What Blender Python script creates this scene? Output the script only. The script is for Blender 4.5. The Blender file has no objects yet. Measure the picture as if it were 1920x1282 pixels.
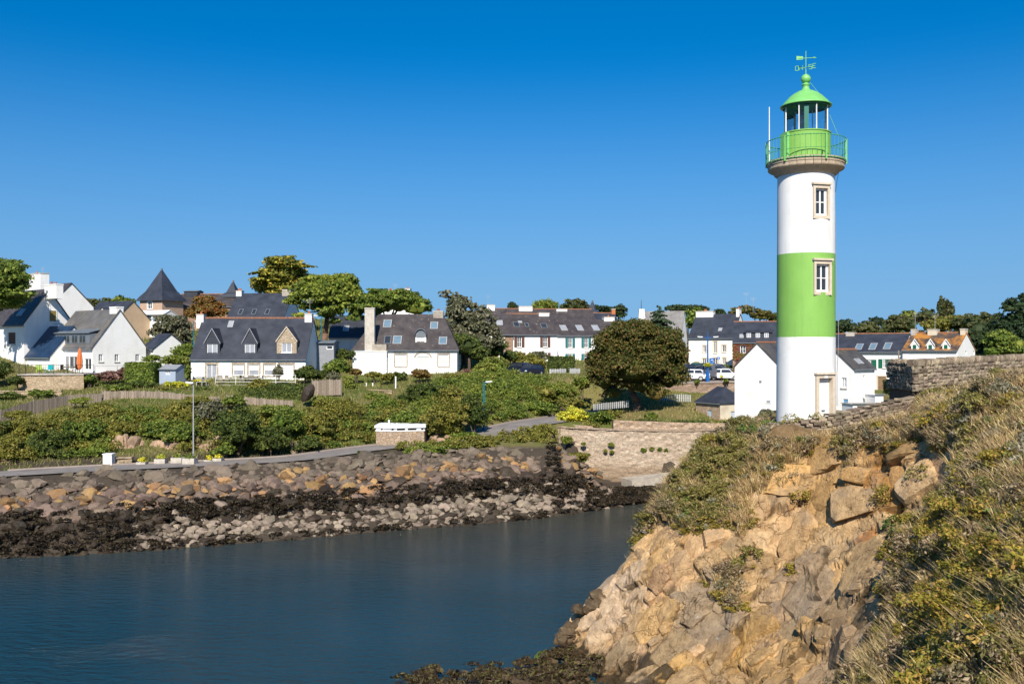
import bpy, math, random
import numpy as np
from mathutils import Matrix, Vector

S = bpy.context.scene
COL = S.collection
R = math.radians
F = 1800.0          # focal length in photograph pixels (1920 wide)
HY = 650.0          # row of the horizon in the photograph
CH = 14.0           # eye height over the low water

# ---------------------------------------------------------------- camera, sky, sun, exposure
cam = bpy.data.cameras.new('camera')
cam.sensor_width = 36.0
cam.lens = 36.0 * F / 1920.0
cam.shift_y = (HY - 641.0) / 1920.0
cam.clip_start = 0.3
cam.clip_end = 12000
co = bpy.data.objects.new('camera', cam)
co.location = (0, 0, CH)
co.rotation_euler = (R(90), 0, 0)
COL.objects.link(co)
S.camera = co

SUN_AZ, SUN_EL = 4.0, 39.0     # degrees left of straight behind the camera, height
to_sun = Vector((-math.sin(R(SUN_AZ)) * math.cos(R(SUN_EL)), -math.cos(R(SUN_AZ)) * math.cos(R(SUN_EL)), math.sin(R(SUN_EL))))
W_ = bpy.data.worlds.new('World')
S.world = W_
W_.use_nodes = True
wn, wl = W_.node_tree.nodes, W_.node_tree.links
wn.clear()
sky = wn.new('ShaderNodeTexSky')
sky.sky_type = 'NISHITA'
sky.sun_disc = False
sky.sun_elevation = R(SUN_EL)
sky.sun_rotation = math.atan2(to_sun.x, to_sun.y)
sky.altitude = 0
sky.air_density = 0.9
sky.dust_density = 0.3
sky.ozone_density = 4.2
tcw = wn.new('ShaderNodeTexCoord')
mpw = wn.new('ShaderNodeMapping')      # clear polarised air: less of the pale band at the horizon
mpw.inputs['Scale'].default_value = (1, 1, 0.86)
mpw.inputs['Location'].default_value = (0, 0, 0.088)
wl.new(tcw.outputs['Generated'], mpw.inputs[0])
wl.new(mpw.outputs[0], sky.inputs[0])
hsv = wn.new('ShaderNodeHueSaturation')
hsv.inputs['Hue'].default_value = 0.5
hsv.inputs['Saturation'].default_value = 1.42
hsv.inputs['Value'].default_value = 1.06
gm = wn.new('ShaderNodeGamma')
gm.inputs[1].default_value = 1.0
hz = wn.new('ShaderNodeMix'); hz.data_type = 'RGBA'      # thin haze all round the horizon
hz.inputs[7].default_value = (1.75, 3.35, 5.3, 1)
sxw = wn.new('ShaderNodeSeparateXYZ'); wl.new(tcw.outputs['Generated'], sxw.inputs[0])
mrw = wn.new('ShaderNodeMapRange'); mrw.interpolation_type = 'SMOOTHSTEP'
mrw.inputs[1].default_value = -0.05; mrw.inputs[2].default_value = 0.31; mrw.inputs[3].default_value = 0.92; mrw.inputs[4].default_value = 0.0
wl.new(sxw.outputs[2], mrw.inputs[0]); wl.new(mrw.outputs[0], hz.inputs[0])
bg = wn.new('ShaderNodeBackground')
bg.inputs[1].default_value = 0.09
wo = wn.new('ShaderNodeOutputWorld')
wl.new(sky.outputs[0], hsv.inputs['Color'])
wl.new(hsv.outputs[0], gm.inputs[0])
wl.new(gm.outputs[0], hz.inputs[6]); wl.new(hz.outputs[2], bg.inputs[0])
wl.new(bg.outputs[0], wo.inputs[0])

sl = bpy.data.lights.new('sun', 'SUN')
sl.energy = 4.7
sl.angle = R(0.5)
sl.color = (1.0, 0.93, 0.82)
so = bpy.data.objects.new('sun', sl)
so.location = (-30, -60, 80)
so.rotation_euler = to_sun.to_track_quat('Z', 'Y').to_euler()
COL.objects.link(so)

vs = S.view_settings
vs.view_transform = 'Standard'
vs.look = 'None'
vs.exposure = 0.48
vs.gamma = 1.0
vs.use_curve_mapping = False
S.cycles.max_bounces = 6
S.cycles.diffuse_bounces = 4
S.cycles.glossy_bounces = 3
S.cycles.transmission_bounces = 4
S.cycles.transparent_max_bounces = 8
S.cycles.use_denoising = True

# ---------------------------------------------------------------- helpers
def P(px, py, Z):
    return Vector(((px - 960.0) / F * Z, Z, CH - (py - HY) / F * Z))

def zat(py, Z):
    return CH - (py - HY) / F * Z

def tag(o, label=None, cat=None, group=None, kind=None):
    if label: o['label'] = label
    if cat: o['category'] = cat
    if group: o['group'] = group
    if kind: o['kind'] = kind
    return o

def empty(name, loc=(0, 0, 0), rz=0.0, label=None, cat=None, group=None):
    o = bpy.data.objects.new(name, None)
    o.empty_display_size = 0.3
    COL.objects.link(o)
    o.location = loc
    o.rotation_euler = (0, 0, rz)
    return tag(o, label, cat, group)

def link(name, me, parent=None, mw=None, label=None, cat=None, group=None, kind=None):
    """link a mesh; mw = transform in the parent's space (or the world's)"""
    o = bpy.data.objects.new(name, me)
    COL.objects.link(o)
    if parent: o.parent = parent
    if mw is not None: o.matrix_basis = mw
    return tag(o, label, cat, group, kind)

def npmesh(name, V, Fq, mats, smooth=False, mi=None):
    """V (n,3), Fq (m,k) all faces with k corners"""
    V = np.asarray(V, dtype=np.float32)
    Fq = np.asarray(Fq, dtype=np.int32)
    m, k = Fq.shape
    me = bpy.data.meshes.new(name)
    me.vertices.add(len(V)); me.vertices.foreach_set('co', V.ravel())
    me.loops.add(m * k); me.loops.foreach_set('vertex_index', Fq.ravel())
    me.polygons.add(m)
    me.polygons.foreach_set('loop_start', np.arange(0, m * k, k, dtype=np.int32))
    me.polygons.foreach_set('loop_total', np.full(m, k, dtype=np.int32))
    for mt in (mats if isinstance(mats, (list, tuple)) else [mats]):
        me.materials.append(mt)
    if mi is not None: me.polygons.foreach_set('material_index', np.asarray(mi, dtype=np.int32))
    me.polygons.foreach_set('use_smooth', np.full(m, bool(smooth)))
    me.update(calc_edges=True)
    return me

class MB:
    """collects faces for ONE mesh"""
    def __init__(s): s.v, s.f, s.m = [], [], []; s.cur = 0
    def add(s, vs, fs):
        o = len(s.v); s.v += [tuple(p) for p in vs]
        s.f += [tuple(i + o for i in q) for q in fs]; s.m += [s.cur] * len(fs)
        return s
    def poly(s, *p): return s.add(p, [tuple(range(len(p)))])
    BF = [(0, 3, 2, 1), (4, 5, 6, 7), (0, 1, 5, 4), (1, 2, 6, 5), (2, 3, 7, 6), (3, 0, 4, 7)]
    def box(s, x0, x1, y0, y1, z0, z1):
        return s.add([(x0, y0, z0), (x1, y0, z0), (x1, y1, z0), (x0, y1, z0), (x0, y0, z1), (x1, y0, z1), (x1, y1, z1), (x0, y1, z1)], s.BF)
    def pbox(s, pl, u0, u1, v0, v1, n0, n1):
        """box on a plane pl = (origin, U, V, N)"""
        o, U, V, N = pl
        return s.add([o + U * u + V * v + N * n for n in (n0, n1) for (u, v) in ((u0, v0), (u1, v0), (u1, v1), (u0, v1))],
                     [(3, 2, 1, 0), (4, 5, 6, 7), (0, 1, 5, 4), (1, 2, 6, 5), (2, 3, 7, 6), (3, 0, 4, 7)])
    def slab(s, pts, off):
        n = len(pts); off = Vector(off)
        a = [Vector(p) for p in pts]; b = [p + off for p in a]
        s.add(a + b, [tuple(reversed(range(n))), tuple(range(n, 2 * n))] + [(i, (i + 1) % n, n + (i + 1) % n, n + i) for i in range(n)])
        return s
    def tube(s, p0, p1, r0, r1=None, n=8, caps=True):
        p0, p1 = Vector(p0), Vector(p1); r1 = r0 if r1 is None else r1
        d = (p1 - p0)
        if d.length < 1e-6: return s
        d.normalize()
        a = d.orthogonal().normalized(); b = d.cross(a)
        vs = []
        for p, r in ((p0, r0), (p1, r1)):
            for i in range(n):
                t = 2 * math.pi * i / n
                vs.append(p + (a * math.cos(t) + b * math.sin(t)) * r)
        fs = [(i, (i + 1) % n, n + (i + 1) % n, n + i) for i in range(n)]
        if caps: fs += [tuple(reversed(range(n))), tuple(range(n, 2 * n))]
        return s.add(vs, fs)
    def path(s, pts, r, n=6):
        for i in range(len(pts) - 1):
            ra = r[i] if isinstance(r, (list, tuple)) else r
            rb = r[i + 1] if isinstance(r, (list, tuple)) else r
            s.tube(pts[i], pts[i + 1], ra, rb, n)
        return s
    def lathe(s, prof, n=32, c=(0, 0), closed=False):
        vs = [(c[0] + r * math.cos(2 * math.pi * i / n), c[1] + r * math.sin(2 * math.pi * i / n), z) for r, z in prof for i in range(n)]
        k = len(prof)
        fs = [(j * n + i, j * n + (i + 1) % n, (j + 1) * n + (i + 1) % n, (j + 1) * n + i) for j in range(k - 1) for i in range(n)]
        return s.add(vs, fs)
    def mesh(s, name, mat, smooth=False):
        me = bpy.data.meshes.new(name)
        me.from_pydata([tuple(p) for p in s.v], [], s.f)
        for mt in (mat if isinstance(mat, (list, tuple)) else [mat]): me.materials.append(mt)
        if any(s.m): me.polygons.foreach_set('material_index', s.m)
        if smooth: me.polygons.foreach_set('use_smooth', [True] * len(s.f))
        me.update()
        return me
    def build(s, name, mat, parent=None, mw=None, smooth=False, **kw):
        return link(name, s.mesh(name, mat, smooth), parent, mw, **kw)

def smooth01(a, b, x):
    t = np.clip((x - a) / (b - a), 0, 1)
    return t * t * (3 - 2 * t)

# value noise in numpy
_rs = np.random.RandomState(5)
_tab = _rs.rand(64, 64, 64)
def vnoise(x, y, z):
    xi, yi, zi = np.floor(x).astype(int), np.floor(y).astype(int), np.floor(z).astype(int)
    fx, fy, fz = x - xi, y - yi, z - zi
    fx, fy, fz = [t * t * (3 - 2 * t) for t in (fx, fy, fz)]
    g = lambda a, b, c: _tab[(xi + a) & 63, (yi + b) & 63, (zi + c) & 63]
    r = 0
    for a in (0, 1):
        for b in (0, 1):
            for c in (0, 1):
                r = r + g(a, b, c) * (fx if a else 1 - fx) * (fy if b else 1 - fy) * (fz if c else 1 - fz)
    return r * 2 - 1
def fbm(x, y, z, o=4, g=0.5):
    r, a = 0, 1.0
    for k in range(o):
        r = r + a * vnoise(x + 13 * k, y + 7 * k, z + 3 * k); x, y, z = x * 2.03, y * 2.03, z * 2.03; a *= g
    return r

# ---------------------------------------------------------------- materials
MATS = {}
def nodes(name):
    m = bpy.data.materials.new(name); m.use_nodes = True
    n, l = m.node_tree.nodes, m.node_tree.links
    n.clear()
    out = n.new('ShaderNodeOutputMaterial')
    bs = n.new('ShaderNodeBsdfPrincipled')
    l.new(bs.outputs[0], out.inputs[0])
    MATS[name] = m
    return m, n, l, bs, out

def c4(c): return (c[0], c[1], c[2], 1.0)

def noise(n, l, vec, scale, detail=5, rough=0.55):
    t = n.new('ShaderNodeTexNoise')
    t.inputs['Scale'].default_value = scale; t.inputs['Detail'].default_value = detail; t.inputs['Roughness'].default_value = rough
    if vec: l.new(vec, t.inputs['Vector'])
    return t

def ramp(n, l, src, p0, p1, c0=(0, 0, 0), c1=(1, 1, 1)):
    t = n.new('ShaderNodeValToRGB')
    t.color_ramp.elements[0].position = p0; t.color_ramp.elements[1].position = p1
    t.color_ramp.elements[0].color = c4(c0); t.color_ramp.elements[1].color = c4(c1)
    l.new(src, t.inputs[0])
    return t

def mixc(n, l, fac, a, b, mode='MIX'):
    t = n.new('ShaderNodeMix'); t.data_type = 'RGBA'; t.blend_type = mode
    def put(sock, v):
        if isinstance(v, (int, float)): sock.default_value = v
        elif isinstance(v, tuple): sock.default_value = c4(v)
        else: l.new(v, sock)
    put(t.inputs[0], fac); put(t.inputs[6], a); put(t.inputs[7], b)
    return t.outputs[2]

def jitter(n, l, col, amt, src='object', hue=0.0):
    """value (and hue) varies from object to object or from piece to piece"""
    if src == 'object': rnd = n.new('ShaderNodeObjectInfo').outputs['Random']
    else: rnd = n.new('ShaderNodeNewGeometry').outputs['Random Per Island']
    mr = n.new('ShaderNodeMapRange'); mr.inputs[3].default_value = 1 - amt; mr.inputs[4].default_value = 1 + amt
    l.new(rnd, mr.inputs[0])
    h = n.new('ShaderNodeHueSaturation'); l.new(mr.outputs[0], h.inputs['Value']); l.new(col, h.inputs['Color'])
    if hue:
        w = n.new('ShaderNodeTexWhiteNoise'); w.noise_dimensions = '1D'; l.new(rnd, w.inputs['W'])
        m2 = n.new('ShaderNodeMapRange'); m2.inputs[3].default_value = 0.5 - hue; m2.inputs[4].default_value = 0.5 + hue
        l.new(w.outputs[0], m2.inputs[0]); l.new(m2.outputs[0], h.inputs['Hue'])
    return h.outputs[0]

def bump(n, l, bs, h, strength, dist):
    b = n.new('ShaderNodeBump'); b.inputs['Strength'].default_value = strength; b.inputs['Distance'].default_value = dist
    l.new(h, b.inputs['Height']); l.new(b.outputs[0], bs.inputs['Normal'])

def mat(name, a, b=None, scale=2.0, rough=0.8, bmp=0.0, bscale=20, jit=0.0, jsrc='object', hue=0, spec=0.3, metal=0.0, p=(0.35, 0.65), dirt=None, dscale=0.6, streak=None):
    m, n, l, bs, _ = nodes(name)
    tc = n.new('ShaderNodeTexCoord').outputs['Object']
    b = b or tuple(x * 0.82 for x in a)
    nz = noise(n, l, tc, scale)
    col = mixc(n, l, ramp(n, l, nz.outputs[0], *p).outputs[0], a, b)
    if dirt:
        d = noise(n, l, tc, dscale, 8, 0.65)
        col = mixc(n, l, ramp(n, l, d.outputs[0], 0.52, 0.75).outputs[0], col, dirt)
    if streak:      # run-off stains down a wall
        mp = n.new('ShaderNodeMapping'); mp.inputs['Scale'].default_value = (2.6, 2.6, 0.16); l.new(tc, mp.inputs[0])
        sn = noise(n, l, mp.outputs[0], 1.6, 7, 0.7)
        col = mixc(n, l, ramp(n, l, sn.outputs[0], 0.53, 0.74).outputs[0], col, streak)
    if jit: col = jitter(n, l, col, jit, jsrc, hue)
    l.new(col, bs.inputs['Base Color'])
    bs.inputs['Roughness'].default_value = rough
    bs.inputs['Specular IOR Level'].default_value = spec
    bs.inputs['Metallic'].default_value = metal
    if bmp: bump(n, l, bs, noise(n, l, tc, bscale, 6).outputs[0], bmp, 0.05)
    return m

def leafmat(name, a, b, c=None, trans=0.42, scale=0.7, jit=0.35, hue=0.02, gain=1.5):
    a, b, c = [tuple(min(.8, x * gain) for x in q) if q else q for q in (a, b, c)]
    m, n, l, bs, out = nodes(name)
    tc = n.new('ShaderNodeNewGeometry')
    nz = noise(n, l, tc.outputs['Position'], scale, 4)
    col = mixc(n, l, ramp(n, l, nz.outputs[0], 0.38, 0.62).outputs[0], a, b)
    if c:
        rp = ramp(n, l, tc.outputs['Random Per Island'], 0.72, 0.8)
        col = mixc(n, l, rp.outputs[0], col, c)
    col = jitter(n, l, col, jit, 'island', hue)
    l.new(col, bs.inputs['Base Color'])
    bs.inputs['Roughness'].default_value = 0.55
    bs.inputs['Specular IOR Level'].default_value = 0.25
    tr = n.new('ShaderNodeBsdfTranslucent'); l.new(col, tr.inputs[0])
    mx = n.new('ShaderNodeMixShader'); mx.inputs[0].default_value = trans
    l.new(bs.outputs[0], mx.inputs[1]); l.new(tr.outputs[0], mx.inputs[2]); l.new(mx.outputs[0], out.inputs[0])
    return m

def slatemat(name, a, b, lichen=None, lp=(0.55, 0.7), rough=0.5, lscale=0.9):
    m, n, l, bs, _ = nodes(name)
    tc = n.new('ShaderNodeTexCoord').outputs['Object']
    sx = n.new('ShaderNodeSeparateXYZ'); l.new(tc, sx.inputs[0])
    ad = n.new('ShaderNodeMath'); ad.operation = 'ADD'; l.new(sx.outputs[0], ad.inputs[0]); l.new(sx.outputs[1], ad.inputs[1])
    cb = n.new('ShaderNodeCombineXYZ'); l.new(sx.outputs[0], cb.inputs[0]); l.new(sx.outputs[2], cb.inputs[1])
    br = n.new('ShaderNodeTexBrick')
    br.inputs['Scale'].default_value = 1.0; br.inputs['Brick Width'].default_value = 0.26; br.inputs['Row Height'].default_value = 0.13
    br.inputs['Mortar Size'].default_value = 0.012
    br.inputs['Color1'].default_value = c4(a); br.inputs['Color2'].default_value = c4(b); br.inputs['Mortar'].default_value = c4(tuple(x * 0.45 for x in a))
    l.new(cb.outputs[0], br.inputs['Vector'])
    nz = noise(n, l, tc, 0.8, 6)
    col = mixc(n, l, ramp(n, l, nz.outputs[0], 0.35, 0.7).outputs[0], br.outputs[0], tuple(x * 1.35 for x in b))
    if lichen:
        ln = noise(n, l, tc, lscale, 8, 0.7)
        col = mixc(n, l, ramp(n, l, ln.outputs[0], *lp).outputs[0], col, lichen)
    l.new(col, bs.inputs['Base Color'])
    bs.inputs['Roughness'].default_value = rough
    bs.inputs['Specular IOR Level'].default_value = 0.35
    bump(n, l, bs, br.outputs['Fac'], -0.5, 0.03)
    return m

def stonemat(name, cols, scale=2.2, squash=(1, 1, 1.7), mortar=(0.3, 0.24, 0.18), joint=0.05, bmp=0.8, coord='Object', tide=None):
    """rubble masonry too far away to pick the stones apart"""
    m, n, l, bs, _ = nodes(name)
    tc = n.new('ShaderNodeTexCoord').outputs[coord]
    wz = noise(n, l, tc, 1.2, 3)
    vm = n.new('ShaderNodeVectorMath'); vm.operation = 'MULTIPLY_ADD'
    l.new(wz.outputs['Color'], vm.inputs[0]); vm.inputs[1].default_value = (0.25, 0.25, 0.25); l.new(tc, vm.inputs[2])
    mp = n.new('ShaderNodeMapping'); mp.inputs['Scale'].default_value = squash; l.new(vm.outputs[0], mp.inputs[0])
    v1 = n.new('ShaderNodeTexVoronoi'); v1.inputs['Scale'].default_value = scale; l.new(mp.outputs[0], v1.inputs['Vector'])
    v2 = n.new('ShaderNodeTexVoronoi'); v2.feature = 'DISTANCE_TO_EDGE'; v2.inputs['Scale'].default_value = scale; l.new(mp.outputs[0], v2.inputs['Vector'])
    sp = n.new('ShaderNodeSeparateColor'); l.new(v1.outputs['Color'], sp.inputs[0])
    cr = n.new('ShaderNodeValToRGB'); l.new(sp.outputs[0], cr.inputs[0])
    e = cr.color_ramp.elements
    while len(e) < len(cols): e.new(0.5)
    for i, c in enumerate(cols): e[i].position = i / max(1, len(cols) - 1); e[i].color = c4(c)
    gr = noise(n, l, tc, 9, 6)
    col = mixc(n, l, ramp(n, l, gr.outputs[0], 0.3, 0.7).outputs[0], cr.outputs[0], mixc(n, l, 1.0, cr.outputs[0], (0.7, 0.68, 0.66), 'MULTIPLY'))
    jm = ramp(n, l, v2.outputs['Distance'], 0.0, joint)
    col = mixc(n, l, jm.outputs[0], mortar, col)
    if tide:
        zc = n.new('ShaderNodeSeparateXYZ'); l.new(tc, zc.inputs[0])
        zz = n.new('ShaderNodeMath'); zz.operation = 'ADD'; l.new(zc.outputs[2], zz.inputs[0])
        nn = noise(n, l, tc, 0.8, 5); mm = n.new('ShaderNodeMath'); mm.operation = 'MULTIPLY'; mm.inputs[1].default_value = 0.8
        l.new(nn.outputs[0], mm.inputs[0]); l.new(mm.outputs[0], zz.inputs[1])
        for zlev, wid, tcol in tide:
            t = n.new('ShaderNodeMapRange'); t.inputs[1].default_value = zlev; t.inputs[2].default_value = zlev - wid
            l.new(zz.outputs[0], t.inputs[0])
            col = mixc(n, l, t.outputs[0], col, mixc(n, l, 0.75, col, tcol))
    l.new(col, bs.inputs['Base Color'])
    bs.inputs['Roughness'].default_value = 0.9
    bs.inputs['Specular IOR Level'].default_value = 0.15
    bump(n, l, bs, jm.outputs[0], bmp, 0.05)
    return m

mat('white_render', (0.84, 0.825, 0.79), (0.80, 0.785, 0.75), 0.7, 0.85, 0.15, 25, dirt=(0.72, 0.69, 0.63), dscale=0.5, streak=(0.73, 0.70, 0.64))
mat('white_paint', (0.82, 0.82, 0.80), (0.77, 0.77, 0.75), 1.5, 0.55)
mat('tower_white', (0.83, 0.82, 0.79), (0.79, 0.78, 0.75), 0.8, 0.75, 0.25, 30, dirt=(0.70, 0.67, 0.61), dscale=0.5, streak=(0.62, 0.58, 0.50))
mat('tower_green', (0.235, 0.465, 0.095), (0.21, 0.425, 0.085), 0.9, 0.65, 0.25, 30, dirt=(0.20, 0.42, 0.085), dscale=0.4, streak=(0.185, 0.36, 0.085))
mat('metal_green', (0.20, 0.52, 0.15), (0.17, 0.46, 0.12), 3, 0.42, spec=0.5)
mat('rail_green', (0.09, 0.36, 0.12), (0.07, 0.30, 0.10), 3, 0.42, spec=0.5)
mat('metal_green_dark', (0.02, 0.16, 0.11), (0.016, 0.13, 0.09), 3, 0.4, spec=0.5)
mat('granite', (0.50, 0.40, 0.28), (0.40, 0.31, 0.22), 6, 0.85, 0.4, 40, jit=0.1)
mat('granite_surround', (0.62, 0.53, 0.41), (0.55, 0.46, 0.35), 5, 0.85, 0.3, 40)
mat('concrete', (0.42, 0.37, 0.30), (0.32, 0.28, 0.23), 3, 0.9, 0.4, 25, dirt=(0.22, 0.19, 0.15))
mat('pale_concrete', (0.55, 0.50, 0.43), (0.44, 0.40, 0.34), 3, 0.9, 0.4, 25, dirt=(0.33, 0.29, 0.22))
mat('asphalt', (0.25, 0.222, 0.20), (0.19, 0.17, 0.155), 0.5, 0.9, 0.3, 60, dirt=(0.14, 0.125, 0.112), dscale=0.7)
mat('kerb_stone', (0.36, 0.29, 0.25), (0.29, 0.24, 0.2), 3, 0.9)
mat('brown_paint', (0.12, 0.055, 0.04), None, 3, 0.6)
mat('green_paint', (0.012, 0.13, 0.075), None, 3, 0.5)
mat('teal_paint', (0.03, 0.16, 0.17), None, 3, 0.5)
mat('blue_paint', (0.16, 0.33, 0.50), None, 3, 0.55)
mat('pale_blue_paint', (0.50, 0.58, 0.66), None, 3, 0.6)
mat('shed_blue', (0.34, 0.40, 0.50), (0.30, 0.36, 0.45), 2, 0.6)
mat('grey_paint', (0.28, 0.29, 0.31), None, 3, 0.5)
mat('galvanised', (0.50, 0.50, 0.48), None, 3, 0.45, metal=0.3)
mat('lamp_blue', (0.01, 0.12, 0.42), None, 3, 0.4)
mat('lamp_teal', (0.01, 0.16, 0.24), None, 3, 0.4)
mat('ochre_shutter', (0.26, 0.19, 0.06), None, 3, 0.6)
mat('terracotta', (0.42, 0.14, 0.06), (0.33, 0.11, 0.05), 3, 0.8, jit=0.15)
mat('ridge_tile', (0.34, 0.15, 0.07), (0.22, 0.10, 0.06), 4, 0.85)
mat('zinc', (0.17, 0.19, 0.21), (0.13, 0.15, 0.17), 2, 0.45)
mat('tan_render', (0.58, 0.42, 0.27), (0.52, 0.37, 0.24), 1, 0.85, 0.2, 25)
mat('cream_render', (0.66, 0.58, 0.44), (0.58, 0.50, 0.38), 1, 0.85, 0.2, 25, dirt=(0.45, 0.37, 0.27))
mat('pink_stone', (0.50, 0.35, 0.25), (0.42, 0.29, 0.21), 3, 0.9, 0.4, 15)
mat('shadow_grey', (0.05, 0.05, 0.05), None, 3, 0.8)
mat('timber_grey', (0.30, 0.26, 0.21), (0.22, 0.19, 0.15), 4, 0.85, jit=0.2)
mat('picket', (0.42, 0.42, 0.42), (0.33, 0.33, 0.33), 4, 0.8, jit=0.15)
mat('wood', (0.26, 0.17, 0.09), (0.19, 0.12, 0.07), 4, 0.8)
mat('bark', (0.14, 0.10, 0.07), (0.09, 0.065, 0.05), 4, 0.95, 0.6, 12)
mat('bark_red', (0.22, 0.12, 0.08), (0.15, 0.085, 0.06), 4, 0.95, 0.6, 12)
mat('orange_canvas', (0.72, 0.20, 0.06), None, 2, 0.8)
mat('black_metal', (0.03, 0.03, 0.035), None, 3, 0.5)
mat('lime_plastic', (0.40, 0.55, 0.08), None, 3, 0.5)
mat('turquoise_plastic', (0.02, 0.42, 0.46), None, 3, 0.5)
mat('yellow_flower', (0.75, 0.55, 0.02), (0.6, 0.4, 0.02), 3, 0.7)
mat('rubber', (0.02, 0.02, 0.02), None, 3, 0.8)
mat('car_white', (0.75, 0.75, 0.76), (0.72, 0.72, 0.73), 2, 0.25, spec=0.5)
mat('car_dark', (0.012, 0.017, 0.04), (0.012, 0.016, 0.035), 2, 0.2, spec=0.5)
mat('car_grey', (0.12, 0.13, 0.15), (0.11, 0.12, 0.14), 2, 0.25, spec=0.5)
mat('car_green', (0.02, 0.09, 0.06), (0.02, 0.08, 0.055), 2, 0.25, spec=0.5)
mat('ivy_red', (0.2, 0.05, 0.03), None)
mat('lamp_glass', (0.8, 0.8, 0.78), None, 2, 0.3)
mat('lens_grey', (0.35, 0.37, 0.42), (0.2, 0.22, 0.26), 5, 0.2, spec=0.6)
def glass(name, c, rough=0.04, spec=0.6):
    m, n, l, bs, _ = nodes(name)
    tc = n.new('ShaderNodeTexCoord').outputs['Object']
    nz = noise(n, l, tc, 1.4, 3)
    l.new(mixc(n, l, nz.outputs[0], c, tuple(x * 1.8 for x in c)), bs.inputs['Base Color'])
    bs.inputs['Roughness'].default_value = rough; bs.inputs['Specular IOR Level'].default_value = spec
    return m
glass('dark_glass', (0.022, 0.026, 0.032))
glass('curtain_glass', (0.22, 0.23, 0.25), 0.1)
glass('blue_glass', (0.10, 0.15, 0.19), 0.06, 0.8)
def clear_glass():
    m, n, l, bs, out = nodes('lantern_glass')
    tr = n.new('ShaderNodeBsdfTransparent'); tr.inputs[0].default_value = (0.95, 0.97, 0.98, 1)
    gl = n.new('ShaderNodeBsdfGlossy'); gl.inputs['Roughness'].default_value = 0.03
    fr = n.new('ShaderNodeFresnel'); fr.inputs[0].default_value = 1.45
    mx = n.new('ShaderNodeMixShader'); l.new(fr.outputs[0], mx.inputs[0]); l.new(tr.outputs[0], mx.inputs[1]); l.new(gl.outputs[0], mx.inputs[2])
    l.new(mx.outputs[0], out.inputs[0])
clear_glass()
slatemat('slate_blue', (0.030, 0.034, 0.045), (0.038, 0.042, 0.054), (0.10, 0.10, 0.10), (0.66, 0.74), rough=0.5, lscale=1.8)
slatemat('slate_wing', (0.012, 0.030, 0.065), (0.016, 0.036, 0.075), rough=0.4)
slatemat('slate_old', (0.046, 0.039, 0.040), (0.062, 0.052, 0.050), (0.24, 0.21, 0.16), (0.60, 0.68), lscale=2.4)
slatemat('slate_weathered', (0.095, 0.09, 0.088), (0.115, 0.11, 0.105), (0.17, 0.15, 0.11), (0.5, 0.7))
slatemat('slate_lichen', (0.060, 0.048, 0.042), (0.08, 0.062, 0.05), (0.44, 0.19, 0.035), (0.46, 0.60), lscale=0.55)
slatemat('slate_mossy', (0.060, 0.055, 0.050), (0.075, 0.068, 0.06), (0.17, 0.14, 0.07), (0.55, 0.7))
slatemat('slate_pale', (0.17, 0.16, 0.15), (0.20, 0.19, 0.18), rough=0.7)
stonemat('rubble_warm', [(0.50, 0.38, 0.27), (0.42, 0.30, 0.20), (0.56, 0.44, 0.32), (0.36, 0.27, 0.20)], 2.6)
stonemat('rubble_garden', [(0.50, 0.39, 0.26), (0.42, 0.32, 0.21), (0.55, 0.43, 0.29)], 2.4, mortar=(0.34, 0.26, 0.18))
stonemat('rubble_house', [(0.42, 0.27, 0.19), (0.33, 0.21, 0.15), (0.48, 0.34, 0.25)], 3.0)
stonemat('rubble_dormer', [(0.54, 0.44, 0.31), (0.44, 0.35, 0.24), (0.60, 0.50, 0.37)], 3.2, mortar=(0.4, 0.33, 0.25))
stonemat('rubble_carpark', [(0.38, 0.27, 0.20), (0.30, 0.21, 0.16), (0.44, 0.33, 0.25)], 2.0)
stonemat('quay_stone', [(0.56, 0.45, 0.33), (0.48, 0.37, 0.27), (0.60, 0.50, 0.38), (0.43, 0.33, 0.24), (0.53, 0.44, 0.34)], 2.9, (1, 1, 1.7), (0.42, 0.33, 0.245), 0.04, 0.9,
         tide=[(3.0, 0.6, (0.28, 0.20, 0.13)), (1.7, 0.6, (0.10, 0.07, 0.045))])
# ---------------------------------------------------------------- ground
class RBF:
    def __init__(s, pts, vals, c=2.0, lam=0.02):
        s.p = np.asarray(pts, float); s.c = c
        n = len(s.p)
        d = np.sqrt(((s.p[:, None] - s.p[None]) ** 2).sum(-1) + c * c)
        A = np.zeros((n + 3, n + 3)); A[:n, :n] = -d - lam * 0 + np.eye(n) * lam
        Q = np.c_[np.ones(n), s.p / 50.0]; A[:n, n:] = Q; A[n:, :n] = Q.T
        vals = np.asarray(vals, float); vals = vals.reshape(n, -1)
        s.w = np.linalg.solve(A, np.r_[vals, np.zeros((3, vals.shape[1]))])
    def __call__(s, x, y):
        q = np.c_[np.ravel(x), np.ravel(y)]; out = []
        for i in range(0, len(q), 20000):
            b = q[i:i + 20000]
            d = np.sqrt(((b[:, None] - s.p[None]) ** 2).sum(-1) + s.c ** 2)
            out.append(np.c_[-d, np.ones(len(b)), b / 50.0] @ s.w)
        return np.concatenate(out)

def w3(l): return [tuple(P(*p)) for p in l]

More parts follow.
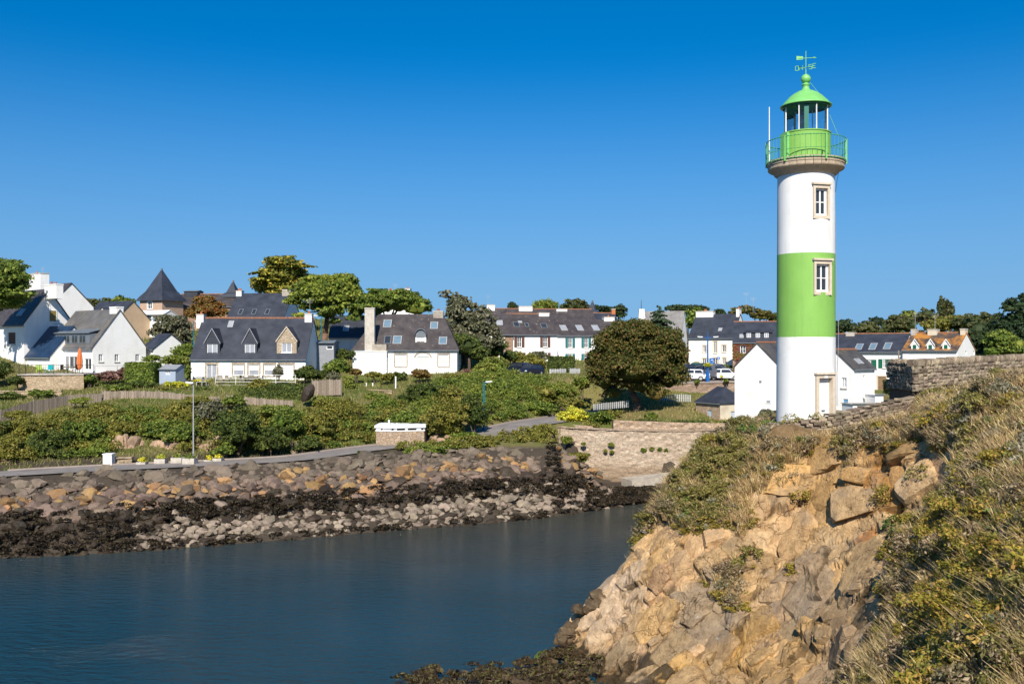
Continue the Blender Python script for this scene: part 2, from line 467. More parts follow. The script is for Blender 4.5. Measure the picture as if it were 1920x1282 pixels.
# the road along the far bank (photograph column, row, distance)
ROAD = w3([(-260, 905, 68.5), (-100, 897, 70.5), (0, 889, 72), (200, 878, 75), (400, 869, 78), (550, 861, 80.5), (620, 851, 83), (700, 840, 86), (780, 833, 88.5),
           (880, 821, 90.5), (950, 803, 93.5), (1000, 793, 96.5), (1050, 786, 99.5), (1085, 780, 104), (1100, 770, 112)])
FAR = w3([
    # under water, waterline and crest of the boulder revetment
    (-300, 1060, 62), (0, 1046, 63.6), (150, 1038, 64.9), (300, 1029, 66.5), (420, 1020, 68.1), (600, 1005, 71), (730, 994, 73.2), (850, 985, 75.2), (1000, 972, 78.3), (1110, 957, 82.1), (1180, 947, 84.8), (1250, 938, 87.5), (1320, 934, 88.5),
    (-260, 912, 66.5), (0, 898, 70), (200, 885, 73), (400, 876, 76), (550, 868, 78.6), (650, 858, 81), (750, 852, 83), (900, 842, 85.5), (1000, 838, 87), (1050, 842, 88),
    # foot of the bank
    (-200, 880, 74), (0, 872, 75.5), (200, 862, 78), (400, 855, 81), (560, 845, 84), (650, 836, 87.5),
    # top of the bank, fences and gardens
    (-200, 800, 82), (0, 792, 84), (100, 770, 88), (190, 752, 92), (310, 747, 93.5), (430, 758, 93), (560, 766, 92.5), (640, 760, 96), (700, 752, 100), (760, 750, 101), (860, 742, 102),
    (50, 745, 98), (100, 735, 101), (50, 738, 101), (0, 740, 100), (-200, 750, 100), (250, 725, 100), (200, 720, 103),
    (45, 700, 108), (180, 698, 108), (260, 700, 110), (20, 668, 116), (-200, 680, 112),
    (400, 722, 101), (560, 726, 101), (360, 712, 106), (590, 712, 106), (640, 715, 106), (660, 724, 109), (670, 699, 115), (860, 698, 115), (780, 712, 111),
    (920, 775, 98), (980, 770, 101), (900, 700, 113), (960, 705, 122), (1010, 703, 124), (1050, 735, 106), (1080, 710, 118), (1100, 752, 108), (1100, 690, 135), (960, 682, 134), (1150, 690, 138),
    # lawn, tree, hut, car park
    (1150, 777, 103), (1200, 776, 102), (1195, 765, 106), (1280, 770, 102), (1380, 785, 101), (1300, 788, 100), (1350, 790, 99), (1230, 745, 114), (1290, 755, 114), (1400, 778, 92), (1440, 768, 88), (1280, 716, 122), (1390, 716, 122), (1330, 716, 126), (1330, 693, 148), (1410, 690, 148), (1480, 690, 140), (1220, 715, 128),
    (880, 834, 87.6), (950, 822, 90.6), (1000, 815, 92.6), (1045, 812, 94), (1075, 890, 91.5), (1150, 897, 92), (1250, 895, 91.5), (1330, 893, 90.5), (1100, 800, 98), (1180, 803, 97), (1260, 806, 96.5), (1340, 806, 96), (1390, 768, 90), (1420, 770, 84), (1470, 775, 80),
    # behind the lighthouse and to the right
    (1620, 772, 74), (1560, 776, 74), (1500, 780, 62), (1600, 772, 60), (1700, 756, 72), (1700, 750, 100), (1660, 746, 112), (1570, 782, 85), (1640, 776, 88), (1640, 780, 72), (1800, 740, 112), (1900, 700, 110), (1750, 745, 62), (1900, 720, 64), (2200, 700, 64),
    # the hill behind the houses
    (300, 640, 140), (120, 650, 140), (-100, 650, 140), (480, 640, 132), (660, 668, 124), (640, 640, 135), (780, 640, 140), (900, 640, 146), (1050, 650, 160), (1200, 660, 165), (300, 605, 172), (100, 610, 180), (500, 600, 180), (700, 605, 180), (900, 610, 190), (1100, 630, 190), (1300, 650, 190), (1500, 665, 190), (1700, 660, 190), (1900, 650, 170), (2100, 640, 150), (2200, 650, 240), (1600, 650, 260), (900, 615, 260), (200, 605, 260), (-300, 610, 200),
]) + [(x, y, -2.6) for x, y in ((-60, 50), (-45, 55), (-25, 60), (-8, 66), (5, 72), (-40, 30), (-20, 40), (0, 52))] + \
    [(6, 62, -1), (12, 74, 0.2), (16, 80, 1.2), (20, 85, 1.8), (9, 56, 1.5), (11.5, 60, 2.2), (14.5, 66, 2.0), (16.5, 76, 1.4), (22, 86, 7.0), (20.6, 82, 6.6), (24.5, 92, 6.6), (18.5, 58, 9.0), (21.5, 66, 8.0), (24.5, 78, 7.6), (6, 50, 1.5), (9.5, 50, 4.5), (13.5, 50, 9.8), (17, 50, 10.4), (24, 50, 11.0), (30, 54, 11.4), (40, 56, 12.2), (50, 60, 12.4)]
h_far = RBF([p[:2] for p in FAR], [p[2] for p in FAR], 1.5, 0.01)

# the near headland: (column, row, distance, bare rock 0..1)
CL = [
    (1045, 1225, 44, 1), (1080, 1165, 44.3, 1), (1130, 1105, 44.6, 1), (1170, 1060, 44.8, 1), (1215, 995, 45.2, .7), (1235, 945, 45.6, 0), (1270, 895, 46, 0), (1320, 850, 46.4, 0), (1380, 812, 46.6, 0), (1420, 797, 46, 0),
    (1500, 818, 41.5, 0), (1600, 808, 40.5, 0), (1470, 812, 43.2, 0), (1540, 810, 42.0, 0), (1450, 812, 44.0, 0), (1650, 795, 41.5, 0), (1600, 800, 42.2, 0), (1700, 786, 41, 0), (1690, 778, 44, 0), (1722, 756, 47.0, 0), (1800, 744, 47.6, 0), (1920, 716, 48.5, 0), (2100, 690, 49, 0),
    (1300, 950, 43.5, 0), (1400, 880, 43, 0), (1500, 850, 41.5, 0), (1600, 840, 39.5, 0), (1700, 826, 37.5, 0), (1790, 826, 34, 0), (1920, 800, 30, 0),
    (1240, 1000, 43.8, .7), (1300, 1005, 42.3, .6), (1400, 965, 41.3, .6), (1470, 920, 41, .5), (1545, 885, 40.2, 1), (1620, 868, 38.4, 1), (1690, 860, 36.6, .8), (1780, 862, 34, .9), (1830, 840, 32, .2),
    (1200, 1080, 43, 1), (1300, 1100, 40.3, .9), (1400, 1080, 39.5, .6), (1500, 1050, 38, .9), (1600, 1000, 37, 1), (1650, 950, 36.5, .7), (1700, 1000, 34, .7), (1770, 910, 33.2, .9), (1560, 950, 38.8, 1),
    (1150, 1200, 42.3, 1), (1200, 1200, 40.8, 1), (1300, 1200, 38.8, 1), (1400, 1180, 37.7, 1), (1500, 1160, 36, 1), (1600, 1120, 33.5, .7), (1680, 1080, 31, .15), (1730, 980, 32.4, .4),
    (1060, 1282, 40.5, 1), (1150, 1282, 39, 1), (1250, 1282, 37.5, 1), (1350, 1282, 36, 1), (1450, 1282, 34, 1), (1550, 1282, 31.5, .9), (1640, 1260, 28.5, .3), (1560, 1220, 33.0, 1), (1620, 1190, 31, .8),
    (1690, 1200, 26, 0), (1700, 1282, 23, 0), (1750, 1100, 27, 0), (1800, 1000, 27.5, 0), (1850, 900, 28, 0), (1800, 1200, 20.5, 0), (1920, 1000, 21, 0), (1920, 1150, 17, 0), (1920, 1282, 14.5, 0), (1800, 1282, 18.5, 0), (1920, 900, 25, 0), (2050, 1100, 15, 0), (2100, 900, 24, 0),
]
NEAR = [tuple(P(a, b, c)) + (r,) for a, b, c, r in CL] + [
    (0, 0, 12.2, 0), (0, 4, 11.6, 0), (-2, 8, 7.6, .5), (3, 9, 8.0, .3), (-4, 14, 3, 1), (2, 15, 4.2, 1), (6, 16, 6.4, .5), (0, 22, 0.4, 1), (5, 22, 2.6, 1), (8.2, 24, 4.6, .5), (4, 30, -0.2, 1), (8, 30, 2.2, 1), (2, 36, -0.8, 1), (-4, 30, -1.8, 1), (-6, 40, -1.0, 1), (0, 41, -0.2, 1), (-6, 47, -2.2, 1), (0, 47, -1.4, 1), (-12, 35, -2.6, 1), (-12, 20, -1, 1), (-12, 5, 4, .5),
    (8, 5, 12.0, 0), (10, 12, 10.6, 0), (14, 20, 11.6, 0), (20, 30, 11.8, 0), (20, 5, 12.4, 0), (28, 20, 12.8, 0), (30, 40, 12.6, 0), (40, 30, 13, 0), (40, 10, 13, 0), (0, -8, 12.5, 0), (20, -8, 13, 0), (40, -8, 13, 0), (44, 50, 12.6, 0),
    (11.5, 41.5, 9.6, 0), (14, 46, 10.4, 0), (17.5, 48, 10.55, 0), (16.0, 45.5, 10.45, 0), (19.3, 49, 10.75, 0),
    (3, 47.5, -0.8, 1), (6, 50, 1.5, .4), (9.5, 50, 4.5, 0), (13.5, 50, 9.8, 0), (17, 50, 10.4, 0), (24, 50, 11.2, 0), (30, 54, 11.4, 0), (40, 56, 12.2, 0), (8.6, 48.2, 5.2, 0)]
h_near = RBF([p[:2] for p in NEAR], [p[2:] for p in NEAR], 1.0, 0.01)

def seg_dist(x, y, poly):
    """distance to a polyline and the height along it"""
    best = np.full(x.shape, 1e9); zz = np.zeros(x.shape)
    for a, b in zip(poly[:-1], poly[1:]):
        dx, dy = b[0] - a[0], b[1] - a[1]; L = dx * dx + dy * dy
        t = np.clip(((x - a[0]) * dx + (y - a[1]) * dy) / L, 0, 1)
        d = np.hypot(x - a[0] - t * dx, y - a[1] - t * dy)
        k = d < best
        best = np.where(k, d, best); zz = np.where(k, a[2] + t * (b[2] - a[2]), zz)
    return best, zz

def road_w(y): return np.where(np.asarray(y) > 90.5, 2.3, 1.75)

def hfar(x, y, rough=True):
    x = np.asarray(x, float); y = np.asarray(y, float); sh = x.shape
    x, y = x.ravel(), y.ravel()
    h = h_far(np.clip(x, -95, 110), np.clip(y, 20, 250))[:, 0]
    if rough: h = h + 0.12 * fbm(x * .4, y * .4, x * 0, 3)
    d, z = seg_dist(x, y, ROAD)
    k = 1 - smooth01(road_w(y) + 0.5, road_w(y) + 2.6, d)
    h = h * (1 - k) + (z - 0.06) * k
    # the quay wall keeps the upper ground back
    xw = [7.0, (1052 - 960) / F * 94.8, (1150 - 960) / F * 94.4, (1280 - 960) / F * 93.8, (1440 - 960) / F * 93]
    yw = np.interp(x, [3.8] + xw[1:], [97, 94.8, 94.4, 93.8, 93])
    front = (x > 4.2) & (x < 19.6) & (y < yw + 0.45) & (y > 80)
    h = np.where(front, np.minimum(h, np.interp(yw - y, [-.5, 1, 5, 9], [.75, .7, .5, -.2]) + .5 * np.clip((8.5 - x) / 4, 0, 1) ** 2 * 6), h)
    lawn = (x > 16) & (x < 29) & (y > 68) & (y < 96)
    h = np.where(lawn, np.minimum(h, 14 - (124 if rough else 122) * y / 1800), h)
    return h.reshape(sh)
def gz(x, y): return float(hfar(np.array([x]), np.array([y]), False)[0])
def gp(px, Z):
    x = (px - 960.0) / F * Z
    return Vector((x, Z, gz(x, Z)))

def ground_mat():
    m, n, l, bs, _ = nodes('ground_soil_grass')
    g = n.new('ShaderNodeNewGeometry').outputs['Position']
    a = noise(n, l, g, 0.12, 6); b = noise(n, l, g, 1.3, 6, 0.7)
    col = mixc(n, l, ramp(n, l, a.outputs[0], 0.42, 0.58).outputs[0], (0.085, 0.115, 0.022), (0.17, 0.15, 0.055))
    col = mixc(n, l, ramp(n, l, b.outputs[0], 0.5, 0.72).outputs[0], col, (0.24, 0.17, 0.09))
    s = n.new('ShaderNodeSeparateXYZ'); l.new(g, s.inputs[0])
    t = n.new('ShaderNodeMapRange'); t.inputs[1].default_value = 5.1; t.inputs[2].default_value = 4.8; l.new(s.outputs[2], t.inputs[0])
    col = mixc(n, l, t.outputs[0], col, mixc(n, l, b.outputs[0], (0.035, 0.028, 0.02), (0.10, 0.08, 0.06)))
    l.new(col, bs.inputs['Base Color']); bs.inputs['Roughness'].default_value = 0.95; bs.inputs['Specular IOR Level'].default_value = 0.1
    bump(n, l, bs, noise(n, l, g, 6, 6).outputs[0], 0.8, 0.2)
    return m
ground_mat()

def axis(lo, hi, step, far):
    mid = np.arange(lo, hi + 1e-6, step)
    g = np.array([2, 5, 10, 20, 40, 80, 200, 500, 1200, 3000.0])
    return np.r_[(lo - g[g <= far])[::-1], mid, hi + g[g <= far]]
gx = axis(-80, 100, 0.8, 4000); gy = axis(40, 215, 0.8, 4000)
gy = gy[gy > -300]
X, Y = np.meshgrid(gx, gy)
H = hfar(X, Y)
HN = h_near(np.clip(X.ravel(), -12, 44), np.clip(Y.ravel(), -8, 56))[:, 0].reshape(X.shape)
k = smooth01(46.5, 51, Y)
inside = (X > -9) & (X < 43)
H = np.where(Y < 51, (HN - 2.6) * (1 - k) + H * k, H)
H = np.where((Y < 46) & (X < -9), -3.0, H)
nx, ny = len(gx), len(gy)
I = np.arange(nx * ny).reshape(ny, nx)
Q = np.c_[I[:-1, :-1].ravel(), I[:-1, 1:].ravel(), I[1:, 1:].ravel(), I[1:, :-1].ravel()]
link('terrain', npmesh('terrain', np.c_[X.ravel(), Y.ravel(), H.ravel()], Q, MATS['ground_soil_grass'], True), kind='structure', label='ground of grass and soil rising from the water to the village')

# road strip with a kerb
def strip(poly, off0, off1, dz, sub=6):
    out = []
    pts = []
    for a, b in zip(poly[:-1], poly[1:]):
        for i in range(sub): pts.append([a[j] + (b[j] - a[j]) * i / sub for j in range(3)])
    pts.append(list(poly[-1]))
    p = np.array(pts)
    for _ in range(5): p[1:-1] = (p[:-2] + 2 * p[1:-1] + p[2:]) / 4
    d = np.gradient(p, axis=0); nrm = np.c_[-d[:, 1], d[:, 0]]; nrm /= np.linalg.norm(nrm, axis=1)[:, None]
    return p, nrm
rp, rn = strip(ROAD, 0, 0, 0)
wid = road_w(rp[:, 1])
mb = MB()
cols = 6
vs = []
for p, q, w in zip(rp, rn, wid):
    for j in range(cols + 1):
        t = -1 + 2 * j / cols
        vs.append((p[0] + q[0] * w * t, p[1] + q[1] * w * t, p[2] + 0.05 + 0.03 * (1 - t * t)))
nn = len(rp)
mb.add(vs, [(i * (cols + 1) + j + 1, i * (cols + 1) + j, (i + 1) * (cols + 1) + j, (i + 1) * (cols + 1) + j + 1) for i in range(nn - 1) for j in range(cols)])
mb.build('road', MATS['asphalt'], smooth=True, kind='structure', label='narrow grey lane running along the top of the boulder bank')
mb = MB()
for s0 in (1,):
    for i in range(nn - 1):
        if rp[i, 1] < 72: continue
        a, b = rp[i], rp[i + 1]; na, nb = rn[i], rn[i + 1]; wa, wb = wid[i], wid[i + 1]
        A = [(a[0] + na[0] * (wa + t) * s0, a[1] + na[1] * (wa + t) * s0, a[2] + z) for t, z in ((0.0, 0.0), (0.0, 0.15), (0.16, 0.15), (0.16, -.2))]
        B = [(b[0] + nb[0] * (wb + t) * s0, b[1] + nb[1] * (wb + t) * s0, b[2] + z) for t, z in ((0.0, 0.0), (0.0, 0.15), (0.16, 0.15), (0.16, -.2))]
        mb.add(A + B, [(i_, i_ + 1, i_ + 5, i_ + 4) for i_ in range(3)])
mb.build('kerb', MATS['kerb_stone'], kind='structure', label='low stone kerb on the landward edge of the lane')

# water
def water_mat():
    m, n, l, bs, _ = nodes('harbour_water')
    g = n.new('ShaderNodeNewGeometry').outputs['Position']
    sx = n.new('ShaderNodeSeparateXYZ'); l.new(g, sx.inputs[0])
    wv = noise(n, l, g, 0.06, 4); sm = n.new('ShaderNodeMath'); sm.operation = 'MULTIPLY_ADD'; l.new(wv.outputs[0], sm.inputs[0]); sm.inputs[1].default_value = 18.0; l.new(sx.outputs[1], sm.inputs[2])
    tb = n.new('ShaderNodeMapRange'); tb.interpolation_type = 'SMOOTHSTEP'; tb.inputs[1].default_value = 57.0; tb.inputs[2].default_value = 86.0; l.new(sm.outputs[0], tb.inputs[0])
    l.new(mixc(n, l, tb.outputs[0], (0.006, 0.047, 0.076), (0.052, 0.054, 0.042)), bs.inputs['Base Color'])     # far bank's brown reflection, painted into the base colour
    bs.inputs['Roughness'].default_value = 0.11
    bs.inputs['IOR'].default_value = 1.333
    bs.inputs['Specular IOR Level'].default_value = 0.5
    def layer(sc, rot, scale):
        mp = n.new('ShaderNodeMapping'); mp.inputs['Rotation'].default_value = (0, 0, rot); mp.inputs['Scale'].default_value = sc; l.new(g, mp.inputs[0])
        return noise(n, l, mp.outputs[0], scale, 4, 0.6).outputs[0]
    a = layer((1.0, 2.2, 1), 0.25, 1.1); b = layer((1, 1.8, 1), -0.5, 3.2)
    big = layer((1, 1.3, 1), 0.6, 0.09)
    c = layer((1, 1.6, 1), 0.1, 8.0)
    s0 = n.new('ShaderNodeMath'); s0.operation = 'MULTIPLY_ADD'; l.new(c, s0.inputs[0]); s0.inputs[1].default_value = 0.16; l.new(a, s0.inputs[2])
    s = n.new('ShaderNodeMath'); s.operation = 'MULTIPLY_ADD'; l.new(b, s.inputs[0]); s.inputs[1].default_value = 0.4; l.new(s0.outputs[0], s.inputs[2])
    bp = n.new('ShaderNodeBump'); bp.inputs['Distance'].default_value = 0.62
    l.new(ramp(n, l, big, 0.3, 0.7, (0.25,) * 3, (0.95,) * 3).outputs[0], bp.inputs['Strength'])
    l.new(s.outputs[0], bp.inputs['Height']); l.new(bp.outputs[0], bs.inputs['Normal'])
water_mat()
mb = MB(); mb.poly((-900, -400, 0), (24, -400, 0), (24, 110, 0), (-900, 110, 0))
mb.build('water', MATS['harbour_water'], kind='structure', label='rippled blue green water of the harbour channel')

# ---------------------------------------------------------------- the near cliff
def rock_mat(name='cliff_rock', own=False):
    m, n, l, bs, _ = nodes(name)
    g = n.new('ShaderNodeNewGeometry').outputs['Position']
    at = n.new('ShaderNodeAttribute'); at.attribute_name = 'rock_tint'
    wz = noise(n, l, g, 1.1, 4)
    vm = n.new('ShaderNodeVectorMath'); vm.operation = 'MULTIPLY_ADD'; l.new(wz.outputs['Color'], vm.inputs[0]); vm.inputs[1].default_value = (1.3, 1.3, 1.3); l.new(g, vm.inputs[2])
    st = n.new('ShaderNodeMapping'); st.inputs['Rotation'].default_value = (0.5, 0.35, 0.3); st.inputs['Scale'].default_value = (0.55, 0.7, 2.0); l.new(vm.outputs[0], st.inputs[0])
    a = noise(n, l, g, 2.2, 9, 0.7); b = noise(n, l, g, 9, 8, 0.75); c = noise(n, l, g, 0.5, 6, 0.6)
    T = n.new('ShaderNodeObjectInfo').outputs['Color'] if own else at.outputs['Color']
    col = mixc(n, l, ramp(n, l, a.outputs[0], 0.38, 0.62).outputs[0], mixc(n, l, 1.0, T, (1.12, 1.1, 1.05), 'MULTIPLY'), mixc(n, l, 1.0, T, (0.70, 0.66, 0.61), 'MULTIPLY'))
    col = mixc(n, l, ramp(n, l, b.outputs[0], 0.5, 0.75).outputs[0], col, mixc(n, l, 1.0, col, (0.55, 0.5, 0.45), 'MULTIPLY'))
    col = mixc(n, l, ramp(n, l, c.outputs[0], 0.54, 0.68).outputs[0], col, mixc(n, l, 0.5, col, (0.26, 0.22, 0.175)))
    # joints
    def joints(sc, w):
        v = n.new('ShaderNodeTexVoronoi'); v.feature = 'DISTANCE_TO_EDGE'; v.inputs['Scale'].default_value = sc; l.new(st.outputs[0], v.inputs['Vector'])
        return ramp(n, l, v.outputs['Distance'], 0.0, w)
    j1 = joints(0.75, 0.022); j2 = joints(2.3, 0.03)
    ga = ramp(n, l, noise(n, l, g, 0.8, 5).outputs[0], .50, .60); gb = ramp(n, l, noise(n, l, vm.outputs[0], 0.9, 5).outputs[0], .54, .62)
    jj = n.new('ShaderNodeMath'); jj.operation = 'MULTIPLY'
    l.new(mixc(n, l, ga.outputs[0], (1, 1, 1), j1.outputs[0]), jj.inputs[0]); l.new(mixc(n, l, gb.outputs[0], (1, 1, 1), j2.outputs[0]), jj.inputs[1])
    col = mixc(n, l, jj.outputs[0], mixc(n, l, 1.0, col, (0.42, 0.36, 0.30), 'MULTIPLY'), col)
    w = noise(n, l, g, 3.2, 8, 0.75)
    col = mixc(n, l, ramp(n, l, w.outputs[0], 0.64, 0.70).outputs[0], col, (0.60, 0.54, 0.46))
    lc = noise(n, l, g, 2.1, 8, 0.75)
    col = mixc(n, l, ramp(n, l, lc.outputs[0], 0.66, 0.72).outputs[0], col, (0.50, 0.27, 0.05))
    l.new(col, bs.inputs['Base Color']); bs.inputs['Roughness'].default_value = 0.92; bs.inputs['Specular IOR Level'].default_value = 0.12
    s1 = n.new('ShaderNodeMath'); s1.operation = 'MULTIPLY_ADD'; l.new(b.outputs[0], s1.inputs[0]); s1.inputs[1].default_value = 1.6; l.new(a.outputs[0], s1.inputs[2])
    s2 = n.new('ShaderNodeMath'); s2.operation = 'MULTIPLY_ADD'; l.new(jj.outputs[0], s2.inputs[0]); s2.inputs[1].default_value = .5; l.new(s1.outputs[0], s2.inputs[2])
    bump(n, l, bs, s2.outputs[0], 1.0, 0.07)
rock_mat(); rock_mat('slab_rock', True)
cx0, cx1, cy0, cy1, st = -9.0, 34.0, 9.0, 50.0, 0.085
xa = np.arange(cx0, cx1, st); ya = np.arange(cy0, cy1, st)
# coarse where the photograph shows nothing of it
X, Y = np.meshgrid(xa, ya)
HV = h_near(X, Y); Z0 = HV[:, 0].reshape(X.shape); RK = HV[:, 1].reshape(X.shape)
RK = np.clip(RK + 0.35 * fbm(X * .55, Y * .55, Z0 * .55, 4), 0, 1)
RKS = smooth01(0.35, 0.6, RK)
# normals of the smooth ground
dzx = np.gradient(Z0, st, axis=1); dzy = np.gradient(Z0, st, axis=0)
N = np.stack([-dzx, -dzy, np.ones_like(Z0)], -1); N /= np.linalg.norm(N, axis=-1, keepdims=True)
pts = np.stack([X, Y, Z0], -1).reshape(-1, 3)
warp = np.stack([fbm(pts[:, 0] * .5 + o, pts[:, 1] * .5, pts[:, 2] * .5, 3) for o in (0, 20, 40)], -1)
rs = np.random.RandomState(11)
def near2(q, sd):
    i1 = np.zeros(len(q), int); d1 = np.zeros(len(q)); d2 = np.zeros(len(q))
    for b in range(0, len(q), 40000):
        qq = q[b:b + 40000]
        dd = ((qq ** 2).sum(1)[:, None] + (sd ** 2).sum(1)[None] - 2 * qq @ sd.T)
        idx = np.argpartition(dd, 1, axis=1)[:, :2]
        dv = np.take_along_axis(dd, idx, 1); o = np.argsort(dv, 1)
        idx = np.take_along_axis(idx, o, 1); dv = np.sqrt(np.maximum(np.take_along_axis(dv, o, 1), 0))
        i1[b:b + 40000] = idx[:, 0]; d1[b:b + 40000] = dv[:, 0]; d2[b:b + 40000] = dv[:, 1]
    return i1, d2 - d1
AX = np.array([[1, 0, 0.35], [0.1, 1, 0.25], [-0.6, -0.3, 1.0]])
def blocks_of(p0, p, nrm, n, tilt, push, sc, seed, lim, bias):
    """flat faced blocks: every point moves along its normal to the plane of the block it belongs to"""
    r = np.random.RandomState(seed)
    A = AX * np.array(sc)[:, None]
    q = p0 @ A.T
    w = np.where((p0[:, 0] > 0.5) & (p0[:, 2] > -1), RKS.ravel() + .02, 0); cw = np.cumsum(w); cw /= cw[-1]
    si = np.searchsorted(cw, r.rand(n))
    i1, e = near2(q, q[si])
    sn = nrm[si] + r.normal(0, tilt, (n, 3)) + np.array(bias) * r.rand(n, 1); sn /= np.linalg.norm(sn, axis=1)[:, None]
    so_ = p[si] + nrm[si] * r.uniform(-push, push, (n, 1))
    den = np.maximum((nrm * sn[i1]).sum(1), .35)
    off = ((so_[i1] - p) * sn[i1]).sum(1) / den
    return np.clip(off, -lim, lim), e, i1, sn[i1]
Nf = N.reshape(-1, 3)
pw = pts + warp * 0.22
oA, eA, iA, nA = blocks_of(pw, pts, Nf, 460, 0.19, 0.30, (0.5, 0.5, 0.8), 3, 0.5, (-.05, -.08, -.05))
p1 = pts + Nf * oA[:, None]
oB, eB, iB, nB = blocks_of(pw, p1, nA, 3400, 0.21, 0.06, (1, 1, 1.6), 4, 0.14, (0, 0, 0))
disp = oA + oB - 0.16 * (1 - smooth01(0, 0.09, eA)) - 0.05 * (1 - smooth01(0, 0.10, eB)) + 0.035 * fbm(pts[:, 0] * 3, pts[:, 1] * 3, pts[:, 2] * 3, 4)
# the two dark clefts
CLEFT = [[P(1640, 872, 38.0), P(1668, 930, 37), P(1690, 1000, 35), P(1704, 1040, 33)], [P(1722, 812, 37.5), P(1742, 880, 35.5), P(1752, 960, 33.6), P(1738, 1005, 33)], [P(1285, 1010, 42.3), P(1297, 1060, 41), P(1320, 1110, 40)], [P(1470, 1190, 36.8), P(1490, 1235, 35.4), P(1500, 1282, 34.2)]]
for j, c in enumerate(CLEFT):
    d, _ = seg_dist(pts[:, 0] + warp[:, 0] * .15, pts[:, 1] + warp[:, 1] * .15, [tuple(p) for p in c])
    disp -= (0.5, 0.45, 0.45, 0.4)[j] * (1 - smooth01(0.08, (0.42, 0.45, .35, .3)[j], d))
soft = 0.16 * fbm(pts[:, 0] * .8, pts[:, 1] * .8, pts[:, 2] * .8, 4)
rk = RKS.ravel()
off = ((disp * .55 - .10) * rk + soft * (1 - rk)).reshape(X.shape)
off = off.ravel()
edge = smooth01(8.5, 10, pts[:, 1]) * 1.0
V = pts + N.reshape(-1, 3) * off[:, None]
# block colours
pal = np.array([(0.50, 0.36, 0.23), (0.42, 0.30, 0.19), (0.34, 0.26, 0.18), (0.54, 0.40, 0.28), (0.29, 0.225, 0.165), (0.47, 0.32, 0.17), (0.52, 0.37, 0.26), (0.38, 0.27, 0.19)])
pal = pal * np.array((1.34, 1.25, 1.0))
ca = pal[rs.randint(0, len(pal), 460)][iA]; cb = pal[rs.randint(0, len(pal), 3400)][iB]
tint = 0.65 * ca + 0.35 * cb
def blob(c, rad, colr, amt):
    global tint
    d = np.linalg.norm(pts - np.array(c), axis=1) + warp[:, 1] * rad * .5
    k = (amt * (1 - smooth01(rad * .5, rad, d)))[:, None]
    tint = tint * (1 - k) + np.array(colr) * k
blob(P(1570, 930, 38.8), 3.0, (0.60, 0.37, 0.15), .8)
blob(P(1600, 1010, 37.4), 2.0, (0.66, 0.47, 0.27), .7)
blob(P(1655, 890, 37.4), 1.3, (0.56, 0.29, 0.09), .85)
blob(P(1625, 1015, 36.4), 0.55, (0.58, 0.25, 0.06), .9)
blob(P(1370, 1190, 38), 1.5, (0.56, 0.32, 0.08), .8)
blob(P(1260, 1262, 37.8), 1.1, (0.54, 0.33, 0.10), .75)
blob(P(1430, 1262, 35), 1.3, (0.52, 0.33, 0.14), .7)
blob(P(1520, 1190, 35), 1.6, (0.52, 0.34, 0.15), .6)
blob(P(1235, 1080, 42), 1.1, (0.58, 0.36, 0.22), .6)
blob(P(1160, 1130, 43.6), 2.6, (0.58, 0.46, 0.34), .65)
blob(P(1790, 880, 33.6), 1.6, (0.56, 0.36, 0.22), .7)
blob(P(1340, 1150, 39), 2.2, (0.30, 0.25, 0.19), .7)
blob(P(1500, 1110, 37), 1.8, (0.29, 0.23, 0.17), .65)
blob(P(1560, 1230, 33), 1.3, (0.40, 0.29, 0.19), .6)
ck = 1 - .62 * (1 - smooth01(0.02, .075, eA + .03 * warp[:, 0])) - .42 * (1 - smooth01(0.01, .05, eB)) * (vnoise(pts[:, 0] * .9, pts[:, 1] * .9, pts[:, 2] * .9) > -.1)
CLEAN_TINT = tint.copy()
tint = tint * np.clip(ck, .22, 1)[:, None]      # earth and lichen caught in the joints
soil = np.array((0.25, 0.17, 0.09))
tint = tint * rk[:, None] + soil * (1 - rk)[:, None]
# weed line near the water
kz = (1 - smooth01(0.45, 0.75, V[:, 2] + 0.5 * warp[:, 2] + 0.35 * fbm(pts[:, 0] * 2.5, pts[:, 1] * 2.5, pts[:, 2] * 2.5, 4)))[:, None] * 0.92
tint = tint * (1 - kz) + np.array((0.045, 0.032, 0.018)) * kz
nx, ny = len(xa), len(ya)
I = np.arange(nx * ny).reshape(ny, nx)
Q = np.c_[I[:-1, :-1].ravel(), I[:-1, 1:].ravel(), I[1:, 1:].ravel(), I[1:, :-1].ravel()]
# leave out what lies far under water or behind the view
keep = (V[Q[:, 0], 2] > -1.6)
Q = Q[keep]
me = npmesh('cliff', V, Q, MATS['cliff_rock'], False)
ca_ = me.color_attributes.new('rock_tint', 'FLOAT_COLOR', 'POINT')
ca_.data.foreach_set('color', np.c_[tint, np.ones(len(tint))].astype(np.float32).ravel())
link('cliff', me, kind='structure', label='fractured tan and ochre rock cliff below the lighthouse')
CLIFF_V, CLIFF_N, CLIFF_RK, CLIFF_X, CLIFF_Y = V.reshape(ny, nx, 3), N, RKS, xa, ya
CLIFF_TINT = CLEAN_TINT * (1 - kz) + np.array((0.06, 0.045, 0.028)) * kz
def cliff_at(x, y):
    i = int(np.clip(round((y - cy0) / st), 0, ny - 1)); j = int(np.clip(round((x - cx0) / st), 0, nx - 1))
    return Vector(CLIFF_V[i, j])
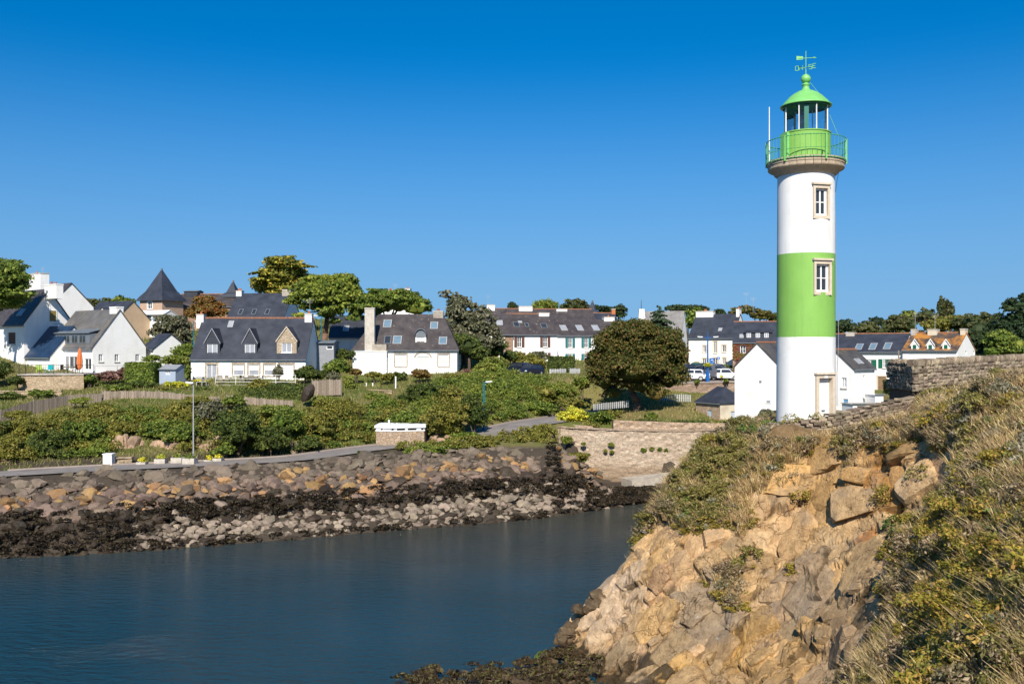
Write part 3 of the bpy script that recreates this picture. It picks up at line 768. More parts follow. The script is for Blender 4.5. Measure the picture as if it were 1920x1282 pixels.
# plain ground under the camera, continuing the headland
xs = np.r_[np.arange(-12, 44, 1.0), 60, 120, 300]; ys = np.r_[-300, -100, -40, np.arange(-20, 10.1, 1.0)]
X, Y = np.meshgrid(xs, ys)
Hh = h_near(np.clip(X.ravel(), -12, 44), np.clip(Y.ravel(), -8, 56))[:, 0]
I = np.arange(X.size).reshape(X.shape)
Q = np.c_[I[:-1, :-1].ravel(), I[:-1, 1:].ravel(), I[1:, 1:].ravel(), I[1:, :-1].ravel()]
link('headland', npmesh('headland', np.c_[X.ravel(), Y.ravel(), Hh - 0.12], Q, MATS['ground_soil_grass'], True), kind='structure', label='grassy top of the headland')
xs = np.r_[np.arange(33.5, 60, 1.0), 90, 200]; ys = np.arange(8, 51, 1.0)
X, Y = np.meshgrid(xs, ys)
Hh = h_near(np.clip(X.ravel(), -12, 44), np.clip(Y.ravel(), -8, 56))[:, 0]
I = np.arange(X.size).reshape(X.shape)
Q = np.c_[I[:-1, :-1].ravel(), I[:-1, 1:].ravel(), I[1:, 1:].ravel(), I[1:, :-1].ravel()]
link('headland.001', npmesh('headland', np.c_[X.ravel(), Y.ravel(), Hh - 0.1], Q, MATS['ground_soil_grass'], True), kind='structure', label='grassy top of the headland beyond the cliff')
# ---------------------------------------------------------------- lighthouse
def letter(mb, ch, o, ux, s):
    """a flat cut-out letter in the plane of ux and z"""
    st_ = {'O': [(0, 0, 0, 1), (0, 1, .7, 1), (.7, 1, .7, 0), (.7, 0, 0, 0)], 'N': [(0, 0, 0, 1), (0, 1, .7, 0), (.7, 0, .7, 1)],
           'E': [(0, 0, 0, 1), (0, 1, .7, 1), (0, .5, .55, .5), (0, 0, .7, 0)], 'S': [(.7, 1, 0, 1), (0, 1, 0, .5), (0, .5, .7, .5), (.7, .5, .7, 0), (.7, 0, 0, 0)]}[ch]
    for a, b, c, d in st_:
        mb.tube(o + ux * ((a - .35) * s) + Vector((0, 0, (b - .5) * s)), o + ux * ((c - .35) * s) + Vector((0, 0, (d - .5) * s)), .017, n=5)

def lighthouse():
    LZ = 45.0; lp = P(1511, 650, LZ); s = LZ / F
    zb = 10.35
    root = empty('lighthouse', (lp.x, lp.y, zb), 0, 'tall white lighthouse with a broad green band and green lantern', 'lighthouse')
    z = lambda py: zat(py, LZ) - zb
    face = math.atan2(-lp.y, -lp.x)            # direction towards the camera
    ang = lambda px: face + math.asin(max(-1, min(1, (px - 1511) / 52.5)))
    def rad(zz): return 1.345 - 0.0046 * zz
    # openings: (px0, px1, z0, z1)
    ops = [(1527, 1549.5, z(411), z(361)), (1528, 1552, z(550), z(499)), (1532.5, 1556, -0.3, z(707))]
    cuts = sorted(set([ang(p) for o in ops for p in o[:2]]))
    A = sorted(set([face + 2 * math.pi * (i / 72.0) - math.pi for i in range(72)] + cuts))
    A2 = []
    for a in A:
        if not A2 or a - A2[-1] > 0.012 or a in cuts:
            if A2 and a in cuts and a - A2[-1] <= 0.012 and A2[-1] not in cuts: A2.pop()
            A2.append(a)
    A = A2; n = len(A)
    zt = z(331.5); g0, g1 = z(632), z(478)
    def section(name, za, zb_, m, grow=0.0):
        zs = sorted(set([za, zb_] + [q for o in ops for q in o[2:] if za < q < zb_] + list(np.linspace(za, zb_, 6))))
        mb = MB()
        vs = [((rad(q) + grow) * math.cos(a), (rad(q) + grow) * math.sin(a), q) for q in zs for a in A]
        fs = []
        for j in range(len(zs) - 1):
            zm = (zs[j] + zs[j + 1]) / 2
            for i in range(n):
                k = (i + 1) % n
                am = A[i] + ((A[k] - A[i]) % (2 * math.pi)) / 2
                if any(ang(o[0]) - 1e-4 < am < ang(o[1]) + 1e-4 and o[2] < zm < o[3] for o in ops): continue
                fs.append((j * n + i, j * n + k, (j + 1) * n + k, (j + 1) * n + i))
        mb.add(vs, fs)
        o = mb.build(name, MATS[m], root, smooth=True)
        return o
    section('tower_wall', -1.2, g0, 'tower_white')
    section('green_band', g0, g1, 'tower_green')
    section('tower_wall', g1, zt, 'tower_white')
    # windows and door
    for idx, o in enumerate(ops):
        a0, a1 = ang(o[0]), ang(o[1]); am = (a0 + a1) / 2; zm = (o[2] + o[3]) / 2
        r = rad(zm); half = r * math.sin((a1 - a0) / 2)
        Nn = Vector((math.cos(am), math.sin(am), 0)); U = Vector((-math.sin(am), math.cos(am), 0)); Zv = Vector((0, 0, 1))
        flat = r * math.cos((a1 - a0) / 2)
        pl = (Nn * flat + Zv * o[2], U, Zv, Nn)
        hgt = o[3] - o[2]; jw = 0.105 if idx < 2 else 0.155
        mb = MB()
        d0, d1 = -0.30, 0.055
        mb.pbox(pl, -half - jw, -half + .01, -.14 if idx < 2 else 0, hgt + .16, d0, d1)
        mb.pbox(pl, half - .01, half + jw, -.14 if idx < 2 else 0, hgt + .16, d0, d1 - .002)
        mb.pbox(pl, -half + .01, half - .01, hgt, hgt + .16, d0, d1 - .004)
        mb.pbox(pl, -half - jw - .05, half + jw + .05, hgt + .16, hgt + .25, -.2, d1 + .07)
        if idx < 2: mb.pbox(pl, -half + .01, half - .01, -.14, 0, d0, d1 - .006)
        sur = mb.build('stone_surround', MATS['granite_surround'], root)
        if idx < 2:
            w = MB(); t = .055; q0, q1 = -.17, -.10; hw = half
            w.pbox(pl, -hw, -hw + .115, 0, hgt, q0, q1); w.pbox(pl, hw - .115, hw, 0, hgt, q0, q1 - .002)
            w.pbox(pl, -hw + .115, hw - .115, 0, .10, q0, q1 - .004); w.pbox(pl, -hw + .115, hw - .115, hgt - .09, hgt, q0, q1 - .004)
            w.pbox(pl, -.032, .032, .1, hgt - .09, q0, q1 - .006); w.pbox(pl, -hw + .115, hw - .115, hgt * .5 - .02, hgt * .5 + .02, q0, q1 - .008)
            wo_ = w.build('window', MATS['white_paint'], root)
            for ku in (0, 1):
                for kv in (0, 1):
                    MB().pbox(pl, (-hw + .115, .032)[ku], (-.032, hw - .115)[ku], (.1, hgt * .5 + .02)[kv], (hgt * .5 - .02, hgt - .09)[kv], -.15, -.14).build('pane', MATS['dark_glass'], wo_)
        else:
            d = MB(); d.pbox(pl, -half, half, 0, hgt, -.26, -.2)
            for q in (.25, 1.15): d.pbox(pl, -half + .1, half - .1, q + .02, q + .75, -.2, -.19)
            do = d.build('door', MATS['white_paint'], root)
            MB().pbox(pl, -.06, .12, 1.0, 1.06, -.19, -.15).build('handle', MATS['zinc'], do)
    # gallery: corbel, ring of stone blocks, floor
    rt = rad(zt)
    zc0, zc1, zs1 = z(331), z(320.5), z(303.5)
    MB().lathe([(rt + .0, zc0 - .03), (rt + .06, zc0), (rt + .12, zc0 + .04), (1.52, zc1 - .06), (1.66, zc1 - .02), (1.69, zc1)], 64).build('corbel', MATS['granite'], root, smooth=True)
    nb = 30
    blk = None
    for i in range(nb):
        a0 = 2 * math.pi * i / nb + .006; a1 = 2 * math.pi * (i + 1) / nb - .006
        mb = MB(); ring = []
        for (r_, zz) in ((1.2, zc1 + .002), (1.70, zc1 + .002), (1.73, zc1 + .05), (1.73, zc1 + .18), (1.76, zc1 + .22), (1.76, zs1), (1.2, zs1)):
            ring.append([(r_ * math.cos(a), r_ * math.sin(a), zz) for a in (a0, (a0 + a1) / 2, a1)])
        k = len(ring)
        vs = [p for rr in ring for p in rr]
        fs = [(j * 3 + t, j * 3 + t + 1, ((j + 1) % k) * 3 + t + 1, ((j + 1) % k) * 3 + t) for j in range(k) for t in (0, 1)]
        fs += [tuple(j * 3 for j in range(k)), tuple(j * 3 + 2 for j in reversed(range(k)))]
        mb.add(vs, fs)
        if blk is None: blk = mb.mesh('gallery_stone', MATS['granite'])
        link('gallery_stone', blk, root, Matrix.Rotation(2 * math.pi * i / nb, 4, 'Z'))
    MB().lathe([(0, zs1 + .004), (1.70, zs1 + .004)], 48).build('gallery_floor', MATS['concrete'], root)
    # railing
    Rr = 1.79; z0r, z1r = zs1 - .08, zs1 + .93
    rl = empty('railing', (0, 0, 0)); rl.parent = root
    def ringtube(name, r_, zz, tr, a0=0, a1=2 * math.pi, mm='rail_green'):
        k = 64; pts = [Vector((r_ * math.cos(a0 + (a1 - a0) * i / k), r_ * math.sin(a0 + (a1 - a0) * i / k), zz)) for i in range(k + 1)]
        MB().path(pts, tr, 6).build(name, MATS[mm], rl, smooth=True)
    ringtube('rail', Rr, z1r, .021); ringtube('rail', Rr, z0r, .021); ringtube('rail', Rr - .01, z0r + .42, .012)
    bar = MB().tube((0, 0, z0r), (0, 0, z1r), .0105, n=5).mesh('baluster', MATS['rail_green'])
    post = MB().box(-.04, .04, -.035, .035, z0r - .12, z1r + .03).box(-.03, .14 - .3, -.03, .03, z0r - .02, z0r + .03).mesh('rail_post', MATS['metal_green'])
    nbar = 48; npost = 6
    for i in range(nbar):
        a = face + .12 + 2 * math.pi * i / nbar
        pst = i % (nbar // npost) == 3
        mw = Matrix.Translation((Rr * math.cos(a), Rr * math.sin(a), 0)) @ Matrix.Rotation(a, 4, 'Z')
        link('rail_post' if pst else 'baluster', post if pst else bar, rl, mw)
    # lantern room
    zl0, zl1, zg1 = zs1 + .006, z(251), z(200)
    MB().lathe([(1.10, zl0), (1.10, zl1 - .05), (1.13, zl1 - .05), (1.13, zl1), (.4, zl1 + .003)], 64).build('lantern_wall', MATS['tower_green'], root, smooth=False)
    ld = face - 1.0
    U = Vector((-math.sin(ld), math.cos(ld), 0)); Nn = Vector((math.cos(ld), math.sin(ld), 0))
    dr = MB().pbox((Nn * 1.06 + Vector((0, 0, zl0)), U, Vector((0, 0, 1)), Nn), -.3, .3, .05, zl1 - zl0 - .05, .0, .12).build('lantern_door', MATS['metal_green'], root)
    rg = 1.0; nm = 8
    for i in range(nm):
        a = face + .09 + 2 * math.pi * (i + .5) / nm
        mw = Matrix.Rotation(a, 4, 'Z')
        if i == 0:
            mul = MB().box(rg - .03, rg + .03, -.017, .017, zl1, zg1).mesh('mullion', MATS['white_paint'])
            ha = math.pi / nm
            pm = MB().add([(rg * math.cos(ha), -rg * math.sin(ha) + .03, zl1), (rg * math.cos(ha), rg * math.sin(ha) - .03, zl1), (rg * math.cos(ha), rg * math.sin(ha) - .03, zg1), (rg * math.cos(ha), -rg * math.sin(ha) + .03, zg1)], [(0, 1, 2, 3)]).mesh('pane', MATS['lantern_glass'])
        link('mullion', mul, root, mw)
        link('pane', pm, root, Matrix.Rotation(a + math.pi / nm, 4, 'Z'))
    MB().lathe([(1.04, zg1 - .1), (1.06, zg1 - .1), (1.06, zg1), (1.04, zg1)], 48).build('lantern_head_ring', MATS['metal_green_dark'], root)
    a = face + .03
    mwd = Matrix.Rotation(a, 4, 'Z')
    MB().box(.86, .95, -.1, .1, zl1, zg1).build('lantern_post', MATS['metal_green_dark'], root, mwd)
    MB().lathe([(0, zl1 + .01), (.12, zl1 + .01), (.12, zl1 + .35), (.17, zl1 + .4), (.20, zl1 + .55), (.22, zl1 + .7), (.20, zl1 + .88), (.12, zl1 + .95), (.10, zl1 + 1.1), (0, zl1 + 1.12)], 16).build('lens', MATS['lens_grey'], root, Matrix.Translation(Vector((-.1, .2, 0))))
    MB().lathe([(1.06, zg1 + .02), (1.155, zg1 - .04), (1.18, zg1 + .01), (1.10, zg1 + .06), (.99, zg1 + .2), (.89, zg1 + .30), (.76, zg1 + .44), (.58, zg1 + .58), (.36, zg1 + .70), (.20, zg1 + .76), (.165, zg1 + .84), (.145, zg1 + .97), (.19, zg1 + 1.0), (.19, zg1 + 1.04), (.12, zg1 + 1.07), (.11, zg1 + 1.10)], 64).build('dome', MATS['metal_green'], root, smooth=True)
    zbll = zg1 + 1.29
    MB().lathe([(.225 * math.sin(t * math.pi / 12) + .0001, zbll - .225 * math.cos(t * math.pi / 12)) for t in range(13)], 24).build('ball', MATS['metal_green'], root, smooth=True)
    # weather vane
    X1 = Vector((math.cos(face + math.pi / 2), math.sin(face + math.pi / 2), 0)); Y1 = Vector((math.cos(face), math.sin(face), 0)) * -1
    pz = lambda py: Vector((0, 0, z(py)))
    v = MB().tube(pz(141), pz(96), .022, .014, 6)
    vn = v.build('weather_vane', MATS['metal_green'], root)
    ar = MB().tube(pz(109) - X1 * .35, pz(110) + X1 * .38, .016, n=5)
    ar.tube(pz(110) + X1 * .34, pz(110.3) + X1 * .48, .05, .004, 6)
    a_, b_ = pz(108) - X1 * .42, pz(108.6) - X1 * .13
    th = Y1 * .012
    ar.slab([a_ + Vector((0, 0, .1)), a_ - Vector((0, 0, .08)), b_ - Vector((0, 0, .07)), b_ + Vector((0, 0, .0)), b_ + Vector((0, 0, .07))], th)
    ar.build('arrow', MATS['metal_green'], vn)
    for ch, dx, dy, py in (('O', -.40, .10, 128.5), ('E', .38, -.1, 124), ('N', -.22, -.38, 122.5), ('S', .20, .38, 130.5)):
        o = pz(py) + X1 * dx + Y1 * -dy
        m_ = MB(); letter(m_, ch, o, X1, .2); m_.tube(pz(127), o * .86 + pz(127) * .14, .013, n=5)
        m_.build('letter', MATS['metal_green'], vn)
    # lightning rod on the gallery, cables
    rp_ = P(1443.5, 650, LZ) - lp
    MB().tube((rp_.x, 0.1, z(303)), (rp_.x, 0.1, z(200)), .028, .02, 6).build('antenna', MATS['white_paint'], root)
    q = lambda px, py, dz=0: Vector(P(px, py, LZ + dz) - lp) + Vector((0, 0, lp.z - zb))
    MB().path([q(1515, 150), q(1536, 176), q(1549, 200), q(1572, 255)], .009, 4).build('stay_cable', MATS['metal_green'], root)
    MB().path([q(1575, 315, .2), q(1570, 335, .2), q(1565, 370, .2), q(1567, 430, .2), q(1567.5, 500, .2), q(1569, 560, .2)], .012, 4).build('hanging_cable', MATS['grey_paint'], root)
    MB().path([q(1572, 588, .3), q(1572, 650, .3), q(1569.5, 700, .3), q(1569.5, 760, .3)], .014, 4).build('drain_pipe', MATS['grey_paint'], root)
lighthouse()

# ---------------------------------------------------------------- houses
class House:
    def __init__(s, name, label, px, Z, side, th, W, D, yg, ye, yr, wall='white_render', roof='slate_blue', cat='house', group=None, root=None,
                 hipL=0.0, hipR=0.0, ov=0.22, thick=0.13, below=1.6, ridge=None, gov=0.07):
        s.W, s.D, s.wall, s.roofm = W, D, wall, roof
        c, sn = math.cos(R(th)), math.sin(R(th))
        f = Vector((c, -sn, 0)); b = Vector((sn, c, 0))
        x = (px - 960.0) / F * Z
        corner = Vector((x, Z, 0))
        org = corner - f * W if side == 'R' else corner
        zg = zat(yg, Z); org.z = zg
        s.h = zat(ye, Z) - zg
        s.hr = zat(yr, (corner + b * (D / 2)).y) - zg
        s.M = Matrix(((f.x, b.x, 0, org.x), (f.y, b.y, 0, org.y), (0, 0, 1, zg), (0, 0, 0, 1)))
        s.Mi = s.M.inverted()
        if root is None:
            s.root = empty(name, org, -R(th), label, cat, group); s.mw = Matrix.Identity(4); s.M0i = s.Mi
        else:
            s.root = root.root; s.mw = root.M0i @ s.M; s.M0i = root.M0i
        s.holes = {'front': [], 'right': [], 'left': []}
        s.hip = (hipL, hipR); s.ov, s.thick, s.below, s.gov, s.ridge = ov, thick, below, gov, ridge
        X_, Y_, Z_ = Vector((1, 0, 0)), Vector((0, 1, 0)), Vector((0, 0, 1))
        s.pl = {'front': (Vector((0, 0, 0)), X_, Z_, -Y_), 'right': (Vector((W, 0, 0)), Y_, Z_, X_), 'left': (Vector((0, D, 0)), -Y_, Z_, -X_)}
        m = (s.hr - s.h) / (D / 2); L = math.hypot(1, m)
        s.slope = m
        V_ = Vector((0, 1 / L, m / L)); N_ = Vector((0, -m / L, 1 / L))
        s.pl['roof'] = (Vector((0, 0, s.h)) + N_ * thick, X_, V_, N_)
    def hit(s, px, py, pl):
        o, U, V, N = pl
        d = (s.Mi.to_3x3() @ (P(px, py, 1.0) - Vector((0, 0, CH)))); c = s.Mi @ Vector((0, 0, CH))
        t = (o - c).dot(N) / d.dot(N)
        p = c + d * t - o
        return p.dot(U), p.dot(V)
    def rect(s, face, x0, y0, x1, y1):
        pl = s.pl[face] if isinstance(face, str) else face
        xm, ym = (x0 + x1) / 2, (y0 + y1) / 2
        us = sorted((s.hit(x0, ym, pl)[0], s.hit(x1, ym, pl)[0])); vv = sorted((s.hit(xm, y0, pl)[1], s.hit(xm, y1, pl)[1]))
        return us[0], us[1], vv[0], vv[1]
    def part(s, mb, name, m, parent=None, smooth=False, **kw):
        if parent is None: return mb.build(name, MATS[m], s.root, s.mw, smooth, **kw)
        return mb.build(name, MATS[m], parent, Matrix.Identity(4), smooth, **kw)
    def win(s, face, x0, y0, x1, y1, style='casement', shut=None, sw=0.45, surround=None, sill=True, frame='white_paint', hole=True, glass_='dark_glass', leaf=None, rows=2):
        u0, u1, v0, v1 = s.rect(face, x0, y0, x1, y1)
        pl = s.pl[face]
        Wf = s.W if face == 'front' else s.D
        u0 = max(u0, .05); u1 = min(u1, Wf - .05); v1 = min(v1, s.h - .06)
        if hole and v1 - v0 > .1 and u1 - u0 > .1: s.holes[face].append((u0, u1, v0, v1))
        else: hole = False
        n0, n1 = (-.16, -.07) if hole else (0.0, .05)
        t = min(.075, (u1 - u0) * .16)
        w = MB()
        if style == 'leaf':
            w.pbox(pl, u0, u1, v0, v1, n0, n1)
            for k in range(3): w.pbox(pl, u0 + .06, u1 - .06, v0 + .08 + k * (v1 - v0 - .1) / 3, v0 + (k + 1) * (v1 - v0 - .1) / 3, n1, n1 + .015)
            o = s.part(w, 'door' if (v1 - v0) > 1.7 else 'window', leaf or 'white_paint')
        else:
            w.pbox(pl, u0, u0 + t, v0, v1, n0, n1); w.pbox(pl, u1 - t, u1, v0, v1, n0, n1)
            w.pbox(pl, u0 + t, u1 - t, v0, v0 + t, n0, n1 - .003); w.pbox(pl, u0 + t, u1 - t, v1 - t, v1, n0, n1 - .003)
            um = (u0 + u1) / 2; panes = [(u0 + t, u1 - t)]
            if style in ('casement', 'french'):
                w.pbox(pl, um - t * .55, um + t * .55, v0 + t, v1 - t, n0, n1 - .006); panes = [(u0 + t, um - t * .55), (um + t * .55, u1 - t)]
                if rows > 1:
                    for k in range(1, rows):
                        vm = v0 + (v1 - v0) * k / rows
                        for a, b in panes: w.pbox(pl, a, b, vm - .018, vm + .018, n0 + .03, n1 - .015)
            o = s.part(w, 'window', frame)
            vb = v1 - t
            if style == 'roller':
                k_ = .55; vb = v0 + t + (v1 - v0 - 2 * t) * (1 - k_)
                rs_ = MB(); nsl = 9
                for k in range(nsl):
                    za = vb + (v1 - t - vb) * k / nsl; zb_ = vb + (v1 - t - vb) * (k + 1) / nsl
                    rs_.pbox(pl, u0 + t, u1 - t, za + .006, zb_, n0 + .03, n1 - .02)
                rs_.build('roller_blind', MATS['white_paint'], o)
            if style == 'closed':
                rs_ = MB(); nsl = 14
                for k in range(nsl):
                    za = v0 + t + (v1 - 2 * t - v0) * k / nsl; zb_ = v0 + t + (v1 - 2 * t - v0) * (k + 1) / nsl
                    rs_.pbox(pl, u0 + t, u1 - t, za + .008, zb_, n0 + .03, n1 - .02)
                rs_.build('roller_blind', MATS[leaf or 'white_paint'], o)
            else:
                for a, b in panes: MB().pbox(pl, a, b, v0 + t, vb, n0 + .02, n0 + .03).build('pane', MATS[glass_], o)
        if sill: MB().pbox(pl, u0 - .08, u1 + .08, v0 - .1, v0, 0.0, .08).build('sill', MATS[surround or 'pale_concrete'], o)
        if surround:
            q = .16; sm = MB()
            sm.pbox(pl, u0 - q, u0, v0, v1, 0, .025); sm.pbox(pl, u1, u1 + q, v0, v1, 0, .025); sm.pbox(pl, u0 - q, u1 + q, v1, v1 + q * 1.2, 0, .03)
            sm.build('stone_surround', MATS[surround], o)
        if shut:
            for a, b in ((u0 - sw, u0 - .01), (u1 + .01, u1 + sw)):
                sb = MB(); sb.pbox(pl, a, b, v0, v1, .02, .06)
                for k in range(3): sb.pbox(pl, a + .03, b - .03, v0 + (v1 - v0) * (k + .12) / 3, v0 + (v1 - v0) * (k + .88) / 3, .06, .07)
                s.part(sb, 'shutter', shut)
        return o
    def velux(s, x0, y0, x1, y1, g='blue_glass', open_=0.0):
        pl = s.pl['roof']; u0, u1, v0, v1 = s.rect('roof', x0, y0, x1, y1)
        um, hw = (u0 + u1) / 2, max(.3, (u1 - u0) / 2 * .8); u0, u1 = um - hw, um + hw
        w = MB(); t = .08
        w.pbox(pl, u0, u0 + t, v0, v1, -.02, .09); w.pbox(pl, u1 - t, u1, v0, v1, -.02, .09)
        w.pbox(pl, u0 + t, u1 - t, v0, v0 + t, -.02, .085); w.pbox(pl, u0 + t, u1 - t, v1 - t, v1, -.02, .085)
        o = s.part(w, 'roof_window', 'zinc' if g == 'dark_glass' else 'galvanised')
        MB().pbox(pl, u0 + t, u1 - t, v0 + t, v1 - t, .03, .05).build('pane', MATS[g], o)
    def chimney(s, x0, x1, ytop, u=None, at=None, dy=0.55, m='white_render', pots=2, base=None, cap='pale_concrete', y=None):
        """x0..x1: photograph columns, on the vertical plane through the ridge (or y)"""
        yc = s.D / 2 if y is None else y
        pl = (Vector((0, yc, 0)), Vector((1, 0, 0)), Vector((0, 0, 1)), Vector((0, -1, 0)))
        a, _ = s.hit(x0, ytop, pl); b, _ = s.hit(x1, ytop, pl); zt = s.hit((x0 + x1) / 2, ytop, pl)[1]
        if at == 'R': b = s.W - .003; a = min(a, b - .5)
        if at == 'L': a = .003; b = max(b, a + .5)
        zb = s.hr - 1.0 if base is None else base
        mb = MB(); mb.box(a, b, yc - dy, yc + dy, zb, zt - .14)
        o = s.part(mb, 'chimney', m)
        MB().box(a - .04, b + .04, yc - dy - .04, yc + dy + .04, zt - .14, zt).build('cap', MATS[cap if cap else m], o)
        for k in range(pots):
            yy = yc if pots == 1 else yc - dy * .6 + k * dy * 1.2 / (pots - 1)
            MB().tube(((a + b) / 2, yy, zt), ((a + b) / 2, yy, zt + .3), .13, .11, 8).build('chimney_pot', MATS['terracotta'], o)
        return o
    def dormer(s, x0, x1, yb, ye, ya, wall='slate_blue', roof='slate_blue', wn_=None, style='gable', wstyle='casement', trim=None, yy=0.35, leaf=None):
        pl = (Vector((0, yy, 0)), Vector((1, 0, 0)), Vector((0, 0, 1)), Vector((0, -1, 0)))
        xm = (x0 + x1) / 2
        a = s.hit(x0, ye, pl)[0]; b = s.hit(x1, ye, pl)[0]
        zb = s.hit(xm, yb, pl)[1]; ze = s.hit(xm, ye, pl)[1]; za = s.hit(xm, ya, pl)[1]
        back = min(s.D / 2, (za - s.h) / s.slope + .1)
        um = (a + b) / 2
        hole = None
        if wn_:
            h0, h1, h2, h3 = s.rect(pl, *wn_); hole = (h0, h1, h2, h3)
        mb = MB()
        # front with an opening
        us = [a, b] if not hole else [a, hole[0], hole[1], b]; vv = [zb, ze] if not hole else [zb, max(zb + .01, hole[2]), min(hole[3], ze - .02), ze]
        for i in range(len(us) - 1):
            for j in range(len(vv) - 1):
                if hole and i == 1 and j == 1: continue
                mb.poly((us[i], yy, vv[j]), (us[i + 1], yy, vv[j]), (us[i + 1], yy, vv[j + 1]), (us[i], yy, vv[j + 1]))
        if hole:
            for (p, q) in (((us[1], vv[1]), (us[2], vv[1])), ((us[2], vv[1]), (us[2], vv[2])), ((us[2], vv[2]), (us[1], vv[2])), ((us[1], vv[2]), (us[1], vv[1]))):
                mb.poly((p[0], yy, p[1]), (q[0], yy, q[1]), (q[0], yy + .14, q[1]), (p[0], yy + .14, p[1]))
        mb.poly((a, yy, zb), (a, yy, ze), (a, back, ze), (a, back, zb)); mb.poly((b, yy, zb), (b, back, zb), (b, back, ze), (b, yy, ze))
        if style == 'gable': mb.poly((a, yy, ze), (b, yy, ze), (um, yy, za))
        d = s.part(mb, 'dormer', wall)
        e = .1; th = .07
        rf = MB()
        if style == 'gable':
            k = (za - ze) / (um - a)
            for sx in (-1, 1):
                xe = a - e if sx < 0 else b + e
                rf.slab([(xe, yy - e, ze - k * e + .01), (um, yy - e, za + .01), (um, back, za + .01), (xe, back, ze - k * e + .01)], (0, 0, th))
            if trim:
                tm = MB()
                for sx in (-1, 1):
                    xe = a - e if sx < 0 else b + e
                    tm.slab([(xe, yy - e - .03, ze - k * e - .07), (um, yy - e - .03, za - .07), (um, yy - e - .03, za + .085), (xe, yy - e - .03, ze - k * e + .085)], (0, .028, 0))
                tm.build('barge_board', MATS[trim], d)
        elif style == 'shed':
            rf.slab([(a - e, yy - .2, ze - .02), (b + e, yy - .2, ze - .02), (b + e, back, za), (a - e, back, za)], (0, 0, .1))
        elif style == 'arch':
            prev = None; n_ = 10
            for i in range(n_ + 1):
                t = math.pi * i / n_
                p = (um - (um - a + e) * math.cos(t), ze + (za - ze) * math.sin(t))
                if prev: rf.slab([(prev[0], yy - .25, prev[1]), (p[0], yy - .25, p[1]), (p[0], back, p[1]), (prev[0], back, prev[1])], (0, 0, .08))
                prev = p
            rf.poly(*[(um - (um - a) * math.cos(math.pi * i / n_), yy - .02, ze + (za - ze) * math.sin(math.pi * i / n_)) for i in range(n_ + 1)])
        rf.build('dormer_roof', MATS[roof], d)
        if hole:
            h0, h1, h2, h3 = us[1], us[2], vv[1], vv[2]; t = .06
            w = MB(); n0, n1 = -.12, -.05
            if wstyle == 'leaf':
                w.pbox(pl, h0, h1, h2, h3, n0, n1)
                w.pbox(pl, (h0 + h1) / 2 - .01, (h0 + h1) / 2 + .01, h2, h3, n1, n1 + .02)
                w.build('shutter_door', MATS[leaf], d)
            else:
                w.pbox(pl, h0, h0 + t, h2, h3, n0, n1); w.pbox(pl, h1 - t, h1, h2, h3, n0, n1)
                w.pbox(pl, h0 + t, h1 - t, h2, h2 + t, n0, n1 - .003); w.pbox(pl, h0 + t, h1 - t, h3 - t, h3, n0, n1 - .003)
                w.pbox(pl, (h0 + h1) / 2 - t / 2, (h0 + h1) / 2 + t / 2, h2 + t, h3 - t, n0, n1 - .005)
                w.build('window', MATS['white_paint'], d)
                MB().pbox(pl, h0 + t, h1 - t, h2 + t, h3 - t, n0 + .01, n0 + .03).build('pane', MATS['white_paint' if wstyle == 'closed' else 'curtain_glass'], d)
                MB().pbox(pl, h0 - .08, h1 + .08, h2 - .07, h2, .002, .07).build('sill', MATS['white_paint'], d)
        return d
    def band_dormer(s, x0, x1, yb, ye, ya, wins, wall='zinc', roof='zinc', yy=0.8, g='dark_glass', fr='zinc'):
        pl = (Vector((0, yy, 0)), Vector((1, 0, 0)), Vector((0, 0, 1)), Vector((0, -1, 0)))
        xm = (x0 + x1) / 2
        a = s.hit(x0, ye, pl)[0]; b = s.hit(x1, ye, pl)[0]
        zb = s.hit(xm, yb, pl)[1]; ze = s.hit(xm, ye, pl)[1]; za = s.hit(xm, ya, pl)[1]
        back = min(s.D / 2, (za - s.h) / s.slope + .3)
        mb = MB(); mb.box(a, b, yy, back, zb, ze)
        d = s.part(mb, 'dormer', wall)
        MB().slab([(a - .12, yy - .2, ze + .002), (b + .12, yy - .2, ze + .002), (b + .12, back, max(za, ze + .1)), (a - .12, back, max(za, ze + .1))], (0, 0, .1)).build('dormer_roof', MATS[roof], d)
        for q in wins:
            h0, h1, h2, h3 = s.rect(pl, *q); t = .07
            w = MB()
            w.pbox(pl, h0, h0 + t, h2, h3, 0, .05); w.pbox(pl, h1 - t, h1, h2, h3, 0, .05)
            w.pbox(pl, h0 + t, h1 - t, h2, h2 + t, 0, .047); w.pbox(pl, h0 + t, h1 - t, h3 - t, h3, 0, .047); w.pbox(pl, (h0 + h1) / 2 - t / 2, (h0 + h1) / 2 + t / 2, h2 + t, h3 - t, 0, .043)
            w.build('window', MATS[fr], d)
            MB().pbox(pl, h0 + t, h1 - t, h2 + t, h3 - t, .005, .02).build('pane', MATS[g], d)
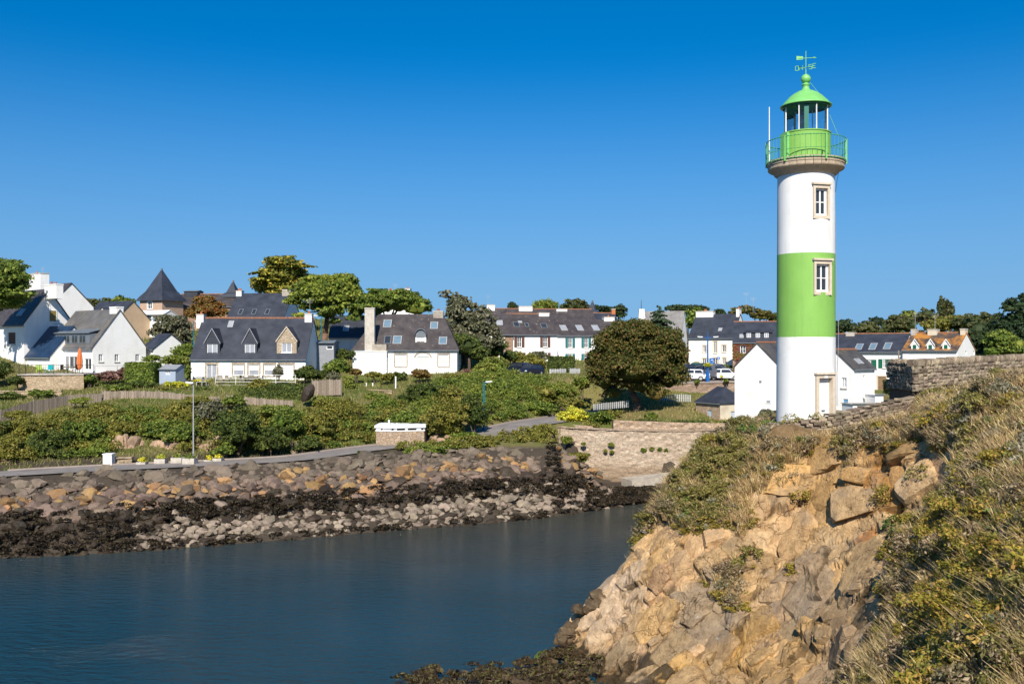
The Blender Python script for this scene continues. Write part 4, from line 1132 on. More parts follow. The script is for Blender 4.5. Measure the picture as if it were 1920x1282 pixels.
    def build(s):
        W, D, h, hr, bl = s.W, s.D, s.h, s.hr, s.below
        mb = MB()
        def face(pl, L, holes, top):
            o, U, V, N = pl
            us = sorted(set([0, L] + [x for q in holes for x in q[:2]])); vv = sorted(set([-bl, h] + [x for q in holes for x in q[2:]]))
            for i in range(len(us) - 1):
                for j in range(len(vv) - 1):
                    um, vm = (us[i] + us[i + 1]) / 2, (vv[j] + vv[j + 1]) / 2
                    if any(q[0] < um < q[1] and q[2] < vm < q[3] for q in holes): continue
                    mb.poly(*[o + U * a + V * b for a, b in ((us[i], vv[j]), (us[i + 1], vv[j]), (us[i + 1], vv[j + 1]), (us[i], vv[j + 1]))])
            for q in holes:
                c = [(q[0], q[2]), (q[1], q[2]), (q[1], q[3]), (q[0], q[3])]
                for k in range(4):
                    (a, b), (c_, d_) = c[k], c[(k + 1) % 4]
                    mb.poly(o + U * a + V * b, o + U * c_ + V * d_, o + U * c_ + V * d_ - N * .2, o + U * a + V * b - N * .2)
            if top: mb.poly(o + V * h, o + U * L + V * h, o + U * (L / 2) + V * hr)
        face(s.pl['front'], W, s.holes['front'], False)
        face(s.pl['right'], D, s.holes['right'], s.hip[1] == 0)
        face(s.pl['left'], D, s.holes['left'], s.hip[0] == 0)
        mb.poly((W, D, -bl), (0, D, -bl), (0, D, h), (W, D, h))
        s.part(mb, 'wall', s.wall)
        m = s.slope; e = s.ov; ze = h - e * m
        x0 = -(e if s.hip[0] else s.gov); x1 = W + (e if s.hip[1] else s.gov)
        l, r = s.hip
        N_ = s.pl['roof'][3]
        rf = MB(); t = s.thick
        up = Vector((0, 0, .012))
        fr = [Vector((x0, -e, ze)), Vector((x1, -e, ze)), Vector((W - r if r else x1, D / 2, hr)), Vector((l if l else x0, D / 2, hr))]
        off = Vector((0, 0, t * math.hypot(1, m)))
        rf.slab([p + up for p in fr], off)
        bk = [Vector((x1, D + e, ze)), Vector((x0, D + e, ze)), Vector((l if l else x0, D / 2, hr)), Vector((W - r if r else x1, D / 2, hr))]
        rf.slab([p + up for p in bk], off)
        if l: rf.slab([Vector((x0, D + e, ze)) + up, Vector((x0, -e, ze)) + up, Vector((l, D / 2, hr)) + up], off)
        if r: rf.slab([Vector((x1, -e, ze)) + up, Vector((x1, D + e, ze)) + up, Vector((W - r, D / 2, hr)) + up], off)
        o = s.part(rf, 'roof', s.roofm)
        # gutter and ridge
        gt = MB(); gt.tube((x0, -e - .06, ze + .06), (x1, -e - .06, ze + .06), .06, n=6); gt.build('gutter', MATS['zinc'], o)
        if s.ridge:
            rt = MB(); k = max(3, int((x1 - x0 - l - r) / .42)); a = (l if l else x0); b = (W - r if r else x1)
            for i in range(k):
                xa_, xb_ = a + (b - a) * i / k, a + (b - a) * (i + 1) / k - .02
                rt.tube((xa_, D / 2, hr + off.z - .04), (xb_, D / 2, hr + off.z - .03), .13, .12, 6)
            rt.build('ridge_tiles', MATS[s.ridge], o)
        if not l and s.gov:
            pass
        return s
    def aerial(s, px, ybase, ytop):
        pl = (Vector((0, s.D / 2, 0)), Vector((1, 0, 0)), Vector((0, 0, 1)), Vector((0, -1, 0)))
        u, v0 = s.hit(px, ybase, pl); _, v1 = s.hit(px, ytop, pl)
        mb = MB().tube((u, s.D / 2, v0 - .3), (u, s.D / 2, v1), .022, .018, 5)
        for k in range(3): mb.tube((u - .5 + .1 * k, s.D / 2 - .1, v1 - .1 - .18 * k), (u + .5 - .1 * k, s.D / 2 + .1, v1 - .1 - .18 * k), .012, n=4)
        s.part(mb, 'aerial', 'galvanised')
mat('old_shutter', (0.66, 0.66, 0.64), (0.6, 0.6, 0.58), 3, .7)
# ---- far left white house with a broad gable
h = House('white_gable_house', 'white house with a wide gable, one ochre blind and a red brown shutter', 45, 112, 'R', 38, 11, 5.9, 668, 607, 545, roof='slate_old', ridge=None)
h.win('front', 14, 622, 29, 646, 'closed', leaf='brown_paint')
h.chimney(90, 112, 533, at=None, dy=.42, pots=2, cap='white_render')
pl = h.pl['right']; u0, u1, v0, v1 = h.rect('right', 91, 581, 107, 604)
w = MB().pbox(pl, u0, u0 + .1, v0, v1, .0, .05).pbox(pl, u1 - .1, u1, v0, v1, 0, .05).pbox(pl, u0 + .1, u1 - .1, v0, v0 + .1, 0, .05).pbox(pl, u0 + .1, u1 - .1, v1 - .1, v1, 0, .05)
o = h.part(w, 'window', 'white_paint'); MB().pbox(pl, u0 + .1, u1 - .1, v0 + .1, v1 - .1, .003, .03).build('blind', MATS['ochre_shutter'], o); MB().pbox(pl, u0 - .1, u1 + .1, v0 - .1, v0 - .003, .002, .09).build('sill', MATS['white_paint'], o)
h.velux(34, 580, 46, 592, 'curtain_glass')
h.build()
h = House('white_house', 'white house with a broad chimney stack rising behind the wide white gable', 62, 126, 'L', 38, 4.2, 6, 620, 575, 535, roof='slate_old')
h.chimney(55, 84, 513, dy=.6, pots=1); h.aerial(80, 515, 500); h.build()
# ---- white house with the long dormer
C_ = House('white_house', 'white gabled house with a long glazed dormer and an orange parasol on its terrace', 174, 106, 'R', 38, 9.8, 6.4, 700, 651, 583, roof='slate_weathered')
h = C_
h.chimney(212, 231, 575, at='R', dy=.42, pots=0, cap='white_render')
h.band_dormer(104, 168, 644, 625, 616, [(107, 628, 117, 643), (120, 628, 131, 643), (135, 628, 146, 643), (149, 628, 161, 643)], fr='zinc', yy=.12)
h.win('right', 185, 664, 193, 678, 'casement', rows=1); h.win('right', 215, 664, 223, 678, 'casement', rows=1); h.win('right', 254, 664, 262, 678, 'casement', rows=1)
h.win('front', 103, 673, 116, 692, 'plain', sill=False); h.win('front', 129, 668, 146, 692, 'casement', rows=1, sill=False, shut='grey_paint', sw=.6); h.win('front', 158, 672, 171, 693, 'casement', rows=1, sill=False); h.win('front', 92, 673, 97, 692, 'plain', sill=False)
h.build()
w2 = House('wing', None, 94, 108.6, 'R', 38, 5.6, 5.5, 700, 668, 614, wall='white_render', roof='slate_wing', root=C_)
w2.build()
w3_ = House('wing', None, 266, 113, 'L', 38, 2.5, 4.5, 698, 654, 628, wall='white_render', roof='slate_blue', root=C_); w3_.build()
# ---- tan house behind
h = House('tan_gable_house', 'tan rendered house with a dark roof and a cut-off gable behind the white gabled house', 206, 138, 'R', 30, 7.5, 8.0, 650, 610, 566, wall='tan_render', roof='slate_blue')
h.dormer(186, 198, 592, 584, 577, wall='cream_render', yy=1.2); h.chimney(141, 149, 580, dy=.4, pots=1, y=1.0, base=3); h.build()
# ---- manor with the pyramid roof
def tower_house(name, label, px, Z, th, W, yg, ye, ya, wall, flare=.35, winrect=None, cat='tower', cons=False):
    h = House(name, label, px, Z, 'R', th, W, W, yg, ye, ya, wall=wall, cat=cat)
    hr = zat(ya, (h.M @ Vector((W / 2, W / 2, 0))).y) - h.M[2][3]
    if winrect: h.win('front', *winrect, style='casement', surround='white_paint')
    # walls and a flared pyramid
    mb = MB(); o = .3
    lv = [(o + .15, h.h - .1), (o - .12, h.h + .42), (-W * .13, h.h + (hr - h.h) * .3), (-W / 2 + .12, hr)]
    for (a, za), (b, zb) in zip(lv[:-1], lv[1:]):
        A = [(-a, -a, za), (W + a, -a, za), (W + a, W + a, za), (-a, W + a, za)]; B = [(-b, -b, zb), (W + b, -b, zb), (W + b, W + b, zb), (-b, W + b, zb)]
        mb.add(A + B, [(i, (i + 1) % 4, 4 + (i + 1) % 4, 4 + i) for i in range(4)])
    mb.poly((-.45, W + .45, h.h - .1), (W + .45, W + .45, h.h - .1), (W + .45, -.45, h.h - .1), (-.45, -.45, h.h - .1))
    h.part(mb, 'roof', 'slate_blue')
    h.part(MB().box(W / 2 - .12, W / 2 + .12, W / 2 - .12, W / 2 + .12, hr - .05, hr + .3), 'finial', 'zinc')
    q = MB(); hl = h.holes['front']
    us = sorted([0, W] + [x for g in hl for x in g[:2]]); vv = sorted([-2, h.h] + [x for g in hl for x in g[2:]])
    for i in range(len(us) - 1):
        for j in range(len(vv) - 1):
            if hl and i == 1 and j == 1: continue
            q.poly((us[i], 0, vv[j]), (us[i + 1], 0, vv[j]), (us[i + 1], 0, vv[j + 1]), (us[i], 0, vv[j + 1]))
    q.poly((W, 0, -2), (W, W, -2), (W, W, h.h), (W, 0, h.h)); q.poly((W, W, -2), (0, W, -2), (0, W, h.h), (W, W, h.h)); q.poly((0, W, -2), (0, 0, -2), (0, 0, h.h), (0, W, h.h))
    h.part(q, 'wall', wall)
    return h
h = tower_house('tower_house', 'square stone tower house with a tall slate pyramid roof', 304, 150, 24, 4.6, 612, 562, 507, 'pink_stone', winrect=(277, 566, 285, 579))
h = House('conservatory', 'white framed conservatory below the pyramid roofed tower', 305, 143, 'R', 24, 5.2, 3, 612, 590, 582, wall='white_paint', roof='white_paint', cat='conservatory', ov=.15, thick=.06)
for i in range(5):
    h.win('front', 256 + i * 9.7, 592, 264.5 + i * 9.7, 604, 'plain', sill=False, glass_='blue_glass')
h.build()
h = House('manor_house', 'long grey manor house with two box dormers beside the tower', 325, 156, 'L', 3, 11.5, 7, 606, 575, 553, wall='rubble_house', roof='slate_old', ridge='ridge_tile')
h.chimney(323, 333, 548, pots=0, m='rubble_house', y=1.5); h.build()
for a, b, t, lb in ((345, 371, 545, 'dark slate clad box on the manor roof, nearer the tower'), (414, 436, 552, 'dark slate clad box on the manor roof, nearer the turret')):
    h = House('roof_lantern', lb, a, 158.5, 'L', 5, (b - a) * 158.5 / F, 2.4, 580, t + 1.5, t, wall='slate_blue', roof='zinc', cat='roof box', ov=.05, thick=.05); h.build()
h = tower_house('turret', 'small round topped turret with a slate cone behind the red brown tree', 443, 158, 10, 2.2, 590, 556, 529, 'pink_stone', cat='turret')
h = House('dark_roofed_house', 'house with a big dark slate roof and three roof windows behind the dormered house', 532, 128, 'R', 4, 7.7, 8, 640, 596, 552, roof='slate_blue')
h.chimney(531, 547, 543, at=None, dy=.5, m='concrete', pots=0, base=2.5); h.chimney(445, 455, 545, dy=.5, pots=2)
for a in (447, 472, 497): h.velux(a, 580, a + 9, 590, 'dark_glass')
h.build()
# ---- house with three dormers
H3 = House('dormer_house', 'long white bungalow with three steep dormers and a stone trimmed front', 358, 106, 'L', 0, 215 * 106 / F, 8.4, 713, 672, 599, roof='slate_blue', ridge='ridge_tile')
h = H3
h.chimney(371, 384, 589, dy=.5, at=None, pots=1); h.chimney(573, 586, 588, dy=.5, pots=1); h.aerial(581, 590, 560)
h.velux(428, 602, 438, 614, 'curtain_glass')
for a, b, ap in ((384, 412, 616), (455, 482, 616)):
    h.dormer(a, b, 666, 641, ap, 'slate_blue', 'slate_blue', ((a + b) / 2 - 9.5, 645, (a + b) / 2 + 9.5, 664), trim='grey_paint')
h.dormer(519, 556, 668, 638, 613, 'rubble_dormer', 'slate_blue', (528, 643, 547, 661), trim='granite_surround', wstyle='casement')
h.win('front', 387, 683, 407, 713, 'french', rows=1, sill=False, glass_='curtain_glass', surround='rubble_dormer')
for a, b in ((437, 457), (466, 486), (495, 515)): h.win('front', a, 683, b, 704, 'roller', surround='rubble_dormer', glass_='curtain_glass')
h.win('front', 525, 683, 550, 712, 'closed', surround='rubble_dormer', sill=False)
h.build()
# ---- house and sheds behind the pine
h = House('garage_house', 'low white house with two garage doors and a roof window behind the umbrella pine', 617, 124, 'L', -4, 5.4, 7.5, 664, 632, 594, roof='slate_blue')
h.win('front', 629, 641, 645, 662, 'closed', sill=False); h.win('front', 655, 641, 668, 662, 'closed', sill=False); h.velux(642, 611, 656, 621, 'curtain_glass'); h.build()
h = House('grey_shed', 'small grey shed with a flat dark roof beside the pine trunk', 594, 112, 'L', 0, 2.0, 3, 676, 643, 639, wall='grey_paint', roof='zinc', cat='shed', thick=.06)
h.win('front', 612, 648, 624, 655, 'plain', sill=False); h.build()
# ---- house with the tall chimney
h = House('chimney_house', 'white house with a very tall plain chimney, arched doorway and lichen flecked roof', 663, 115, 'L', 0, 194 * 115 / F, 8.6, 699, 655, 592, roof='slate_old', hipL=2.4, hipR=2.0)
o_ = h.chimney(685, 703, 577, dy=.5, m='pale_concrete', pots=0, base=2.2, y=-.1)
h.part(MB().box(2.3, 4.0, -.62, .6, h.h - .22, h.h + .62), 'chimney_base', 'concrete')
h.part(MB().box(.02, 4.05, -.8, .03, -1.6, h.h - .3), 'annexe_wall', 'white_render'); h.part(MB().box(-.06, 4.12, -.88, -.01, h.h - .3, h.h - .2), 'coping', 'white_paint')
h.chimney(813, 831, 583, dy=.5, m='concrete', pots=3)
for q in ((717, 600, 736, 614), (805, 604, 823, 617), (735, 630, 755, 645), (821, 632, 840, 646)): h.velux(*q, 'blue_glass')
h.velux(719, 630, 735, 645, 'dark_glass')
h.dormer(779, 799, 645, 632, 617, 'white_render', 'zinc', (781, 629, 796, 643), style='arch', wstyle='closed', yy=.7)
h.win('front', 741, 664, 762, 687, 'closed', surround='concrete', leaf='old_shutter'); h.win('front', 822, 664, 842, 687, 'closed', surround='concrete', leaf='old_shutter')
h.win('front', 781, 668, 805, 690, 'closed', sill=False, leaf='old_shutter')
u0, u1, v0, v1 = h.rect('front', 779, 664, 807, 671)
um = (u0 + u1) / 2; ra = (u1 - u0) / 2; mb = MB(); prev = None
for i in range(13):
    t = math.pi * i / 12; p = (um - ra * math.cos(t), v0 + .05 + ra * .62 * math.sin(t)); q = (um - (ra + .18) * math.cos(t), v0 + .05 + (ra * .62 + .2) * math.sin(t))
    if prev: mb.slab([(prev[0][0], -.06, prev[0][1]), (p[0], -.06, p[1]), (q[0], -.06, q[1]), (prev[1][0], -.06, prev[1][1])], (0, .056, 0))
    prev = (p, q)
h.part(mb, 'door_arch', 'concrete')
h.build()
h = House('hilltop_house', 'house whose two white chimneys show over the clipped evergreen', 715, 150, 'L', 5, 5.2, 7, 600, 575, 549, roof='slate_old')
h.chimney(724, 741, 544, dy=.6, pots=2, m='white_render'); h.chimney(759, 770, 541, dy=.6, pots=1); h.aerial(741, 547, 532); h.build()
# ---- terrace
T1 = House('terrace_house', 'terraced white house with brown shutters and a stone end wall', 962, 136, 'L', -14, 81 * 136 / F * 1.07, 8, 690, 627, 590, roof='slate_old', ridge='ridge_tile', hipL=.0)
h = T1
for a, b in ((969.5, 978), (1018, 1026.5)): h.win('front', a, 631, b, 651, 'casement', shut='brown_paint', sw=.42)
for a, b in ((971, 980), (1018, 1027)): h.win('front', a, 661, b, 676, 'casement', shut='brown_paint', sw=.42)
for q in ((961, 604, 975, 613), (983, 606, 992, 613), (1012, 607, 1027, 615)): h.velux(*q, 'dark_glass')
h.velux(972, 602, 978, 606, 'curtain_glass')
h.chimney(1009, 1028, 586, dy=.5, pots=0); h.build()
h = House('wing', None, 928, 135.4, 'L', -4, 2.55, 7.5, 692, 627, 590, wall='rubble_house', roof='slate_old', root=T1, hipL=1.2)
h.win('front', 938, 633, 945, 649, 'casement', surround='granite_surround'); h.win('front', 936, 661, 945, 676, 'casement', surround='granite_surround'); h.velux(929, 601, 944, 610, 'curtain_glass'); h.build()
h = House('terrace_house', 'terraced white house with blue green shutters and three roof windows', 1043.5, 141.2, 'L', -14, 10.5, 8, 692, 629, 600, roof='slate_old')
for a, b in ((1065, 1073), (1095, 1103)):
    h.win('front', a, 634, b, 652, 'casement', shut='teal_paint', sw=.42); h.win('front', a, 663, b, 678, 'casement', shut='teal_paint', sw=.42)
h.win('front', 1128, 634, 1136, 652, 'casement', shut='teal_paint', sw=.42)
for a in (1049, 1079, 1109): h.velux(a, 610, a + 15, 620, 'curtain_glass')
h.chimney(1131, 1150, 594, dy=.5, pots=1); h.build()
h = House('rear_terrace_house', 'long dark roof with white chimney stacks running behind the terrace', 908, 156, 'L', -10, 19, 8, 650, 612, 580, roof='slate_old', ridge='ridge_tile')
h.chimney(912, 927, 571, dy=.55, pots=0); h.chimney(972, 997, 574, dy=.6, pots=0); h.chimney(1042, 1062, 579, dy=.6, pots=0)
for a in (944, 976): h.velux(a, 589, a + 9, 595, 'curtain_glass')
h.aerial(915, 575, 553); h.build()
h = House('slate_hung_house', 'low dark house with a long slate roof at the terrace end', 1064, 165, 'L', -6, 9, 7, 640, 612, 588, roof='slate_blue', ridge='ridge_tile', wall='slate_blue')
h.chimney(1146, 1153, 579, dy=.4, m='terracotta', pots=0); h.build()
tower_house('slate_steeple', 'small pointed slate steeple behind the terrace roofs', 1117, 172, 20, 1.7, 640, 588, 566, 'slate_blue', cat='steeple')
# ---- chapel
h = House('chapel', 'old chapel with a steep pale slate roof and white pointed gable', 1277, 168, 'R', 24, 7.5, 4.4, 672, 637, 586, roof='slate_pale', cat='chapel')
h.build()
mb = MB()
b0 = P(1203, 640, 162); x = 1.55
lv = [(.95, -4), (.9, 2.0), (.72, 2.3), (.42, 5.2), (.46, 5.25), (.46, 5.45)]
for (a, za), (b, zb) in zip(lv[:-1], lv[1:]):
    mb.add([(-a, -a * .8, za), (a, -a * .8, za), (a, a * .8, za), (-a, a * .8, za), (-b, -b * .8, zb), (b, -b * .8, zb), (b, b * .8, zb), (-b, b * .8, zb)], [(i, (i + 1) % 4, 4 + (i + 1) % 4, 4 + i) for i in range(4)])
mb.poly(*[(sx * .46, sy * .37, 5.45) for sx, sy in ((-1, -1), (1, -1), (1, 1), (-1, 1))])
r_ = empty('bell_tower', b0, 0, 'tapering white bell tower with a thin rod above the round tree', 'bell tower')
mb.build('tower_wall', MATS['white_render'], r_)
MB().tube((-.05, 0, 5.4), (-.05, 0, 7.0), .05, .03, 5).build('rod', MATS['black_metal'], r_)
# ---- tall white house and the ivy house
h = House('tall_white_house', 'tall white house with sparse windows above the car park', 1374, 150, 'R', 30, 7.2, 8, 692, 633, 590, roof='slate_blue')
h.chimney(1325, 1339, 583, at='L', dy=.55, pots=2); h.chimney(1400, 1417, 578, at='R', dy=.6, pots=1)
h.aerial(1399, 580, 548); h.aerial(1412, 580, 557)
for q in ((1318, 648, 1324, 661), (1338, 640, 1344, 662), (1354, 647, 1361, 660), (1317, 672, 1324, 683), (1338, 671, 1345, 684), (1355, 671, 1361, 683)):
    h.win('front', *q, style='casement', surround='granite_surround', rows=1)
h.win('front', 1329, 672, 1335, 688, 'leaf', leaf='blue_paint', sill=False)
h.velux(1348, 615, 1353, 621, 'curtain_glass'); h.build()
h = House('ivy_house', 'house with red creeper on its wall and a long dormer of three white windows', 1374, 139, 'L', 16, 11, 8, 692, 642, 605, wall='rubble_house', roof='slate_blue', ridge='ridge_tile')
IVY = h
h.band_dormer(1396, 1447, 634, 623, 619, [(1400, 624, 1408, 633), (1417, 624, 1425, 633), (1433, 624, 1441, 633)], wall='slate_blue', roof='slate_blue', fr='white_paint', g='curtain_glass')
for a, b in ((1388, 1398), (1412, 1421)): h.win('front', a, 647, b, 662, 'casement', shut='brown_paint', sw=.4)
h.win('front', 1379, 674, 1384, 688, 'leaf', leaf='brown_paint', sill=False)
h.velux(1387, 627, 1394, 634, 'curtain_glass'); h.build()
# ---- white buildings beside the lighthouse
h = House('white_gable_cottage', 'white cottage with a blank gable and streaked slate roof directly beside the lighthouse', 1464, 86, 'L', -48, 7, 4.6, 772, 690, 645, roof='slate_mossy', ridge='ridge_tile', ov=.1)
pl = h.pl['left']
u0, u1, v0, v1 = h.rect('left', 1437, 749, 1446, 756)
w = MB().pbox(pl, u0, u1, v0, v1, 0, .04); o = h.part(w, 'window', 'white_paint'); MB().pbox(pl, u0 + .06, u1 - .06, v0 + .06, v1 - .06, .042, .05).build('pane', MATS['curtain_glass'], o)
u0, u1, v0, v1 = h.rect('left', 1424, 713, 1428, 717); h.part(MB().pbox(pl, u0, u1, v0, v1, 0, .05), 'vent', 'grey_paint')
h.build()
h = House('narrow_cottage', 'narrow white cottage with lichen on its ridge and a blue door', 1601, 80, 'L', -40, 3.3, 3.6, 776, 693, 658.5, roof='slate_mossy', ridge='ridge_tile', ov=.1)
for q, g in (((1578, 708, 1587, 727), 'curtain_glass'),):
    h.win('left', *q, style='casement', sill=True, glass_=g)
h.win('left', 1581, 748, 1590, 769, 'leaf', leaf='blue_paint', sill=False)
h.win('front', 1618.5, 703, 1622, 719, 'plain', sill=False); h.velux(1604, 673, 1616, 683, 'curtain_glass')
h.build()
mb = MB(); a = P(1592, 752, 77); 
h = House('white_lean_to', 'low white outbuilding with a sloping grey edge in front of the narrow cottage', 1599, 77, 'L', -12, 2.3, 1.6, 778, 758.5, 757, roof='pale_concrete', cat='outbuilding', ov=.05, thick=.05); h.build()
h = House('white_lean_to', 'low white block at the corner of the narrow cottage', 1641, 79, 'L', -12, .75, 1.5, 778, 741, 740, roof='white_render', cat='outbuilding', ov=.03, thick=.05); h.build()
# ---- the long houses with green shutters
h = House('long_slate_house', 'long white house with green shutters and three roof windows behind the stone wall', 1692, 117, 'R', 34, 13.0, 8, 740, 660, 627, roof='slate_blue', ridge='ridge_tile')
h.chimney(1588, 1604, 623, dy=.6, m='pale_concrete', pots=0)
for q in ((1603, 645, 1619, 656), (1629, 644, 1645, 656), (1656, 643, 1673, 655)): h.velux(*q, 'blue_glass')
for a, b, y0, y1 in ((1655, 1662, 673, 690), (1629, 1635.5, 674, 691)): h.win('front', a, y0, b, y1, 'casement', shut='green_paint', sw=.5)
u0, u1, v0, v1 = h.rect('front', 1646, 706, 1661, 740)
h.win('front', 1646, 706, 1661, 738, 'leaf', leaf='wood', sill=False, surround='granite_surround')
h.build()
h = House('lichen_roof_house', 'white house with an orange lichen roof and three gabled dormers with green doors', 1795, 110, 'R', 40, 6.1, 7.4, 744, 657, 625.5, roof='slate_lichen', ridge='ridge_tile', wall='white_render')
h.chimney(1701, 1718, 617, dy=.6, m='pale_concrete', pots=0, at='L'); h.chimney(1742, 1759, 617, dy=.6, m='cream_render', pots=0); h.chimney(1803, 1818, 616, at='R', dy=.6, m='cream_render', pots=0)
for a in (1708.5, 1738, 1767):
    h.dormer(a, a + 14, 667, 646, 636, 'white_render', 'slate_lichen', (a + 2.5, 646.5, a + 9.5, 666), wstyle='leaf', leaf='green_paint', yy=.02, trim='white_paint')
h.win('front', 1708, 679, 1715, 697, 'leaf', leaf='green_paint'); h.win('front', 1694, 709, 1702, 716, 'plain')
h.win('right', 1810, 655, 1813, 664, 'plain', sill=False); h.win('right', 1825, 655, 1828, 664, 'plain', sill=False)
h.aerial(1716, 620, 585); h.aerial(1753, 620, 588); h.build()
# ---- hut with the hipped roof
h = House('stone_hut', 'small stone hut with a hipped slate roof and two pale blue doors', 1350, 100, 'R', 60, 3.8, 3.9, 789, 757, 729, wall='rubble_warm', roof='slate_blue', cat='hut', hipL=1.2, hipR=1.4, ov=.12)
h.win('front', 1326, 769, 1334, 788, 'leaf', leaf='pale_blue_paint', sill=False); h.win('right', 1370, 771, 1378, 789, 'leaf', leaf='pale_blue_paint', sill=False)
pl = h.pl['right']; q = h.holes['right'][0]
h.part(MB().pbox(pl, .0, q[0], -.6, h.h - .04, .004, .03).pbox(pl, q[1], h.D, -.6, h.h - .04, .004, .03).pbox(pl, q[0], q[1], q[3], h.h - .04, .004, .03), 'rendered_wall', 'cream_render')
h.build()
# ---- pillbox
b0 = P(705, 840, 88); zt = zat(808, 88)
r_ = empty('blockhouse', (b0.x, b0.y, zat(842, 88)), 0, 'squat stone blockhouse with a white slotted top beside the lane', 'blockhouse')
hgt = zt - zat(842, 88); s_ = 88 / F
foot = [(0, 0), (32 * s_, -.5), (90 * s_, .25), (90 * s_, 3.2), (0, 3.2)]
mb = MB(); mb.slab([(x, y, -1.2) for x, y in foot], (0, 0, hgt + 1.2)); mb.build('stone_wall', MATS['rubble_warm'], r_)
def ringb(z0, z1, g, n=None):
    cx_, cy_ = 45 * s_, 1.4
    return [((x - cx_) * g + cx_, (y - cy_) * g + cy_, z0) for x, y in foot]
MB().slab(ringb(hgt + .30, 0, 1.06), (0, 0, .22)).build('roof_slab', MATS['white_paint'], r_)
MB().slab(ringb(hgt + .002, 0, 1.03), (0, 0, .08)).build('sill_band', MATS['white_paint'], r_)
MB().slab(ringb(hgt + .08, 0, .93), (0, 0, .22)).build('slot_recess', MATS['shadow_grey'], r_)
for (x0, x1, y0, y1) in ((0, 10, 0, 1), (13, 40, 0, 1), (55, 60, 0, 1), (76, 84, 0, 1), (89, 90, 0, 1)):
    def at_(u):
        if u <= 32: t = u / 32; return (32 * s_ * t, -.5 * t)
        t = (u - 32) / 58; return ((32 + 58 * t) * s_, -.5 + .75 * t)
    A, B = at_(x0), at_(x1)
    MB().slab([(A[0], A[1], hgt + .08), (B[0], B[1], hgt + .08), (B[0], B[1] + .2, hgt + .08), (A[0], A[1] + .2, hgt + .08)], (0, 0, .22)).build('pier', MATS['white_paint'], r_)
MB().box(20 * s_, 23 * s_, 1, 1.15, hgt + .5, hgt + .95).build('vent_pipe', MATS['white_paint'], r_)
# ---- blue shed
h = House('garden_shed', 'pale blue garden shed with a grey felt roof beside the dormered house', 329, 102, 'R', 14, 1.95, 2.2, 716, 693, 684.5, wall='shed_blue', roof='grey_paint', cat='shed', ov=.1, thick=.05)
h.win('front', 310, 694, 319, 702, 'casement', sill=False, glass_='curtain_glass'); h.build()
# ---------------------------------------------------------------- boulders of the revetment
def rock_mesh(name, m, seed, planes=10, flat=1.0, sub=2):
    import bmesh
    bm = bmesh.new(); bmesh.ops.create_icosphere(bm, subdivisions=sub, radius=1.0)
    r = np.random.RandomState(seed)
    n = r.normal(0, 1, (planes, 3)); n /= np.linalg.norm(n, axis=1)[:, None]; d = r.uniform(.42, .74, planes)
    for v in bm.verts:
        u = np.array(v.co); u /= np.linalg.norm(u)
        t = n @ u; k = np.where(t > 1e-3, d / np.maximum(t, 1e-3), 9); q = min(1.0, k.min())
        v.co = Vector(u * (q + r.normal(0, .012)))
        v.co.z *= flat
    me = bpy.data.meshes.new(name); bm.to_mesh(me); bm.free()
    me.materials.append(m)
    return me

ZONES = {'rock_grey': ((0.178, 0.140, 0.102), (0.115, 0.092, 0.070), (0.25, 0.205, 0.15)), 'rock_ochre': ((0.36, 0.21, 0.085), (0.27, 0.17, 0.09), (0.20, 0.15, 0.11)),
         'rock_brown': ((0.21, 0.152, 0.112), (0.135, 0.10, 0.08), (0.27, 0.205, 0.145)), 'rock_weed': ((0.032, 0.023, 0.015), (0.05, 0.036, 0.022), (0.11, 0.09, 0.065)), 'rock_barnacle': ((0.29, 0.235, 0.175), (0.19, 0.15, 0.115), (0.44, 0.38, 0.30))}
for k_, (a_, b_, c_) in ZONES.items():
    for src in ('object', 'island'):
        m, n, l, bs, _ = nodes(k_ + '_' + src)
        g = n.new('ShaderNodeNewGeometry').outputs['Position']
        nz = noise(n, l, g, 2.2, 8, 0.7); n2 = noise(n, l, g, 9, 6, 0.7)
        col = mixc(n, l, ramp(n, l, nz.outputs[0], .35, .65).outputs[0], a_, b_)
        col = mixc(n, l, ramp(n, l, n2.outputs[0], .58, .72).outputs[0], col, c_)
        col = jitter(n, l, col, .35, src, .012)
        l.new(col, bs.inputs['Base Color']); bs.inputs['Roughness'].default_value = .85 if k_ != 'rock_weed' else .5
        bs.inputs['Specular IOR Level'].default_value = .15 if k_ != 'rock_weed' else .3
        bump(n, l, bs, n2.outputs[0], 0.8, 0.1)
zn = list(ZONES)
SH = np.array(w3([(-80, 1051, 62.9), (0, 1046, 63.6), (150, 1038, 64.9), (300, 1029, 66.5), (420, 1020, 68.1), (600, 1005, 71), (730, 994, 73.2), (850, 985, 75.2), (1000, 972, 78.3), (1110, 957, 82.1)]))
CR = np.array(w3([(-80, 902, 68.8), (0, 898, 69.8), (150, 887, 72.2), (300, 878, 74.3), (420, 873, 76), (600, 861, 79.4), (730, 850, 82.2), (850, 842, 84.8), (1000, 838, 87.2), (1060, 846, 88.6)]))
def along(poly, t):
    d = np.r_[0, np.cumsum(np.linalg.norm(np.diff(poly, axis=0), axis=1))]; d /= d[-1]
    return np.array([np.interp(t, d, poly[:, i]) for i in range(3)])
rr = random.Random(3)
bank = empty('boulder_revetment', (0, 0, 0), 0, None, None); bank['kind'] = 'structure'; bank['label'] = 'sloping bank of loose boulders banded grey, ochre, weed black and barnacle white'
rocks = []
